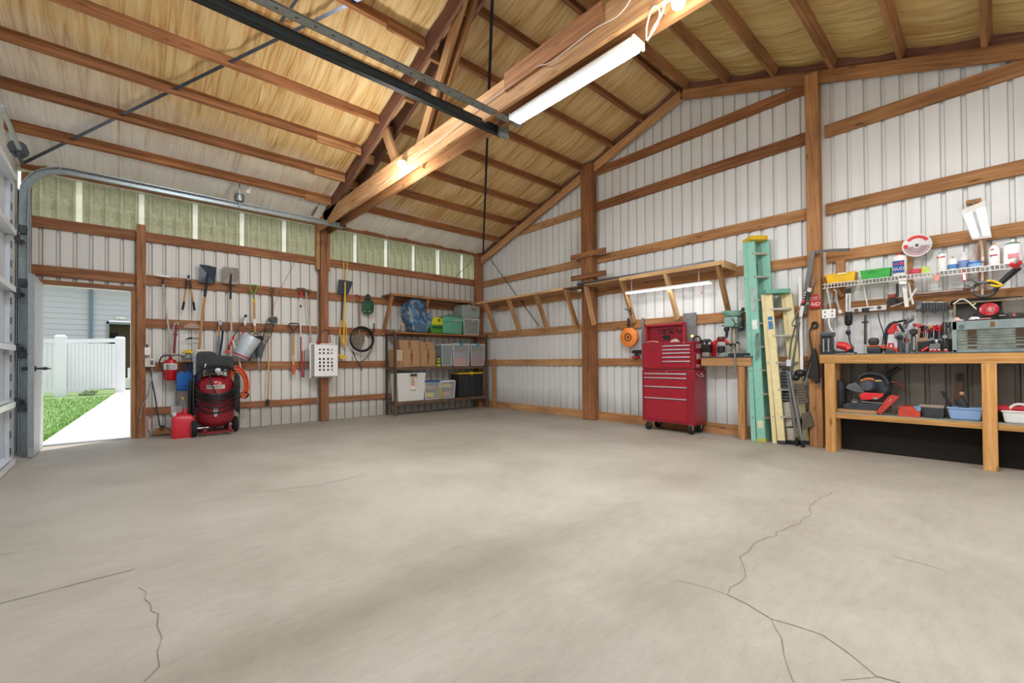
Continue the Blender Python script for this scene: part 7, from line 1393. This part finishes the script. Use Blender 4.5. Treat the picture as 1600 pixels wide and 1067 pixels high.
t, c, h, r = bottle(1523, 6.0, 0.102, 409, None, 'low clear wipes tub with bright blue lid on the wire shelf', [('tub', M('#8fb2dc', .3), [(.85, 0), (.9, .02), (.9, .7)]), ('lid', M('#1d68b8', .35), [(1, .7), (1.02, .74), (.9, .98), (0, 1)])], 'tub', 'wipes_tub')
t, c, h, r = bottle(1554, 6.02, 0.075, 380, None, 'tall white aerosol can with orange tip and dark red swoosh', [('can', WHT, [(.95, 0), (1, .02), (1, .70), (.9, .80), (.5, .90), (.3, .93)]), ('orange_tip', M('#d9863c', .4), [(.22, .92), (.22, 1), (0, 1)])], 'spray can')
mb = MB(); mb.box((c.x-r-.003, c.y-.02, c.z+h*.42), (c.x-r+.01, c.y+.028, c.z+h*.47)); mb.box((c.x-r-.003, c.y+.0, c.z+h*.68), (c.x-r+.01, c.y+.02, c.z+h*.73)); mb.build('red_print', M('#a32a3a', .4), t)
t, c, h, r = bottle(1566, 6.08, 0.042, 385, None, 'slim translucent white bottle behind the tall aerosol can', [('bottle', M('#d4cfcb', .4), [(.9, 0), (1, .02), (1, .82), (.6, .9)]), ('cap', WHT, [(.55, .88), (.55, 1), (0, 1)])], 'bottle', 'cleaner_bottle')
t, c, h, r = bottle(1583, 6.02, 0.114, 374, None, 'large white bottle with green neck and white cap at the right of the wire shelf', [('body', M('#efeaea', .4), [(.9, 0), (1, .02), (1, .72), (.98, .78)]), ('green_neck', M('#4e7f62', .4), [(.98, .78), (.75, .84), (.35, .88)]), ('cap', WHT, [(.28, .87), (.28, 1), (0, 1)])], 'bottle', 'cleaner_bottle')
MB().box((c.x-r-.003, c.y-.035, c.z+h*.2), (c.x-r+.012, c.y+.03, c.z+h*.38)).build('pink_print', M('#d88a92', .4), t)
t = TX('small_pot', c8, 320, 510, 6.0, 'small pinkish red pot and green packet on the wire shelf right of the jug', 'pot'); c = Ws(1431, 6.0); MB().lathe([(.04, 0), (.05, .01), (.05, .05), (0, .052)], c, n=18).build('pot', M('#d2445a', .4), t, smooth=True)
t = TX('green_packet', c8, 420, 495, 6.0, 'small lime green packet beside the pinkish pot', 'packet'); c = Ws(1445, 6.0); MB().box(c+V((-.02, -.035, 0)), c+V((.02, .035, .06))).build('packet', M('#bada5a', .5), t, bevel=.004)
t = TX('pink_cloth', c8, 560, 560, 5.95, 'salmon pink rag tied on the wire shelf edge', 'rag'); plX(t, 'rag', c8, [(520, 525), (605, 530), (600, 560), (580, 605), (545, 600), (530, 570)], 5.925, .01, M('#e0988c', .8), .003)
t = TX('red_pliers', c8, 1500, 400, 5.98, 'bundle of red capped clamps at the right end of the wire shelf', 'clamps'); random.seed(8)
for k, (x, y) in enumerate(((1450, 395), (1480, 410), (1520, 350), (1545, 370), (1510, 415), (1575, 405))): rod(t, 'clamp_end', [at(*c8(x, y), 0, 5.95), at(*c8(x+6, y+18), 0, 5.90)], .016, (REDB, M('#a8202c', .4), STEEL)[k % 3])
# small LED work light over the bench
t = TX('work_light', c8, 1090, 60, 5.8, 'white LED panel light tilted above the bench wire shelf', 'work light')
P = [at(x, y, 0, X) for x, y, X in ((1502.5, 335, 5.80), (1540, 320, 5.80), (1550, 371, 5.95), (1519, 375, 5.95))]; n_ = (P[1]-P[0]).cross(P[3]-P[0]).normalized(); n_ = n_ if n_.x < 0 or n_.z < 0 else -n_
mb = MB(); mb.plate(P, -n_*.03 if n_.x < 0 else n_*.03); mb.build('housing', WHT, t, bevel=.004)
off = (n_ if n_.x < 0 else -n_)*.004
def Q(u, v): return lerp(lerp(P[0], P[1], u), lerp(P[3], P[2], u), v)
for u0, u1 in ((.1, .40), (.6, .9)): mb = MB(); mb.plate([Q(u0, .06)+off*.3, Q(u1, .06)+off*.3, Q(u1, .9)+off*.3, Q(u0, .9)+off*.3], off); mb.build('led_tube', GLOW(2.2, '#fafcff'), t)
mb = MB(); mb.plate([Q(.42, .06)+off*.2, Q(.58, .06)+off*.2, Q(.58, .9)+off*.2, Q(.42, .9)+off*.2], off); mb.build('centre_strip', M('#cfd2d4', .4), t)
mb = MB(); q0, q1 = at(1506, 334, 0, 5.81), at(1538, 319, 0, 5.81); mb.plate([P[0], P[1], P[1]+V((.03, 0, .05)), P[0]+V((.03, 0, .05))], (0.005, 0, 0)); mb.build('end_cap', WHT2, t)
mb = MB(); mb.box(at(1510, 322, 0, 6.19), at(1533, 309, 0, 6.12)); wbk = mb.build('wood_block', W_WARM, t); rod(t, 'hook', [at(1522, 312, 0, 6.1), at(1521, 322, 0, 6.0), lerp(P[0], P[1], .5)+V((.02, 0, .03))], .006, STEEL)
lamp('work_light_glow', 'AREA', (P[0]+P[2])/2+off*6, 3, (1, 1, 1), .15, .3, None).rotation_euler = (off.normalized()).to_track_quat('-Z', 'Y').to_euler()
mb = MB(); mb.tube(cpts([at(1532, 376, 0, 6.0), at(1535, 395, 0, 6.1), at(1535, 430, 0, 6.1), at(1535, 465, 0, 6.1)]), .009, 6); mb.box(at(1533, 402, 0, 6.09), at(1538, 407, 0, 6.07)); tag(mb.build('power_cord', WHT), 'white cord dropping from the work light to the wire shelf', 'cord')
mb = MB(); mb.tube([at(1530, 377, 0, 6.0), at(1516, 406, 0, 6.0)], .004, 6); tag(mb.build('pull_cord', M('#c98a7c', .5)), 'thin pinkish cord slanting from the work light', 'cord')
# short studs and boards behind the wire shelf
for (xa, xb, ya, yb, mt, lb) in ((1305, 1320, 411, 465, W_RAW, 'short pale stud behind the yellow tub'), (1417, 1426, 400, 440, W_RAW, 'short pale stud right of the white jug'), (1527, 1543, 378, 470, W_RAW, 'pale stud under the work light')):
    a = at(xa, ya, 0, XG-.02); c = at(xb, yb, 0, XG-.02); mb = MB(); mb.box((XG, c.y, 1.67), (XG+.035, a.y, 2.15)); tag(mb.build('blocking_stud', mt), lb, 'stud', kind='structure')
mb = MB(); mb.bar((6.14, 1.34, 1.98), (6.14, 1.20, 1.72), .03, .09, (0, 0, 1)); tag(mb.build('angle_brace', W_WARM), 'short angled wooden brace by the tall post near the outlet', 'brace', kind='structure')
t = TX('saw_blade', c8, 325, 180, 6.1, 'round circular saw blade with red and white printed face hung on the girt', 'saw blade'); c = at(*c8(325, 178), 0, 6.09); Rr = .115
mb = MB(); tp = []
for k in range(72): a = 2*pi*k/72; tp.append(c+V((0, Rr*(1.03 if k % 3 == 0 else .985)*cos(a), Rr*(1.03 if k % 3 == 0 else .985)*sin(a))))
mb.plate(tp, (-.006, 0, 0)); mb.build('blade', M('#c8c8ca', .35, .4, .06), t)
def seg(nm, a0, a1, r0, r1, mt, dx=.008):
    mb = MB(); n = 14
    for k in range(n):
        p, q = a0+(a1-a0)*k/n, a0+(a1-a0)*(k+1)/n; f = lambda r, a: c+V((-dx, r*Rr*cos(a), r*Rr*sin(a))); mb.quad(f(r0, p), f(r1, p), f(r1, q), f(r0, q))
    mb.build(nm, mt, t, fixn=False)
seg('red_band', pi*.22, pi*.85, .62, .88, REDB); seg('grey_band', pi*1.05, pi*1.95, .25, .75, M('#a08d92', .5)); seg('red_rim', pi*1.05, pi*1.95, .80, .86, M('#c0555c', .5)); MB().lathe([(0, 0), (.014, 0), (.014, .006), (0, .006)], c+V((-.008, 0, 0)), (-1, 0, 0), 10).build('arbor_hole', DKG, t); MB().lathe([(0, 0), (.02, 0), (.02, .002), (0, .002)], c+V((-.008, .085, 0)), (-1, 0, 0), 14).build('logo_dot', REDB, t)

# ---- things on the lower shelf
def Ls(x, X): p = at(x, 640, 0, X); p.z = ZL+.001; return p
t = thing('mitre_saw', Ls(1345, 6.0), 'dark grey and red compound mitre saw on a plywood base on the lower shelf', 'mitre saw')
ZK = ZL+.001; ya, yb = at(*c7(90, 780), 0, 5.93).y, at(*c7(760, 800), 0, 5.93).y
MB().box((5.92, yb, ZK), (6.12, ya, ZK+.035)).build('plywood_base', W_RAW, t, bevel=.003)
plX(t, 'saw_table', c7, [(225, 650), (300, 620), (720, 640), (840, 640), (850, 700), (740, 760), (640, 750), (420, 740), (215, 710)], 6.05, .11, M('#3b4045', .5, .3), .006)
plX(t, 'fence', c7, [(500, 605), (840, 630), (840, 645), (500, 620)], 5.97, .02, ALU); rod(t, 'table_disc', [at(*c7(380, 612), 0, 6.0), at(*c7(380, 612), 0, 5.93)], .035, DKG); plX(t, 'silver_screw', c7, [(345, 605), (415, 608), (412, 628), (345, 622)], 5.925, .004, STEEL)
c = at(*c7(760, 380), 0, 6.05); mb = MB(); mb.lathe([(0, -.03), (.10, -.03), (.112, -.01), (.112, .02), (.095, .04), (0, .045)], c, (-1, .15, 0), 32); mb.build('blade_guard', M('#3c4248', .45, .2), t, smooth=True)
mb = MB(); c = at(*c7(620, 350), 0, 5.96); mb.lathe([(0, -.02), (.055, -.02), (.066, .02), (.052, .05), (0, .055)], c, (-1, .3, .1), 24); mb.build('motor', M('#4a5058', .5, .2), t, smooth=True)
plX(t, 'motor_shroud', c7, [(290, 320), (410, 290), (560, 400), (560, 470), (430, 450), (370, 440), (240, 380)], 6.0, .06, M('#5b5f63', .5, .2), .008)
plX(t, 'red_guard', c7, [(455, 490), (560, 460), (870, 475), (860, 520), (780, 570), (500, 585)], 5.94, .03, REDB, .004); plX(t, 'silver_patch', c7, [(680, 540), (770, 545), (760, 575), (690, 570)], 5.905, .004, STEEL)
rod(t, 'orange_handle', cpts(Xp(c7, [(480, 270), (560, 240), (640, 235), (700, 255)], 5.93)), .015, M('#a8622c', .5)); rod(t, 'yellow_trim', Xp(c7, [(720, 268), (832, 264)], 5.92), .007, M('#c9a84a', .5)); rod(t, 'top_handle', cpts(Xp(c7, [(440, 270), (480, 190), (600, 150), (780, 160), (880, 220), (930, 330)], 6.0)), .022, M('#2c3034', .5)); rod(t, 'dust_port', Xp(c7, [(900, 190), (1120, 40)], 6.08), .025, BLK)
rod(t, 'rear_arm', cpts(Xp(c7, [(980, 290), (1080, 300), (1150, 340), (1175, 410)], 6.05)), .016, M('#5b2620', .5))
t = thing('canister', Ls(1312, 6.0), 'dark round canister in the shadow behind the mitre saw', 'canister'); c = Ls(1313, 6.04); mb = MB(); mb.lathe([(.05, 0), (.06, .02), (.06, .24), (.05, .31), (.03, .34), (0, .345)], c, n=24); mb.build('canister', M('#2a2a2b', .6), t, smooth=True)
t = thing('red_case', Ls(1385, 5.95), 'slanted red plastic tray leaning on the mitre saw', 'tray'); plX(t, 'tray', c7, [(742, 780), (940, 530), (1000, 500), (1140, 525), (1120, 545), (1020, 640), (820, 828)], 5.93, .03, M('#b83a30', .45), .005); plX(t, 'white_mark', c7, [(945, 605), (980, 570), (998, 568), (965, 600)], 5.898, .001, M('#e6c8c4', .5)); plX(t, 'inner_lip', c7, [(1000, 505), (1060, 492), (1138, 520), (1090, 540)], 5.945, .02, M('#4a2420', .6))
t = thing('red_box', Ls(1421, 5.95), 'orange-red fabric box on the lower shelf', 'box'); plX(t, 'box', c7, [(1110, 745), (1200, 710), (1330, 705), (1440, 745), (1480, 800), (1480, 890), (1115, 868)], 5.93, .04, M('#c4402c', .6), .006)
c = Ls(1421, 5.95); mb = MB(); mb.box((5.93, at(1438, 640, 0, 5.93).y, ZK), (6.08, at(1404, 640, 0, 5.93).y, ZK+.10)); mb.build('box_body', M('#b53a28', .6), t, bevel=.012)
t = thing('towel', Ls(1437, 6.0), 'blue and white cloth spilling over between the red box and the grey case', 'cloth'); plX(t, 'cloth', c7, [(1360, 690), (1440, 680), (1490, 700), (1485, 770), (1440, 780), (1390, 730)], 5.92, .03, M('#6f93b8', .8, var=.3), .006)
t = thing('battery_case', Ls(1460, 5.98), 'dark charcoal case with pale cloth on top on the lower shelf', 'case'); a = Ls(1441.5, 5.94).y; c_ = Ls(1475.5, 5.94).y; z3 = at(1458, 637, 0, 5.94).z; mb = MB(); mb.frustum((6.01, (a+c_)/2, ZK), .13, (a-c_)*.92, .15, (a-c_), z3-ZK); mb.build('case', DKG, t, bevel=.008)
mb = MB(); mb.box((5.94, c_, z3-.001), (6.06, a+.03, z3+.022)); mb.build('cloth', M('#9a8c80', .8, var=.2), t, bevel=.008)
def wash_tub(px0, px1, ytop, label, mat, content):
    a = Ls(px0, 5.91).y; c_ = Ls(px1, 5.91).y; z3 = at(px0, ytop, 0, 5.91).z; t = thing('wash_tub', (6.0, (a+c_)/2, ZK), label, 'plastic tub'); yc = (a+c_)/2; w = a-c_
    f = lambda ww, dw, z: [V((6.02+sx*dw/2, yc+sy*ww/2, z)) for sx, sy in ((-1, -1), (1, -1), (1, 1), (-1, 1))]
    mb = MB(); mb.loft([f(w*.82, .17, ZK), f(w*.96, .21, z3-.01)]); mb.build('tub', mat, t, bevel=.015); mb = MB(); mb.loft([f(w, .225, z3-.012), f(w, .225, z3)]); mb.build('rim', mat, t, bevel=.004); return t, z3, yc
t, z3, yc = wash_tub(1479, 1537, 636, 'pale blue plastic tub of tools on the lower shelf beside the middle leg', M('#8fb0dc', .35, var=.05), None)
rod(thing('paint_brush', at(1477, 612, 0, 5.97), 'black handled bar sticking up from the blue tub', 'bar'), 'handle', [at(1472, 611, 0, 5.98), at(1486, 636, 0, 5.98)], .012, BLK)
t = thing('dark_bottle', at(1503, 620, 0, 6.0), 'dark bottle with tan ball top standing in the blue tub', 'bottle'); rod(t, 'body', [at(1498, 622, 0, 5.98), at(1508, 638, 0, 5.98)], .032, M('#2c2f33', .4)); MB().ball(at(1503, 615, 0, 5.98), .020).build('tan_top', M('#b08a60', .5), t, smooth=True)
t, z3, yc = wash_tub(1564, 1625, 641, 'white plastic tub with red rag on the lower shelf right of the middle leg', WHT, None)
mb = MB(); mb.ball((5.99, yc+.10, z3+.01), (.07, .12, .035)); mb.ball((5.98, yc-.02, z3+.015), (.07, .1, .035)); tag(mb.build('rag', M('#a8222c', .8), None, smooth=True), 'dark red rag heaped in the white tub', 'rag'); mb = MB(); mb.tube(arc((5.94, yc+.0, z3+.0), .06, 0, pi, 10, EY, EZ), .012, 8); tag(mb.build('hose_piece', M('#d8d4cc', .5), None, smooth=True), 'short loop of white hose over the red rag', 'hose')
t = thing('bench_brush', at(1500, 600, 0, 6.12), 'wooden handled brush with dark head hung on the wall under the bench', 'brush'); plX(t, 'head', lambda x, y: (1270+x*.20625, 540+y*.20625), [(1090, 208), (1140, 208), (1142, 270), (1088, 275)], 6.14, .02, M('#2a2320', .6)); plX(t, 'handle', lambda x, y: (1270+x*.20625, 540+y*.20625), [(1090, 270), (1138, 270), (1125, 400), (1115, 430), (1062, 430), (1068, 390)], 6.14, .02, M('#5c4030', .6))
g = siding(BY0, 1.33, .14, .96, 1, 6.165, ph_g); g.mi = [0]*len(g.mi); tag(g.build('wall_right_lower', SID_DK, fixn=False), 'grimy ribbed siding under the workbench, bench shade painted into its colour', 'wall', kind='structure')  # added siding copy, its dark colour carries the bench's shadow as well as dirt
mb = MB(); mb.box((6.105, BY0, .012), (6.125, 1.2, .365)); tag(mb.build('shade_board', M('#191510', .9)), 'added black board standing in for the deep shade under the bench shelf', 'board', kind='structure')  # added board, black to imitate the deep shadow below the shelf
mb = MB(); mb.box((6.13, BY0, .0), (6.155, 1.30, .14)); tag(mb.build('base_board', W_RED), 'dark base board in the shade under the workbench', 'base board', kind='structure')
